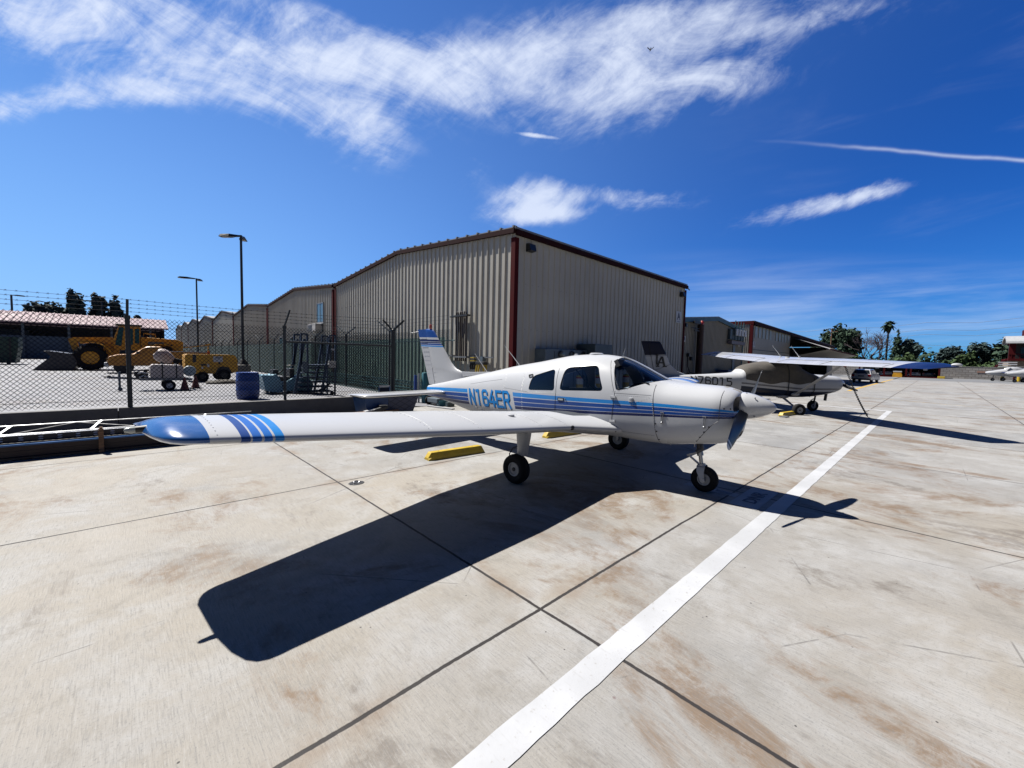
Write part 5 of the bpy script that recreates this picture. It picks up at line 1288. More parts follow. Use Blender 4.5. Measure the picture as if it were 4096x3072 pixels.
mb = MB(); mb.box2((.42, -.20, 1.10), (.56, -.04, 1.24)); mb.build('wing_mirror', M_['black'], pb, bevel=.03)
mb = MB(); mb.box2((1.9, -.03, 1.27), (3.74, .06, 1.31)); mb.build('bed_rail', M_['sign_white'], pb)
for x in (-.10, 2.85):
    for y in (.06, 1.64): big_wheel(pk, x, y, .35, .22, M_['steel'])
mb = MB(); mb.lathe([(.42, 0), (.43, .1), (.001, .1)], 'Y', 20, (-.10, -.05, .38)); mb.build('wheel_arch', M_['black'], pb)
# ---- water tank trailer
tt = thing('tank_trailer', 'small trailer with a strapped white water tank, an engine and a pale hose reel', 'trailer', (0, 17.6, YZ))
mb = MB()
for y in (0, .75): mb.bar((.30, y, .38), (1.62, y, .36), .05, .07)
for x in (.35, 1.0, 1.6): mb.bar((x, 0, .37), (x, .75, .37), .05, .05)
mb.bar((-.45, .38, .44), (.35, .38, .38), .07, .07); mb.build('frame', M_['grey_metal'], tt)
prof = rounded([(.56, .42), (1.40, .42), (1.40, .80), (1.34, .84), (.62, .86), (.56, .80)], .06, 4)
mb = MB(); mb.prism(prof, .02, .75, 'XZ'); tk = mb.build('tank', pm('tank_white', (.42, .37, .36), .5, var=.06, dirt=.15), tt, True, 40)
for x in (.84, 1.2):
    mb = MB(); mb.box2((x, .01, .42), (x + .035, .76, .868)); mb.build('strap', M_['black'], tk)
mb = MB(); mb.lathe([(.17, 0), (.18, .02), (.18, .1), (.03, .12)], 'Y', 22, (1.58, .18, .64)); mb.build('hose_reel', pm('reel_blue', (.22, .28, .32), .5), tt, True)
for y in (-.08, .83): big_wheel(tt, 1.02, y, .17, .12, M_['sign_white'])
mb = MB(); mb.box((.36, .38, .50), (.30, .4, .18)); mb.cyl((.25, .2, .55), (.25, .6, .55), .09, n=10); mb.box((.45, .3, .64), (.1, .2, .12)); mb.build('engine', M_['black'], tt, bevel=.02)
mb = MB(); mb.tube([(.2, .25, .52), (.35, .1, .60), (.52, .1, .55)], .025, 6); mb.tube([(.3, .1, .44), (.4, .02, .5), (.5, .05, .44)], .03, 6); mb.build('pipe', M_['steel'], tt, True)
mb = MB(); mb.cyl((-.17, .38, .05), (-.17, .38, .62), .03, n=10); mb.cyl((-.16, .34, .06), (-.16, .42, .06), .06, n=12); mb.build('jack', M_['panel_grey'], tt, True)
mb = MB(); mb.cyl((-.53, .38, .46), (-.3, .38, .44), .02, n=8); mb.sphere((-.40, .38, .46), .045, 8, 6); mb.build('hitch', M_['black'], tt, True)
# ---- cones
cn = thing('traffic_cone', 'dark red traffic cone standing against the tank trailer wheel', 'cone', (1.40, 17.35, YZ), 0, 'traffic cones by the trailer')
mb = MB(); mb.lathe([(.125, .03), (.12, .04), (.025, .44), (.001, .44)], n=16); mb.build('cone', pm('cone_red', (.10, .02, .02), .6, var=.2), cn, True)
mb = MB(); mb.box((0, 0, .015), (.32, .32, .03)); mb.build('base', M_['black'], cn)
dup(cn, (1.78, 18.3, YZ), label='dark red traffic cone standing alone between the trailer and the yellow generator')
# ---- mixer behind the trailer
mx = thing('concrete_mixer', 'tilted white drum of a small concrete mixer with black hoses behind the tank', 'mixer', (1.35, 25.2, YZ))
mb = MB(); mb.lathe([(.20, -.34), (.29, -.1), (.33, .1), (.30, .26), (.19, .38), (.17, .38), (.001, .2)], n=20); mb.xform(Matrix.Translation((-.03, 0, 1.02)) @ Matrix.Rotation(D(-52), 4, 'Y')); mb.build('drum', pm('drum_white', (.40, .33, .32), .5, var=.1, dirt=.3), mx, True, 40)
for x, r in ((.12, .27), (.36, .26), (.6, .22)):
    mb = MB(); mb.tube([(x + r * math.cos(a), -.1, .64 + r * math.sin(a)) for a in [i * PI / 9 for i in range(19)]], .07, 8); mb.build('hose', M_['rubber'], mx, True)
mb = MB(); mb.bar((-.3, 0, .01), (.1, 0, .9), .05, .05); mb.bar((.7, 0, .01), (.1, 0, .9), .05, .05); mb.bar((0, .4, .01), (.1, 0, .9), .05, .05); mb.build('stand', M_['dark_steel'], mx)
# ---- generator trailer
gn = thing('generator_trailer', 'yellow towed generator with rounded body, black wheels and a white sign', 'generator', (0, 22.2, YZ))
mb = MB(); mb.prism(rounded([(1.82, .38), (1.82, 1.20), (3.60, 1.20), (3.70, 1.0), (3.72, .46), (3.5, .36), (2.2, .34)], [.08, .12, .10, .06, .1, .04, .04]), 0, 1.15, 'XZ'); gb = mb.build('body', YL, gn, True, 30)
for x, s in ((3.18, .27), (2.42, .22)):
    for y in (.02, 1.13): big_wheel(gn, x, y, s, .2, M_['black'])
mb = MB(); mb.prism([(2.85, .34), (2.98, .62), (3.12, .68), (3.36, .64), (3.52, .36)], -.006, .1, 'XZ'); mb.build('wheel_arch', M_['black'], gb)
mb = MB(); mb.box2((2.80, -.008, .87), (3.15, -.001, 1.12)); bd = mb.build('sign_board', M_['sign_white'], gb)
q = fit(text_mb('VNY', bold=.05), .2, .08); q.v = [(2.87 + a, -.011, 1.01 + b) for a, b, _ in q.v]; q.build('lettering', M_['ink'], bd)
mb = MB(); mb.box2((2.36, -.006, .70), (2.56, 0, .78)); mb.box2((2.99, -.006, .76), (3.06, 0, .86)); mb.build('vent', M_['black'], gb)
mb = MB(); mb.box2((2.38, -.006, .56), (2.44, 0, .66)); mb.box2((2.58, -.006, .64), (2.66, 0, .78)); mb.build('sticker', M_['sign_white'], gb)
mb = MB(); mb.box2((2.08, -.012, .85), (2.2, .02, 1.18)); mb.build('control_panel', M_['dark_steel'], gb, bevel=.01)
mb = MB(); mb.cyl((2.7, .5, 1.18), (2.7, .5, 1.34), .05, n=10); mb.build('exhaust', M_['orange'], gb, True)
mb = MB(); mb.sphere((2.95, 20.6, YZ + .05), .5, 12, 6, (1.3, .5, .22)); 
for v in range(len(mb.v)): a, b, c = mb.v[v]; mb.v[v] = (a, b, max(YZ + .004, c + .05 * math.sin(a * 13) * math.cos(b * 17)))
solo('tarpaulin', mb, M_['canvas'], 'crumpled dark tarpaulin lying on the yard beside the generator', 'tarpaulin', smooth=True)
mb = MB(); mb.sphere((4.3, 19.2, YZ + .05), .6, 12, 6, (1.0, .6, .28))
for v in range(len(mb.v)): a, b, c = mb.v[v]; mb.v[v] = (a, b, max(yard_z(a) + .004, c + .06 * math.sin(a * 11 + 1) * math.cos(b * 15)))
solo('tarpaulin', mb, M_['canvas'], 'crumpled dark tarpaulin between the blue barrel and the sweeper', 'tarpaulin', smooth=True)
# ---- blue barrel
mb = MB(); mb.lathe([(.24, 0), (.265, .03), (.285, .14), (.287, .24), (.294, .26), (.287, .28), (.285, .5), (.292, .52), (.285, .54), (.282, .66), (.27, .74), (.262, .76), (.245, .755), (.001, .74)], n=28)
solo('barrel', mb, M_['barrel_blue'], 'blue plastic barrel standing behind the chain-link fence', 'barrel', (2.50, 13.55, YZ), smooth=True, angle=50)
# ---- floor sweeper
sw = thing('floor_sweeper', 'pale blue ride-on floor sweeper with a dark seat behind the rolling ladder', 'sweeper', (3.1, 14.75, YZ))
SB = pm('sweeper_blue', (.12, .26, .34), .45, var=.12, dirt=.45)
mb = MB(); mb.prism(rounded([(.0, .62), (.10, .12), (.28, .06), (.62, .06), (.56, .42), (.42, .66), (.30, .60)], .04, 3), 0, .8, 'XZ'); mb.build('hopper', SB, sw, True, 30)
mb = MB(); mb.prism(rounded([(.62, .08), (1.5, .08), (1.55, .30), (1.38, .52), (1.05, .60), (.72, .40)], .06, 4), 0, .8, 'XZ'); mb.build('rear_body', SB, sw, True, 30)
mb = MB(); mb.box2((.45, .15, .40), (.95, .65, .55)); mb.box2((.85, .15, .5), (1.0, .65, .82)); mb.build('seat', M_['black'], sw, bevel=.03)
mb = MB(); mb.box2((.36, .2, .6), (.52, .6, .78)); mb.bar((.5, .4, .6), (.78, .4, .80), .04, .04); mb.build('console', M_['black'], sw)
mb = MB(); mb.tube([(.95 + .12 * math.cos(a), .4 + .12 * math.sin(a), .92) for a in [i * PI / 8 for i in range(17)]], .016, 6); mb.build('steering_wheel', M_['black'], sw, True)
for x in (.32, 1.25):
    for y in (.05, .75): big_wheel(sw, x, y, .10, .08, M_['grey_metal'])
rl = thing('rolling_ladder', 'dark blue rolling ladder platform with tall handrails and a diagonal brace', 'ladder', (0, 14.45, .30))
RB = pm('ladder_blue', (.012, .03, .065), .5, .2, var=.2)
mb = MB()
for y in (0, .75):
    mb.bar((4.38, y, 0), (4.36, y, 2.06), .05, .05); mb.bar((4.16, y, 2.06), (4.37, y, 2.06), .05, .05); mb.bar((4.18, y, 2.06), (4.18, y, 1.05), .05, .05)
    mb.bar((5.10, y, 1.05), (5.08, y, 2.06), .045, .045); mb.bar((5.08, y, 2.06), (5.29, y, 2.06), .045, .045); mb.bar((5.28, y, 2.06), (5.25, y, 0), .05, .05)
mb.build('handrail', RB, rl)
mb = MB()
for y in (0, .75): mb.bar((3.95, y, 0), (4.28, y, 1.9), .05, .08); mb.bar((4.80, y, .02), (5.1, y, 1.9), .045, .07)
mb.build('stringer', RB, rl)
for i in range(6):
    mb = MB(); mb.box2((3.98 + .055 * i, 0, .12 + i * .16), (5.2 - .02 * i, .75, .15 + i * .16)); mb.build('step', RB, rl)
mb = MB(); mb.box2((4.38, 0, 1.0), (5.28, .75, 1.05)); mb.build('platform', RB, rl)
for x in (4.2, 5.08):
    mb = MB(); mb.box2((x, -.02, 1.55), (x + .2, 0, 1.61)); mb.build('mid_rail', M_['sign_white'], rl)
mb = MB(); mb.box2((5.05, -.03, .95), (5.28, .2, 1.18)); mb.build('tool_tray', M_['plastic_white'], rl)
mb = MB(); mb.box2((4.2, -.03, .80), (4.36, 0, 1.16)); mb.build('notice_plate', M_['panel_grey'], rl)
for i in range(3):
    mb = MB(); mb.bar((4.85, .1 + .2 * i, .12), (5.2, .3, .40), .04, .04); mb.build('brace', RB, rl)
for x in (3.98, 5.2):
    mb = MB(); mb.cyl((x, .1, .06), (x, .16, .06), .06, n=12); mb.build('caster', M_['black'], rl, True)
# ---- along the foot of the wall on the apron side
sb = thing('steel_beam', 'long dark brown steel beam with a blue top flange lying along the wall', 'beam', (0, 9.50, 0))
mb = MB(); mb.box2((-9, 0, .045), (1.55, .012, .26)); mb.box2((-9, -.06, .02), (1.55, .08, .045)); mb.box2((-9, -.01, .12), (1.55, .0, .135)); mb.build('web', pm('beam_brown', (.028, .014, .014), .55, .1, var=.3), sb)
mb = MB(); mb.box2((-9, -.07, .222), (1.55, .12, .245)); mb.build('flange', pm('flange_blue', (.02, .09, .26), .3, .3, var=.1), sb)
for x in (-8, -4.5, -1.2, 1.2):
    mb = MB(); mb.box2((x, -.02, 0), (x + .12, .6, .02)); mb.build('bearer', M_['wood'], sb)
sr = thing('slotted_rail', 'dark slotted steel rail with a row of bright holes lying on the beam', 'rail', (0, 9.62, .247))
mb = MB(); mb.box2((-9, 0, 0), (1.5, .02, .10)); mb.build('rail_web', pm('rail_dark', (.02, .02, .026), .35, .5, var=.2), sr)
mb = MB(); mb.box2((-9, .0, .10), (1.5, .10, .108)); mb.build('rail_lip', M_['steel'], sr)
for x0 in range(46):
    x = -7.6 + x0 * .2
    if x > 1.4: break
    for z in (.035, .072):
        mb = MB(); mb.sphere((x, -.001, z), .028, 8, 4, (1, .12, .42)); mb.build('slot', M_['sign_white'], sr, True)
tr_ = thing('truss_frame', 'light welded truss of thin bright rods lying behind the slotted rail', 'truss', (0, 9.75, .30))
mb = MB(); mb.tube([(-9, .25, .16), (1.9, .25, .16)], .009, 6); mb.tube([(-9, -.02, .06), (1.6, -.02, .06)], .007, 6); mb.build('chord', M_['steel'], tr_, True)
for i in range(7):
    x = -8.6 + i * 1.45; mb = MB(); mb.tube([(x, -.02, .06), (x + .72, .25, .16), (x + 1.45, -.02, .06)], .006, 5); mb.build('web_rod', M_['steel'], tr_, True)
for x in (-7.3, -4.4, -1.45, -.46, 1.0):
    mb = MB(); mb.bar((x, -.02, .05), (x + .12, .25, .16), .03, .02); mb.build('strut', M_['steel'], tr_)
mb = MB(); mb.box2((-.36, 9.38, .005), (-.30, 9.46, .40)); mb.box2((-.35, 9.40, .40), (-.31, 9.45, .425)); solo('stake', mb, M_['wood'], 'short weathered wooden stake standing against the steel beam', 'stake')
mb = MB(); mb.box2((2.82, 10.42, .05), (5.55, 10.55, .20)); mb.box2((3.4, 10.46, .0), (3.5, 10.53, .05)); mb.box2((5.0, 10.46, .0), (5.1, 10.53, .05)); solo('timber_plank', mb, M_['wood'], 'long brown timber plank on blocks in front of the low wall', 'plank', bevel=.006)
bn = thing('wheeled_bin', 'low dark quilted bin on casters with a plain blue end beside the plank', 'bin', (0, 10.66, 0))
g = G('quilted_navy'); mp = g.n('ShaderNodeMapping'); g.l(g.tc.outputs['Object'], mp.inputs[0])
xz = g.n('ShaderNodeSeparateXYZ'); g.l(mp.outputs[0], xz.inputs[0])
def _dg(sgn): 
    u = g.math('FRACT', g.math('MULTIPLY', g.math('ADD', g.math('MULTIPLY', xz.outputs[0], .55), g.math('MULTIPLY', xz.outputs[2], sgn)), 6.2)); return g.ss(g.math('ABSOLUTE', g.math('SUBTRACT', u, .5)), .40, .46)
q = g.math('MAXIMUM', _dg(1.0), _dg(-1.0)); M_['quilt'] = g.done(g.mix(q, (.05, .055, .085), (.012, .013, .03)), .55)
mb = MB(); mb.prism([(5.35, .07), (6.13, .07), (6.32, .53), (5.35, .53)], 0, .8, 'XZ'); mb.build('quilted_side', M_['quilt'], bn)
mb = MB(); mb.prism([(4.75, .07), (5.345, .07), (5.345, .53), (4.66, .53)], 0, .8, 'XZ'); mb.build('plain_end', pm('bin_blue', (.02, .06, .16), .5, var=.1), bn)
mb = MB(); mb.box2((4.6, -.03, .53), (6.36, .83, .56)); mb.build('rim', M_['black'], bn, bevel=.01)
for x in (4.95, 6.1):
    mb = MB(); mb.cyl((x, .06, .045), (x, .11, .045), .045, n=12); mb.bar((x, .085, .05), (x, .085, .09), .05, .04); mb.build('caster', M_['black'], bn, True)
mf = thing('metal_frame', 'pale scuffed rectangular metal frame leaning behind the tailplane', 'frame', (5.28, 11.15, 0)); mb = MB()
for p, q in (((0, 0, .10), (.33, 0, .10)), ((.33, 0, .10), (.42, .12, .80)), ((.42, .12, .80), (.09, .12, .80)), ((.09, .12, .80), (0, 0, .10))): mb.bar(p, q, .03, .055)
mb.build('frame_tube', M_['steel'], mf)
mb = MB(); mb.quad((.03, .01, .14), (.31, .01, .14), (.39, .115, .77), (.11, .115, .77)); mb.build('panel', M_['black'], mf)
mb = MB(); mb.box((0, 0, .05), (.42, .22, .10), M4=Matrix.Rotation(-.25, 4, 'Y')); mb.box((.1, 0, .11), (.22, .2, .08)); solo('tool_bag', mb, M_['black'], 'black tool bag lying on the timber plank', 'bag', (5.0, 10.48, .20), bevel=.02)
mb = MB(); mb.box((0, 0, .02), (.30, .14, .03), M4=Matrix.Rotation(-.18, 4, 'Y')); solo('sample_card', mb, M_['sign_white'], 'small white packet lying on the timber plank by the tool bag', 'packet', (4.72, 10.48, .205))
gc = [((8.02, 13.05), .14, 1.12, 'teal', 'wide teal upright cylinder standing behind the aeroplane tail'), ((7.72, 13.25), .06, 1.02, 'barrel_blue', 'thin blue upright cylinder beside the wide teal one'), ((7.84, 13.22), .035, 1.08, 'pipe_white', 'thin white pipe standing between the blue and teal cylinders')]
for (x, y), r, h_, m, l in gc:
    mb = MB(); mb.lathe([(r, 0), (r, h_ * .48), (r * 1.03, h_ * .5), (r, h_ * .52), (r, h_ * .96), (r * .85, h_), (.001, h_)], n=18); solo('gas_cylinder' if m != 'pipe_white' else 'standing_pipe', mb, M_[m], l, 'cylinder' if m != 'pipe_white' else 'pipe', (x, y, 0), smooth=True, angle=50)
ct = thing('hand_cart', 'small dark cart with a black spoked wheel under the aeroplane tail', 'cart', (7.85, 12.35, 0))
big_wheel(ct, 0, 0.20, .15, .06, M_['grey_metal']); mb = MB(); mb.box2((-.1, -.5, .10), (.35, .15, .26)); mb.build('tray', M_['panel_grey'], ct, bevel=.02)
mb = MB(); mb.box2((0, 0, 0), (.3, .18, .19)); o = solo('parts_box', mb, M_['teal'], 'teal box marked with a white C under the aeroplane tail', 'box', (7.80, 11.78, 0))
q = fit(text_mb('C', bold=.03), .08, .1); q.v = [(.015, .04, .04)] and [(-.003, .13 - a, .04 + b) for a, b, _ in q.v]; q.build('lettering', M_['sign_white'], o)
mb = MB(); mb.box2((0, 0, 0), (.3, .12, .16)); solo('parts_box', mb, M_['panel_dark'], 'dark box behind the teal box marked C', 'box', (7.95, 11.52, 0))
mb = MB(); mb.bar((7.50, 12.0, .02), (7.72, 10.85, .02), .14, .03); solo('white_plank', mb, M_['pipe_white'], 'flat white plank lying on the concrete under the aeroplane tail', 'plank')
# ---- yellow wheel stops
def wheel_stop(label, x, y, l, rz):
    t = thing('wheel_stop', label, 'wheel stop', (x, y, 0), rz, 'yellow wheel stops')
    mb = MB(); a = [Vector((0, s * .10, 0)) for s in (1,)]
    secs = []
    for u, w0, w1, h_ in ((0, .085, .05, .04), (.05, .09, .055, .115), (.06, .09, .055, .125), (l - .06, .09, .055, .125), (l - .05, .09, .055, .115), (l, .085, .05, .04)):
        secs.append([Vector((u, -w0, 0.001)), Vector((u, w0, 0.001)), Vector((u, w0 * .95, h_ * .4)), Vector((u, w1, h_)), Vector((u, -w1, h_)), Vector((u, -w0 * .95, h_ * .4))])
    mb.loft(secs); b = mb.build('block', M_['yellow'], t)
    for u in (.22, l - .22):
        mb = MB(); mb.cyl((u, 0, .124), (u, 0, .1275), .012, n=8); mb.build('anchor_bolt', M_['dark_steel'], t)
    return t
wheel_stop('yellow concrete wheel stop on the sunlit concrete behind the near main wheel', 3.55, 5.72, 1.12, D(-4))
wheel_stop('yellow wheel stop half hidden behind the wing root, seen under the belly', 6.55, 5.80, 1.1, D(-4))
wheel_stop('weathered yellow wheel stop with a rust mark under the parked high-wing plane', 15.75, 3.5, 1.15, D(-8))
mb = MB(); mb.box2((0, 0, 0), (.30, .18, .035)); solo('chock', mb, M_['grey_metal'], 'small grey block lying beside the far yellow wheel stop', 'chock', (15.45, 3.30, 0), D(-8))
# ------------------------------------------------------------------ the covered high-wing aeroplane
CS = .94
CR = thing('high_wing_aircraft', 'white and navy high-wing aeroplane with a grey canvas cabin cover and the number 76015', 'aeroplane', (17.60, 4.15, 0), D(-39.5))
CR.scale = (CS, CS, CS)       # local x forward, y port, z up
CR.rotation_euler = (D(2.6), 0, D(-39.5))
#  x      zb    zt    w    zm   nb  nt
CF = [(2.55, .98, 1.32, .26, 1.15, 2.4, 2.4), (2.45, .86, 1.40, .40, 1.13, 2.6, 2.6), (2.25, .78, 1.44, .47, 1.11, 2.8, 2.8), (1.7, .66, 1.47, .52, 1.08, 3, 3), (1.25, .60, 1.50, .55, 1.06, 3.2, 3), (.95, .58, 1.62, .56, 1.06, 3.4, 2.8), (.55, .57, 1.88, .57, 1.08, 3.5, 2.8),
      (.25, .57, 1.95, .57, 1.1, 3.5, 3), (-.5, .58, 1.93, .57, 1.1, 3.5, 3), (-1.0, .60, 1.86, .55, 1.12, 3.4, 2.8), (-1.5, .64, 1.72, .49, 1.12, 3.2, 2.8), (-1.75, .68, 1.50, .46, 1.10, 3.0, 2.8), (-2.6, .80, 1.42, .36, 1.10, 2.8, 2.6), (-3.6, .95, 1.36, .25, 1.14, 2.6, 2.5), (-4.6, 1.08, 1.32, .14, 1.20, 2.4, 2.4), (-5.2, 1.16, 1.30, .07, 1.23, 2.2, 2.2)]
CFs = sorted(CF)
def c_sec(x, out=0.0, n=40):
    zb, zt, w, zm, nb, nt = lerp_table(CFs, x); r = []
    for k in range(n):
        a = 2 * PI * k / n; c, s = math.cos(a), math.sin(a); e = 2 / (nt if s >= 0 else nb)
        r.append(Vector((x, (w + out) * math.copysign(abs(c) ** e, c), zm + ((zt - zm + out) if s >= 0 else (zm - zb + out)) * math.copysign(abs(s) ** e, s))))
    return r
def c_y(x, z, out=0):
    zb, zt, w, zm, nb, nt = lerp_table(CFs, x); q = (z - zm) / (zt - zm) if z >= zm else (zm - z) / (zm - zb); e = nt if z >= zm else nb
    return w * (1 - min(.999, max(0, q)) ** e) ** (1 / e) + out
g = G('cessna_livery'); sx = g.n('ShaderNodeSeparateXYZ'); g.l(g.tc.outputs['Object'], sx.inputs[0]); x_, z_ = sx.outputs[0], sx.outputs[2]
zl = g.math('SUBTRACT', z_, g.math('MULTIPLY', g.math('MAXIMUM', g.math('MULTIPLY', x_, -1), -.6), .075))
col = _ramp(g, g.math('SUBTRACT', zl, .3, True), [(0, (.004, .010, .03)), (.58, WH), (.66, (.09, .09, .10)), (.70, WH), (.71, (.004, .01, .03)), (.722, WH)])
aft = g.math('LESS_THAN', x_, -1.75); zz = g.math('ADD', z_, g.math('MULTIPLY', x_, .16))
col = g.mix(aft, col, _ramp(g, g.math('ADD', zz, 0.2, True), [(0, (.004, .010, .03)), (.42, WH)]))
g.bsdf.inputs['Specular IOR Level'].default_value = .25
M_['cessna'] = g.done(col, .35, 0)
mb = MB(); xs_ = [2.55, 2.52, 2.48, 2.42, 2.35] + [2.2 - .1 * i for i in range(74)]
mb.loft([c_sec(max(x, -5.2)) for x in xs_]); cf = mb.build('fuselage', M_['cessna'], CR, True, 50)
# fitted canvas cover over the cabin glass
mb = MB(); rings = []; rnd = random.Random(4)
for i in range(34):
    x = 1.30 - .088 * i; s = c_sec(x, .02, 60); low = 1.15 + .04 * math.sin(i * .5) + (.10 if x > 1.1 else 0) + max(0, (-1.2 - x)) * .35
    q = []
    for p in s:
        if p.z >= low - .05:
            f = .016 * math.sin(x * 9 + p.z * 7) + .012 * math.sin(p.z * 23 + x * 5) + .008 * math.sin(x * 31)
            q.append(Vector((p.x, p.y * (1 + f * .8), max(low, p.z + f * .3 * (p.z > 1.3)))))
        else: q.append(Vector((p.x, math.copysign(c_y(x, low, .02), p.y), low)))
    rings.append(q)
top = MB(); n = 60
for r in rings: top.v += [tuple(v) for v in r]
for i in range(len(rings) - 1):
    for j in range(n):
        k = (j + 1) % n; f = [i * n + j, i * n + k, (i + 1) * n + k, (i + 1) * n + j]
        if max(c_sec(1.3 - .088 * i, .02, 60)[j].z, c_sec(1.3 - .088 * i, .02, 60)[k].z) >= 1.0: top.f.append(f); top.mi.append(0)
cv = top.build('cabin_cover', M_['canvas'], None, True)
cv.parent = CR
mb = MB(); mb.tube([(.05, -c_y(.05, z, .035), z) for z in [.66 + .12 * i for i in range(11)]], .016, 5); mb.tube([(1.12, -c_y(1.12, z, .03), z) for z in [.62 + .1 * i for i in range(9)]], .016, 5); mb.build('strap', M_['black'], cv)
# wing, in one span, with navy tips
def cw(y):
    a = abs(y); le, te = 1.02, -.60
    if a > 2.6: t = (a - 2.6) / 2.9; le = 1.02 - .12 * t; te = -.60 + .36 * t
    return le, te, 2.0 + a * .020
def cw_rings(ys):
    secs = []
    for y in ys:
        le, te, z = cw(y); a = abs(y); q = 1.0 if a < 5.2 else max(.25, 1 - ((a - 5.2) / .34) ** 2 * .75); sh = 0 if a < 5.2 else (a - 5.2) * .6
        secs.append((y, -(le - sh * .6), -(te + sh * .5), z - (0 if a < 5.2 else .03 * (a - 5.2)), q, D(4.0)))
    R_ = surf(secs, .125, .03)
    return [[Vector((-p.x, p.y, p.z)) for p in r] for r in R_]
ysw = [-4.75 + .25 * i for i in range(39)]
mb = MB(); mb.loft(cw_rings(ysw)); wg = mb.build('wing', M_['white_paint'], CR, True, 50)
mb = MB(); mb.loft(cw_rings([-4.752, -4.9, -5.1, -5.2, -5.3, -5.4, -5.48, -5.53])); mb.build('wing_tip', M_['navy'], wg, True, 50)
mb = MB(); mb.loft(cw_rings([4.752, 4.9, 5.1, 5.2, 5.3, 5.4, 5.48, 5.53])); mb.build('wing_tip', pm('tip_blue', (.015, .13, .40), .35, var=.06), wg, True, 50)
def cw_top(y, u):
    le, te, z = cw(y); c = le - te; a = naca(40, .125, .03); h_ = min(a[:41], key=lambda p: abs(p[0] - u))[1]
    px, pz = (u - .25) * c, h_ * c; tw = D(4.0); X_ = -le + .25 * c + px * math.cos(tw) + pz * math.sin(tw)
    return (-X_, y, z - px * math.sin(tw) + pz * math.cos(tw) + .002)
for s in (1, -1):
    for pts in ([(s * (.6 + .2 * i), .70) for i in range(20)], [(s * .6, .70 + .03 * i) for i in range(10)], [(s * 2.6, .70 + .03 * i) for i in range(10)], [(s * 4.5, .70 + .03 * i) for i in range(10)]):
        mb = MB(); mb.tube([cw_top(*p) for p in pts], .006, 4); mb.build('control_gap', M_['dark_steel'], wg)
    mb = MB(); le, te, z = cw(2.55 * s)
    rings = []
    for t in (0, .5, 1):
        p = Vector((.35, s * .60, .72)).lerp(Vector((.42, s * 2.55, 2.06)), t); rings.append([p + Vector((.085 * math.cos(2 * PI * k / 12), 0, .0)) + Vector((0, 0, .028 * math.sin(2 * PI * k / 12))) for k in range(12)])
    mb.loft(rings); st_o = mb.build('wing_strut', M_['strut_white'], CR, True)
    mb = MB(); mb.sphere((.35, s * .60, .73), .15, 10, 6, (1.1, .7, .5)); mb.build('strut_fairing', M_['strut_white'], st_o, True)
    # spring leg and wheel
    mb = MB(); rings = []
    for t, w in ((0, .085), (.5, .065), (1, .05)):
        p = Vector((-.05, s * .42, .62)).lerp(Vector((0, s * 1.18, .26)), t); rings.append([p + Vector((w, 0, 0)), p + Vector((0, 0, .02)), p + Vector((-w, 0, 0)), p + Vector((0, 0, -.02))])
    mb.loft(rings); lg = mb.build('spring_leg', M_['strut_white'], CR, True, 50)
    mb = MB(); mb.sphere((-.05, s * .45, .62), .17, 10, 6, (1.6, .8, .4)); mb.build('leg_fairing', M_['strut_white'], lg, True)
    wheel(0, s * 1.27, .235, .16, CR)
for y, a in ((-.45, 1), (.55, 1)):
    p = cw_top(y, .30); mb = MB(); mb.tube([p, (p[0] - .08, p[1], p[2] + .06), (p[0] - .42, p[1], p[2] + .42)], [.035, .014, .008], 8); mb.build('whip_aerial', M_['white_paint'], wg, True)
p = cw_top(-.1, .45); mb = MB(); mb.lathe([(.08, 0), (.07, .03), (.001, .035)], n=12, c=p); mb.build('gps_aerial', M_['white_paint'], wg, True)
mb = MB(); mb.sphere((.80, -5.42, 2.17), .10, 10, 6, (1.4, .8, .5)); mb.build('tip_light', M_['sign_white'], wg, True)
# fin, tailplane
mb = MB(); rings = []
for z, xl, xt, t in ((1.20, -3.3, -5.15, .05), (1.36, -3.75, -5.18, .05), (1.5, -4.12, -5.22, .05), (1.75, -4.40, -5.30, .045), (2.2, -4.62, -5.47, .04), (2.52, -4.80, -5.58, .034), (2.60, -4.86, -5.60, .022), (2.62, -4.92, -5.58, .006)):
    a = naca(10, .09, 0); c = xl - xt; rings.append([Vector((xl - px * c, h_ * c * (t / .05), z)) for px, h_ in a])
g = G('cessna_fin'); sx = g.n('ShaderNodeSeparateXYZ'); g.l(g.tc.outputs['Object'], sx.inputs[0]); zf = g.math('ADD', sx.outputs[2], g.math('MULTIPLY', g.math('ADD', sx.outputs[0], 5), -.05))
g.bsdf.inputs['Specular IOR Level'].default_value = .2
M_['cessna_fin'] = g.done(_ramp(g, g.math('MULTIPLY', g.math('SUBTRACT', zf, 1.3), .7, True), [(0, (.24, .28, .33)), (.04, WH), (.50, WH), (.52, (.18, .18, .19)), (.545, WH), (.555, (.004, .006, .02))]), .5, 0)
mb.loft(rings); fn = mb.build('fin', M_['cessna_fin'], CR, True, 50)
mb = MB(); mb.tube([(-5.0, -.035, 1.28), (-5.32, -.03, 2.55)], .008, 4); mb.build('rudder_gap', M_['black'], fn)
mb = MB(); mb.tube([(-4.4, -.055, 1.75), (-5.22, -.05, 1.42)], .006, 4); mb.build('rudder_cable', M_['black'], fn)
def plate(poly, y, m, name, par, th=.01):
    mb = MB(); mb.prism(poly, y, y - th, 'XZ'); return mb.build(name, m, par)
def fin_text(ch, x, z, w, h_):
    q = fit(text_mb(ch, bold=.05, res=4), w, h_); q.v = [(x + a, -.058, z + b) for a, b, _ in q.v]; return q.build('emblem_lettering', M_['black'], fn)
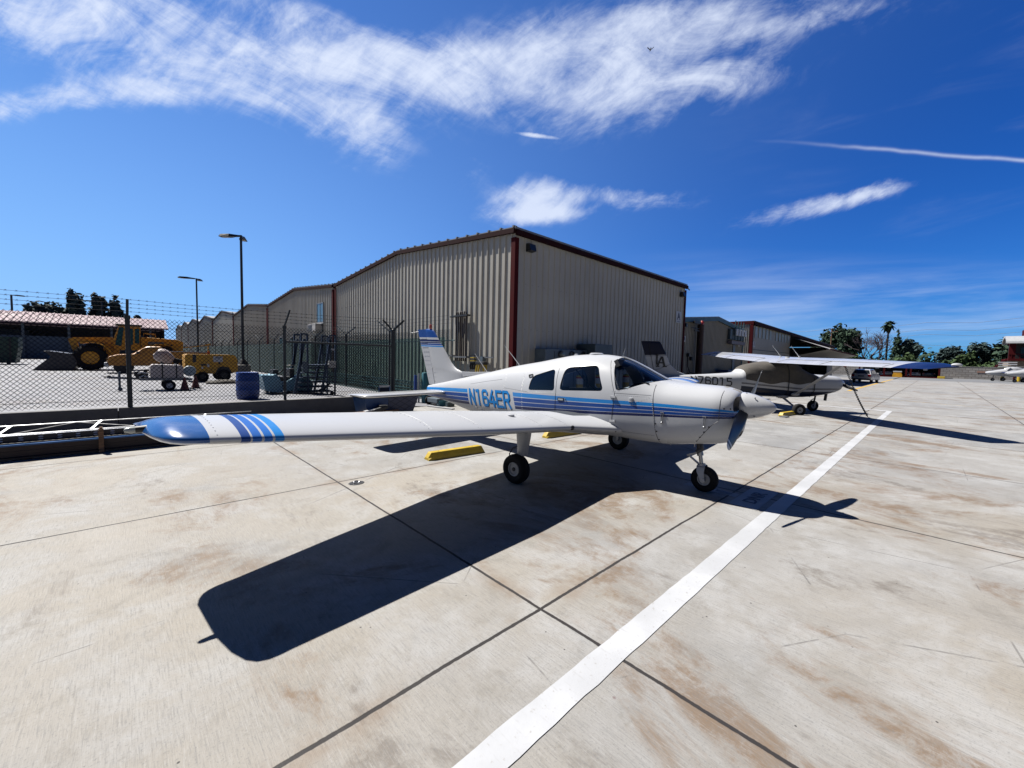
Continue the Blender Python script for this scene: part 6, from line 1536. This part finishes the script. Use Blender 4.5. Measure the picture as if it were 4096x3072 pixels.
def bars(items, x0, z0, sc_):
    mb = MB()
    for (a, b, c, d_, w) in items: mb.bar((x0 + a * sc_, -.060, z0 + b * sc_), (x0 + c * sc_, -.060, z0 + d_ * sc_), w * sc_, .012, up=(0, 1, 0))
    return mb.build('emblem_lettering', M_['black'], fn)
# interlocked slab-serif L and A
bars([(.12, .20, .12, 1.0, .13), (.0, .97, .22, .97, .09), (.06, .20, .30, .20, .12), (.20, .0, .50, .80, .12), (.42, .78, .62, .78, .09), (.56, .80, .82, .0, .16), (.30, .30, .74, .30, .10), (.08, .0, .36, .0, .10), (.66, .0, 1.0, .0, .10)], -5.02, 1.66, .46)
for s in (1, -1):
    mb = MB(); secs = [(s * y, -xl, -xt, 1.22, 1, 0) for y, xl, xt in ((.05, -4.2, -5.15), (.4, -4.22, -5.15), (1.5, -4.42, -5.05), (1.66, -4.52, -5.0), (1.72, -4.7, -4.95))]
    mb.loft([[Vector((-p.x, p.y, p.z)) for p in r] for r in surf(secs, .09, 0)]); mb.build('tailplane', M_['white_paint'], CR, True, 50)
# registration
def _cr(x_, y_, lay):
    x = -3.62 + x_; z = 1.03 + y_ - (x_ - .8) * .03; z = min(z, lerp_table(CFs, x)[1] - .03); return (x, -c_y(x, z, .004 + lay * .0002), z)
stroke_text('N76015', .175, .27, .045, .265, _cr).build('registration_lettering', M_['black'], cf)
# nose gear, spinner, propeller, stack
mb = MB(); mb.cyl((1.72, 0, .72), (1.66, 0, .34), .032, n=10); mb.bar((1.63, .0, .50), (1.52, 0, .42), .03, .02); mb.bar((1.52, 0, .42), (1.63, 0, .34), .03, .02); ngl = mb.build('nose_leg', M_['dark_steel'], CR, True, 40)
mb = MB()
for s in (1, -1): mb.bar((1.66, s * .09, .36), (1.63, s * .09, .19), .05, .016, up=(0, 1, 0))
mb.box((1.66, 0, .37), (.08, .2, .03)); mb.build('nose_fork', M_['strut_white'], ngl)
wheel(1.63, .001, .215, .14, CR)
mb = MB(); mb.lathe([(.16, 2.56), (.15, 2.66), (.11, 2.78), (.05, 2.86), (.004, 2.89)], 'X', 18, (0, 0, 1.14)); sp_ = mb.build('spinner', M_['white_paint'], CR, True)
for s in (1, -1):
    mb = MB(); mb.loft([[Vector((2.60 + .02 * math.cos(2 * PI * k / 8) * w / .1, s * r * .97, 1.14 + s * r * .2 + w * math.sin(2 * PI * k / 8) * .9)) for k in range(8)] for r, w in ((.12, .05), (.4, .075), (.75, .06), (.92, .03))]); mb.build('propeller_blade', M_['dark_steel'], sp_, True)
mb = MB(); mb.cyl((1.95, -.22, .74), (1.93, -.22, .46), .05, n=10); mb.build('exhaust_stack', M_['black'], CR, True)
mb = MB(); mb.tube([(-4.9, 0, 1.1), (-5.0, 0, .95)], .015, 6); mb.build('tail_ring', M_['steel'], CR)
# tie-down chain from the near wing
ch = thing('tie_down_chain', 'dark steel chain running slantwise from the wing strut to a ring in the concrete', 'chain', (0, 0, 0))
# ------------------------------------------------------------------ chain, vehicles and everything across the field
def chain(par, p, q, n, r=.010):
    p, q = Vector(p), Vector(q); d = (q - p) / n; l = d.length * .70; mb = MB()
    for i in range(n):
        c = p + d * (i + .5) + Vector((0, 0, -.10 * math.sin(PI * (i + .5) / n))); u = d.normalized(); a = u.orthogonal().normalized(); b = u.cross(a); v = a if i % 2 else b
        mb.tube([c + u * (l * math.cos(t)) + v * (l * .55 * math.sin(t)) for t in [2 * PI * k / 8 for k in range(9)]], r, 4, False)
    mb.build('chain_links', M_['dark_steel'], par, True)
chain(ch, (16.35, 2.0, 1.72), (18.35, 1.55, .02), 46)
mb = MB(); mb.box((16.35, 2.0, 1.76), (.10, .07, .14)); mb.build('chain_hook', M_['orange'], ch, bevel=.01)
def car(name, label, loc, rz, paint, sedan=False):
    t = thing(name, label, 'car', loc, rz)                     # local x forward, origin at the rear bumper
    prof = [(0.05, .32), (0, .55), (.05, .90), (.12, .98), (.42, 1.42), (.75, 1.48), (1.9, 1.50), (2.3, 1.46), (3.05, 1.02), (3.95, .88), (4.2, .72), (4.25, .45), (4.15, .28)]
    if sedan: prof = [(0.05, .32), (0, .55), (.05, .92), (.75, 1.0), (1.25, 1.42), (1.6, 1.46), (2.2, 1.45), (3.0, 1.0), (4.0, .88), (4.3, .7), (4.35, .45), (4.25, .28)]
    mb = MB(); rings = []
    for y, k in ((-.86, .93), (-.80, 1.0), (.80, 1.0), (.86, .93)):
        rings.append([Vector((2.1 + (x - 2.1) * (1 if abs(y) < .82 else .985), (y if z < .95 else y * (1 - (z - .95) * .42)), .32 + (z - .32) * k)) for x, z in prof])
    mb.loft(rings); b = mb.build('body', paint, t, True, 32)
    w = lambda z: .84 * (1 - max(0, z - .95) * .42) + .004
    for s in (1, -1):
        for q in ([(.50, 1.02), (1.35, 1.0), (1.35, 1.40), (.72, 1.38)], [(1.42, 1.0), (2.75, 1.0), (2.28, 1.38), (1.42, 1.41)]):
            mb = MB(); vs = [(x, s * w(z), z) for x, z in q] + [(x, s * (w(z) - .03), z) for x, z in q]; mb.add(vs, [(0, 1, 2, 3), (4, 5, 6, 7)] + [(i, (i + 1) % 4, 4 + (i + 1) % 4, 4 + i) for i in range(4)]); mb.build('side_window', M_['car_glass'], b)
    mb = MB(); x0, x1 = (.108, .385) if not sedan else (.80, 1.2)
    mb.add([(x0 + .01, -.70, 1.02), (x0 + .01, .70, 1.02), (x1 + .005, .58, 1.38), (x1 + .005, -.58, 1.38), (x0 - .025, -.70, 1.03), (x0 - .025, .70, 1.03), (x1 - .03, .58, 1.39), (x1 - .03, -.58, 1.39)], [(0, 1, 2, 3), (4, 5, 6, 7), (0, 1, 5, 4), (2, 3, 7, 6), (1, 2, 6, 5), (0, 3, 7, 4)]); mb.build('rear_window', M_['car_glass'], b)
    for s in (1, -1):
        mb = MB(); mb.box((.03, s * .70, .80), (.10, .26, .26)); mb.build('tail_light', pm('tail_red', (.14, .006, .012), .2, var=.1), b, bevel=.03)
        mb = MB(); mb.box((2.65, s * .93, 1.02), (.12, .16, .11)); mb.build('wing_mirror', paint, b, bevel=.03)
    mb = MB(); mb.box((-.005, 0, .74), (.03, .52, .16)); mb.build('number_plate', M_['panel_grey'], b)
    mb = MB(); mb.box((.02, 0, .36), (.12, 1.5, .16)); mb.build('rear_skirt', M_['black'], b, bevel=.02)
    for x in (.80, 3.35):
        for s in (1, -1): big_wheel(t, x, s * .75, .31, .20, M_['grey_metal'])
    return t
car('parked_car', 'white hatchback seen from behind, parked on the yellow line', (58.6, 5.75, 0), D(-5.5), M_['white_paint'])
car('parked_car', 'dark blue car half hidden behind the wing strut, beyond the white hatchback', (67, 13.2, 0), D(-4), pm('car_blue', (.008, .02, .06), .3, var=.1, coat=.4))
# block wall
bw = thing('block_wall', 'long pale grey rough block wall at the far side of the field', 'wall', (112, 0, 0))
g = G('block_stone'); bt_ = g.n('ShaderNodeTexBrick'); bt_.inputs['Scale'].default_value = 1.0; bt_.inputs['Brick Width'].default_value = .8; bt_.inputs['Row Height'].default_value = .4; bt_.inputs['Mortar Size'].default_value = .04
mp = g.n('ShaderNodeMapping'); mp.inputs['Rotation'].default_value = (PI / 2, 0, PI / 2); g.l(g.tc.outputs['Object'], mp.inputs[0]); 
cx = g.n('ShaderNodeSeparateXYZ'); g.l(g.tc.outputs['Object'], cx.inputs[0]); cc = g.n('ShaderNodeCombineXYZ'); g.l(cx.outputs[1], cc.inputs[0]); g.l(cx.outputs[2], cc.inputs[1]); g.l(cc.outputs[0], bt_.inputs['Vector'])
bt_.inputs['Color1'].default_value = (.17, .165, .165, 1); bt_.inputs['Color2'].default_value = (.24, .23, .225, 1); bt_.inputs['Mortar'].default_value = (.10, .09, .085, 1); M_['block'] = g.done(g.mix(g.ss(g.noise(3, 5, .7), .4, .7, 0, .5), bt_.outputs['Color'], (.12, .11, .10)), .9)
mb = MB(); mb.box2((0, -60, 0), (.4, 24, 2.15)); mb.build('wall_panel', M_['block'], bw)
mb = MB(); mb.box2((-.03, -60, 2.15), (.43, 24, 2.25)); mb.build('coping', M_['block'], bw)
mb = MB(); mb.box2((-.06, -6.0, 1.15), (-.005, -5.0, 1.5)); mb.build('notice', pm('notice_tan', (.25, .15, .12), .6), bw)
# dark red open carport and what stands in it
pg = thing('open_carport', 'long dark red open carport with deep shade in front of the block wall', 'carport', (104, -.4, 0))
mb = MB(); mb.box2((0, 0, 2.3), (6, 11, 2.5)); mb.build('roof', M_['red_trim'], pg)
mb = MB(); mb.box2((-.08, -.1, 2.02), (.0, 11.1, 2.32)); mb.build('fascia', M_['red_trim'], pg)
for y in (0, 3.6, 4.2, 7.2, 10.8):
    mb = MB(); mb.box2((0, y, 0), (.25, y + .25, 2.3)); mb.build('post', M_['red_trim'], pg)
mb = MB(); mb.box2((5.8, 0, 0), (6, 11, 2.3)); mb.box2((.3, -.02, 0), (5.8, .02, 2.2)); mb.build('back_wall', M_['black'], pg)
mb = MB(); mb.box2((0, .3, .0), (.08, 10.8, .22)); mb.build('kerb_beam', M_['red_trim'], pg)
for y, z, l in ((8.1, 1.5, 'upper white notice inside the red carport, nearest its far end'), (1.6, 1.35, 'white notice inside the red carport near its open end')):
    mb = MB(); mb.box2((0, 0, 0), (.05, .55, .6)); solo('notice_board', mb, M_['sign_white'], l, 'notice', (104.6, y - .4, z))
for k, (y, c, l) in enumerate(((6.9, 'white_paint', 'white low car parked under the red carport'), (3.3, 'white_paint', 'pale car parked under the red carport behind its middle posts'), (1.4, 'barrel_blue', 'blue car parked deep under the red carport near its open end'))):
    car('parked_car', l, (105.2, y - .4, 0), D(8), M_[c] if c != 'barrel_blue' else pm('car_navy', (.01, .016, .04), .3), sedan=True)
mb = MB(); mb.box2((0, 0, 0), (.6, 1.3, .55)); mb.box2((.05, .1, .55), (.5, 1.2, .95)); solo('cart', mb, M_['machine_yellow'], 'yellow utility cart with a pale top in front of the red carport', 'cart', (103.2, 4.4, 0))
mb = MB(); mb.box2((.02, .06, .951), (.55, 1.24, 1.15)); solo('storage_box', mb, M_['sign_white'], 'white box standing on the yellow utility cart', 'box', (103.2, 4.4, 0))
mb = MB(); mb.box2((0, 0, 0), (.5, .9, .42)); solo('salt_bin', mb, M_['yellow'], 'small yellow bin beside the end post of the red carport', 'bin', (103.1, -1.0, 0), bevel=.04)
# awning, yellow posts by the wall
aw = thing('awning', 'small flat awning on a dark red post in front of the block wall', 'awning', (104.5, -8.9, 0))
mb = MB(); mb.box2((0, -2.2, 2.35), (3, .9, 2.45)); mb.build('roof', M_['roof_sheet'], aw); mb = MB(); mb.box2((.2, .1, 0), (.4, .3, 2.35)); mb.box2((.2, -2.1, 0), (.4, -1.9, 2.35)); mb.build('post', M_['red_trim'], aw)
for k, y in enumerate((-7.4, -9.1)):
    mb = MB(); mb.lathe([(.2, 0), (.2, 1.0), (.1, 1.1), (.001, 1.12)], n=12); solo('guard_post', mb, M_['yellow'], ['yellow guard post on the outer side of the awning post', 'yellow guard post on the inner side of the awning post'][k], 'post', (103.5, y, 0), smooth=True)
mb = MB(); mb.box2((0, 0, 0), (1.2, 2.0, 1.3)); solo('equipment_box', mb, M_['panel_dark'], 'dark equipment box in the shade under the awning', 'box', (105.5, -11.6, 0), bevel=.05)
# red two-storey building at the edge
rbg = thing('red_building', 'dark red two-storey building with a pale arched porch roof and an open deck', 'building', (124, -12.6, 0))
mb = MB(); mb.box2((0, -22, 0), (10, 3.2, 3.6)); mb.build('lower_wall', pm('stucco', (.24, .20, .16), .8, var=.1), rbg)
mb = MB(); mb.box2((-2.2, -22, 3.6), (10, 3.4, 4.0)); mb.build('deck', M_['red_trim'], rbg)
mb = MB(); mb.box2((-2.2, -22, 4.75), (-2.1, 3.4, 4.9)); 
for i in range(26): mb.box2((-2.18, -22 + i, 4.0), (-2.12, -21.92 + i, 4.75))
mb.build('railing', M_['red_trim'], rbg)
for y in (3.0, -2.2, -7.4, -12.6):
    mb = MB(); mb.box2((-2.1, y - .4, 4.0), (-1.6, y + .4, 7.2)); mb.build('column', M_['red_trim'], rbg)
mb = MB(); mb.box2((3.5, -22, 4.0), (10, 2.6, 7.0)); mb.build('upper_wall', M_['black'], rbg)
mb = MB(); mb.box2((3.42, -5, 4.7), (3.5, 1.5, 6.3)); mb.build('window', M_['car_glass'], rbg)
mb = MB(); pts = [(-.2 + 3.9 * math.cos(a), 7.0 + 1.45 * math.sin(a)) for a in [PI * i / 14 for i in range(15)]] 
poly = [(3.9 - 0, 6.9)] and [(3.6 * math.cos(a), 6.9 + 1.5 * math.sin(a)) for a in [PI * i / 14 for i in range(15)]] + [(3.3 * math.cos(a), 6.8 + 1.2 * math.sin(a)) for a in [PI * (14 - i) / 14 for i in range(15)]]
mb.prism([(a + 0, b) for a, b in poly], -22, 3.9, 'XZ'); mb.xform(Matrix.Translation((.8, 0, 0))); mb.build('arched_roof', M_['pipe_white'], rbg)
mb = MB(); mb.prism([(3.25 * math.cos(a), 6.8 + 1.15 * math.sin(a)) for a in [PI * i / 14 for i in range(15)]], 3.0, 3.2, 'XZ'); mb.xform(Matrix.Translation((.8, 0, 0))); mb.build('gable_wall', M_['red_trim'], rbg)
mb = MB(); mb.box2((2.5, -22, 8.2), (10, 1.0, 10.0)); mb.build('penthouse', M_['red_trim'], rbg)
mb = MB(); mb.box2((3.5, -1.6, 10.0), (5, .2, 11.2)); mb.box2((4, -9, 10.0), (6, -1.7, 10.8)); mb.build('roof_unit', M_['panel_grey'], rbg)
mb = MB(); mb.box2((3.2, -1.8, 11.2), (5.3, .4, 11.5)); mb.build('unit_cap', M_['black'], rbg)
mb = MB(); mb.bar((-2.1, 3.6, 3.8), (-2.1, 6.6, .3), 1.2, .3); 
for i in range(9): mb.box2((-2.6, 3.9 + i * .3, 3.55 - i * .38), (-1.6, 4.2 + i * .3, 3.6 - i * .38))
mb.build('stair', M_['red_trim'], rbg)
for i in range(8):
    mb = MB(); mb.box2((-2.75, 2.3, .5 + i * .38), (-2.62, 4.6, .68 + i * .38)); mb.build('stair_tread', M_['sign_white'], rbg)
mb = MB(); mb.box2((-.02, -6, 2.6), (.0, 0, 3.0)); mb.build('lintel', M_['sign_white'], rbg)
# far white aeroplanes parked at the edge
def far_plane(label, loc, rz, belly):
    t = thing('parked_aircraft', label, 'aeroplane', loc, rz, 'white aeroplanes parked far off')
    mb = MB(); rings = []
    for x, r, z in ((0, .05, 1.25), (.5, .28, 1.25), (1.2, .45, 1.28), (2.2, .6, 1.35), (3.2, .68, 1.42), (5, .62, 1.45), (7, .35, 1.5), (9, .12, 1.6)): rings.append([Vector((x, r * math.cos(2 * PI * k / 14), z + r * math.sin(2 * PI * k / 14))) for k in range(14)])
    mb.loft(rings); mb.build('fuselage', M_['white_paint'], t, True)
    mb = MB(); mb.sphere((3.3, 0, 1.9), .62, 12, 8, (1.9, .8, .6)); mb.build('cabin_roof', M_['white_paint'], t, True)
    mb = MB(); mb.quad((2.2, -.55, 1.75), (2.2, .55, 1.75), (2.7, .45, 2.15), (2.7, -.45, 2.15)); mb.build('windscreen', M_['car_glass'], t)
    for s in (1, -1):
        mb = MB(); mb.loft(surf([(s * .4, 2.6, 4.3, 1.0, 1, 0), (s * 3, 2.9, 4.2, 1.2, 1, 0), (s * 5.4, 3.2, 4.1, 1.4, 1, 0)], .13, .02)); mb.build('wing', belly, t, True)
        mb = MB(); mb.loft([[Vector((x, s * 2.0 + r * math.cos(2 * PI * k / 12), 1.3 + r * math.sin(2 * PI * k / 12))) for k in range(12)] for x, r in ((1.2, .06), (1.5, .25), (2.2, .36), (3.5, .34), (4.6, .12))]); mb.build('engine_nacelle', M_['white_paint'], t, True)
        mb = MB(); mb.cyl((3.3, s * 1.9, .25), (3.3, s * 1.9, 1.1), .06, n=8); lg = mb.build('main_leg', M_['dark_steel'], t)
        big_wheel(t, 3.3, s * 1.9, .3, .2, M_['grey_metal'])
    mb = MB(); mb.cyl((.9, 0, .25), (1.0, 0, 1.1), .05, n=8); mb.build('nose_leg', M_['dark_steel'], t); big_wheel(t, .9, .0, .24, .15, M_['grey_metal'])
    mb = MB(); mb.prism([(7.6, 1.6), (8.6, 3.0), (9.4, 3.05), (9.2, 1.6)], -.05, .05, 'XZ'); mb.build('fin', M_['white_paint'], t)
    mb = MB(); mb.box2((8.2, -1.8, 1.75), (9.2, 1.8, 1.82)); mb.build('tailplane', M_['white_paint'], t)
    return t
far_plane('white twin-engined aeroplane at the right edge, its pointed nose towards the awning', (98.5, -5.3, 0), D(-62), M_['white_paint'])
far_plane('white aeroplane with a dark belly, cut off by the right edge of the view', (92, -7.0, 0), D(-58), M_['navy'])
# ------------------------------------------------------------------ trees
def leaf_mat(name, a, b):
    g = G(name); r = g.n('ShaderNodeNewGeometry'); n = g.noise(.35, 3)
    c = g.mix(g.math('ADD', g.math('MULTIPLY', r.outputs['Random Per Island'], .65), g.math('MULTIPLY', n, .4), True), a, b)
    g.bsdf.inputs['Specular IOR Level'].default_value = .2; return g.done(c, .8)
LEAF = {'dark': leaf_mat('leaf_dark', (.012, .028, .022), (.035, .060, .034)), 'mid': leaf_mat('leaf_mid', (.020, .042, .018), (.055, .085, .030)), 'blue': leaf_mat('leaf_blue', (.016, .030, .034), (.035, .058, .055)), 'twig': leaf_mat('twig_grey', (.05, .038, .045), (.10, .08, .085))}
def crown(mb, rnd, lobes, n, size):
    """leaf clumps spread through uneven lobes"""
    tot = sum(l[3] * l[4] * l[5] for l in lobes)
    for cx_, cy_, cz_, rx, ry, rz_ in lobes:
        for _ in range(int(n * rx * ry * rz_ / tot)):
            v = Vector((rnd.gauss(0, 1), rnd.gauss(0, 1), rnd.gauss(0, 1))).normalized() * (rnd.random() ** .45) * rnd.uniform(.75, 1.12)
            c = Vector((cx_ + v.x * rx, cy_ + v.y * ry, cz_ + v.z * rz_)); s = size * rnd.uniform(.5, 1.3)
            nrm = (v + Vector((rnd.gauss(0, .5), rnd.gauss(0, .5), rnd.gauss(0, .5) + .25))).normalized(); a = nrm.orthogonal().normalized(); b = nrm.cross(a); t = rnd.uniform(0, 6.28)
            a, b = a * math.cos(t) + b * math.sin(t), b * math.cos(t) - a * math.sin(t); k = len(mb.v)
            m_ = rnd.choice((4, 5)); mb.v += [tuple(c + a * s * math.cos(2 * PI * j / m_) * rnd.uniform(.7, 1.2) + b * s * .7 * math.sin(2 * PI * j / m_) * rnd.uniform(.7, 1.2) + nrm * s * .25 * rnd.uniform(-1, 1)) for j in range(m_)]
            mb.f.append(list(range(k, k + m_))); mb.mi.append(0)
def tree(name, label, x, y, lobes, leaf, n=1200, size=.4, z0=0.0, trunk=(.3, 3), seed=1, group=None, limbs=5):
    t = thing(name, label, 'tree', (x, y, z0), 0, group); rnd = random.Random(seed)
    mb = MB(); r, h_ = trunk; mb.tube([(0, 0, 0), (.1, .05, h_ * .5), (.0, .1, h_)], r, 8, True, r * .6)
    for i in range(limbs):
        l = rnd.choice(lobes); mb.tube([(0, .1, h_ * rnd.uniform(.5, .95)), (l[0] * .5, l[1] * .5, (h_ + l[2]) / 2), (l[0], l[1], l[2])], r * .45, 5, True, r * .12)
    mb.build('trunk', M_['bark'], t, True)
    mb = MB(); crown(mb, rnd, lobes, n, size); mb.build('crown', LEAF[leaf], t); return t
R_ = random.Random(11)
def blobs(w, h_, z0, k, seed):
    r = random.Random(seed); return [(r.uniform(-w, w) * .62, r.uniform(-w, w) * .62, z0 + h_ * (.25 + .62 * r.random()), w * r.uniform(.32, .55), w * r.uniform(.32, .55), h_ * r.uniform(.18, .32)) for _ in range(k)]
# behind the pink-roofed shed
tree('broad_tree', 'low dark tree behind the left part of the pink roof', -9.8, 100, blobs(2.7, 5.5, 3.6, 7, 2), 'blue', 900, .42, YZ, seed=2)
tree('broad_tree', 'tall dark tree directly behind the pink roof, left one of the close pair', -5.9, 100, blobs(1.5, 7.4, 3.6, 8, 3), 'blue', 1000, .40, YZ, seed=3)
tree('broad_tree', 'tall dark tree directly behind the pink roof, right one of the close pair', -3.5, 101, blobs(1.3, 6.8, 3.8, 7, 4), 'blue', 900, .40, YZ, seed=4)
tree('broad_tree', 'pointed dark tree behind the pink roof nearest to the fence post', -1.2, 100, [(0, 0, 5.5, 2.0, 2.0, 1.6), (0, 0, 7.3, 1.5, 1.5, 1.4), (.1, 0, 9.0, .9, .9, 1.3), (0, 0, 10.2, .4, .4, .8)], 'blue', 1000, .40, YZ, seed=5)
tree('small_tree', 'small dark tree top at the right end of the pink roof', 1.3, 101, blobs(.9, 2.6, 5.2, 4, 6), 'blue', 300, .36, YZ, (.15, 5), seed=6)
tree('small_tree', 'tiny green tree top beyond the end of the hangar row', 4.6, 160, blobs(2.4, 3.5, 4.0, 4, 7), 'mid', 300, .5, YZ, (.2, 4), seed=7)
# across the field
tree('umbrella_pine', 'flat-topped dark pine just above the roof of the long hangar', 152, 47, [(0, 0, 13.5, 4, 4, .9), (2.5, -1, 12.6, 2.5, 2.5, .7), (-3, 1, 12.5, 2.4, 2.4, .6)], 'dark', 700, .55, 0, (.4, 12.5), seed=8)
tree('pine_tree', 'big dense dark pine, the tallest mass of trees left of the palm', 138, 18.3, blobs(4.8, 11, 2.2, 16, 9), 'dark', 3600, .50, 0, (.5, 6), seed=9)
tree('pine_tree', 'lower dark pine at the left flank of the big dense pine', 139, 22.6, blobs(3.0, 7.4, 1.8, 9, 10), 'dark', 1500, .48, 0, (.4, 5), seed=10)
tree('round_shrub', 'lighter green round shrub beneath the big dense pine', 130, 15.8, blobs(2.8, 4.6, .4, 8, 11), 'mid', 1100, .40, 0, (.2, 2), seed=11)
bt = thing('bare_tree', 'leafless branching tree between the dark pine and the palm', 'tree', (136, 11.6, 0)); mb = MB(); rnd = random.Random(21)
def branch(mb, p, d_, l, r, dep):
    q = p + d_ * l; mb.tube([p, p.lerp(q, .5) + Vector((rnd.gauss(0, .05), rnd.gauss(0, .05), 0)) * l, q], r, 4, False, r * .62)
    if dep == 0: return
    for _ in range(3 if dep > 1 else 4):
        nd = (d_ + Vector((rnd.gauss(0, .55), rnd.gauss(0, .55), rnd.gauss(.12, .35)))).normalized(); branch(mb, p.lerp(q, rnd.uniform(.6, 1)), nd, l * rnd.uniform(.58, .8), r * .60, dep - 1)
for k in range(6):
    a = k * 1.05; branch(mb, Vector((0, 0, 1.5)), Vector((math.cos(a) * .5, math.sin(a) * .55, .85)).normalized(), 4.0, .17, 4)
mb.tube([(0, 0, 0), (0, 0, 1.7)], .28, 7); mb.build('trunk', LEAF['twig'], bt, True)
def palm(label, x, y, h_, r, n=38, seed=1, skirt=True):
    t = thing('palm_tree', label, 'tree', (x, y, 0)); rnd = random.Random(seed); mb = MB(); mb.tube([(0, 0, 0), (.1, .12, h_ * .5), (0, 0, h_)], .22, 8, True, .17); mb.build('trunk', M_['bark'], t, True)
    mb = MB()
    for k in range(n):
        a = rnd.uniform(0, 6.28); el = rnd.uniform(-.95, 1.25); L_ = r * rnd.uniform(.75, 1.1); u = Vector((math.cos(a), math.sin(a), 0)); s = Vector((-u.y, u.x, 0)); base = Vector((0, 0, h_ + .2))
        prev = None
        for j in range(6):
            q = j / 5; p = base + u * (L_ * q * math.cos(el)) + Vector((0, 0, L_ * q * math.sin(el) - .55 * L_ * q * q)); w = r * .26 * math.sin(PI * min(1, .15 + q * .85)) + .02
            cur = (p + s * w - Vector((0, 0, w * .35)), p, p - s * w - Vector((0, 0, w * .35)))
            if prev: mb.quad(prev[0], prev[1], cur[1], cur[0]); mb.quad(prev[1], prev[2], cur[2], cur[1])
            prev = cur
    if skirt: crown(mb, rnd, [(0, 0, h_ - .7, .5, .5, .9)], 60, .35)
    mb.build('crown', LEAF['dark'], t); return t
palm('tall slender fan palm standing above the far trees', 135, 8.75, 12.2, 1.75, 40, 31)
tree('cypress_tree', 'narrow dark pointed cypress beside the fan palm', 133, 6.9, [(0, 0, 2.5, 1.7, 1.7, 2.6), (0, 0, 5.5, 1.25, 1.25, 2.2), (0, 0, 8.0, .8, .8, 1.8), (.1, 0, 9.8, .4, .4, 1.3), (.1, 0, 10.8, .18, .18, .8)], 'dark', 1800, .32, 0, (.25, 3), seed=12)
tree('broad_tree', 'mid-height dark tree at the right side of the pointed cypress', 137, 4.3, blobs(2.6, 6.2, 2.0, 9, 13), 'blue', 1500, .42, 0, seed=13)
tree('round_shrub', 'yellowish green shrub bank in front of the pointed cypress', 126, 5.3, blobs(2.6, 4.2, .6, 9, 14), 'mid', 1200, .38, 0, (.2, 2), seed=14)
tree('broad_tree', 'domed hazy tree right of the gap in the far trees', 140, -1.6, blobs(3.0, 5.4, 1.4, 9, 15), 'blue', 1300, .45, 0, seed=15)
tree('broad_tree', 'dark tree in the middle of the low tree belt', 136, -4.4, blobs(2.4, 4.6, 1.0, 8, 16), 'mid', 1200, .42, 0, seed=16)
tree('broad_tree', 'taller dark tree left of the two small palms', 140, -6.6, blobs(2.6, 6.0, 1.4, 9, 17), 'blue', 1300, .45, 0, seed=17)
tree('broad_tree', 'dark tree behind the small palms next to the red building', 138, -9.9, blobs(2.6, 4.8, 1.0, 8, 18), 'dark', 1200, .45, 0, seed=18)
palm('small feathery palm left of the red building, the lower of two', 141, -8.9, 6.6, 2.1, 34, 32, False)
palm('small feathery palm left of the red building, the higher of two', 143, -10.6, 8.3, 2.1, 34, 33, False)
mb = MB(); rnd = random.Random(40)
crown(mb, rnd, [(128 + rnd.uniform(-1.5, 6), y + rnd.uniform(-.7, .7), rnd.uniform(.9, 2.0), 2.2, 1.6, rnd.uniform(1.2, 2.1)) for y in [24 - 1.15 * i for i in range(44)]], 7000, .36)
tag(mb.build('hedge_undergrowth', LEAF['mid']), kind='stuff')
mb = MB(); rnd = random.Random(41)
crown(mb, rnd, [(150 + rnd.uniform(0, 14), y, rnd.uniform(1.5, 4.0), 3.5, 3, rnd.uniform(2.0, 3.4)) for y in [50 - 2.4 * i for i in range(44)]], 6000, .55)
tag(mb.build('far_woods', LEAF['dark']), kind='stuff')
# utility pole and overhead wires
up = thing('utility_pole', 'thin brown utility pole in front of the big dark pine', 'pole', (118, 17.3, 0)); mb = MB(); mb.cyl((0, 0, 0), (0, 0, 10.4), .13, .10, 8); mb.build('pole', M_['wood'], up, True)
mb = MB(); mb.box((-.1, -.3, 9.7), (.12, 1.6, .12)); mb.build('cross_arm', M_['wood'], up)
for k, (z0, z1) in enumerate(((13.2, 16.6), (11.6, 14.2), (10.6, 12.4), (8.1, 8.9))):
    mb = MB(); mb.tube([(168 - 0.5 * i, 60 - 9.5 * i, z0 + (z1 - z0) * i / 13 - .8 * math.sin(PI * ((i * .5) % 1))) for i in range(14)], .035, 4); solo('overhead_wire', mb, M_['grey_metal'], ['topmost overhead wire crossing the sky above the far trees', 'second overhead wire from the top above the far trees', 'third overhead wire from the top above the far trees', 'lowest overhead wire passing beside the fan palm'][k], 'wire', group=None)
# bins of blue drums under the high wing
bx = thing('storage_crate', 'row of dark blue storage crates with white labels against the wall under the wing', 'crate', (25.6, 8.9, 0))
for i in range(5):
    mb = MB(); mb.box2((i * 1.35, 0, 0), (i * 1.35 + 1.2, .7, 1.05 + .28 * (i % 2))); mb.build('crate', pm('crate_blue', (.012, .035, .12), .5, var=.15), bx, bevel=.03)
    if i > 1: mb = MB(); mb.box2((i * 1.35 + .35, -.01, .72), (i * 1.35 + .85, -.001, .98)); mb.build('crate_label', M_['sign_white'], bx)
# bird
bd_ = thing('bird', 'dark bird with raised wings gliding high in the sky', 'bird', (35.7, 20.0, 30.4), .7); mb = MB()
mb.sphere((0, 0, 0), .16, 10, 8, (2.4, .8, .8)); mb.sphere((.42, 0, .06), .10, 8, 6)
for s in (1, -1):
    mb.loft([[Vector((.18 - .05 * i, s * (.08 + .2 * i), .04 + .13 * i)), Vector((-.16 - .05 * i, s * (.08 + .2 * i), .03 + .13 * i)), Vector((-.02 - .05 * i, s * (.08 + .2 * i), .07 + .13 * i))] for i in range(4)])
mb.loft([[Vector((-.34, .07, 0)), Vector((-.34, -.07, 0)), Vector((-.34, 0, .03))], [Vector((-.62, .14, 0)), Vector((-.62, -.14, 0)), Vector((-.62, 0, .015))]])
mb.xform(Matrix.Scale(.42, 4)); mb.build('body', M_['black'], bd_, True)
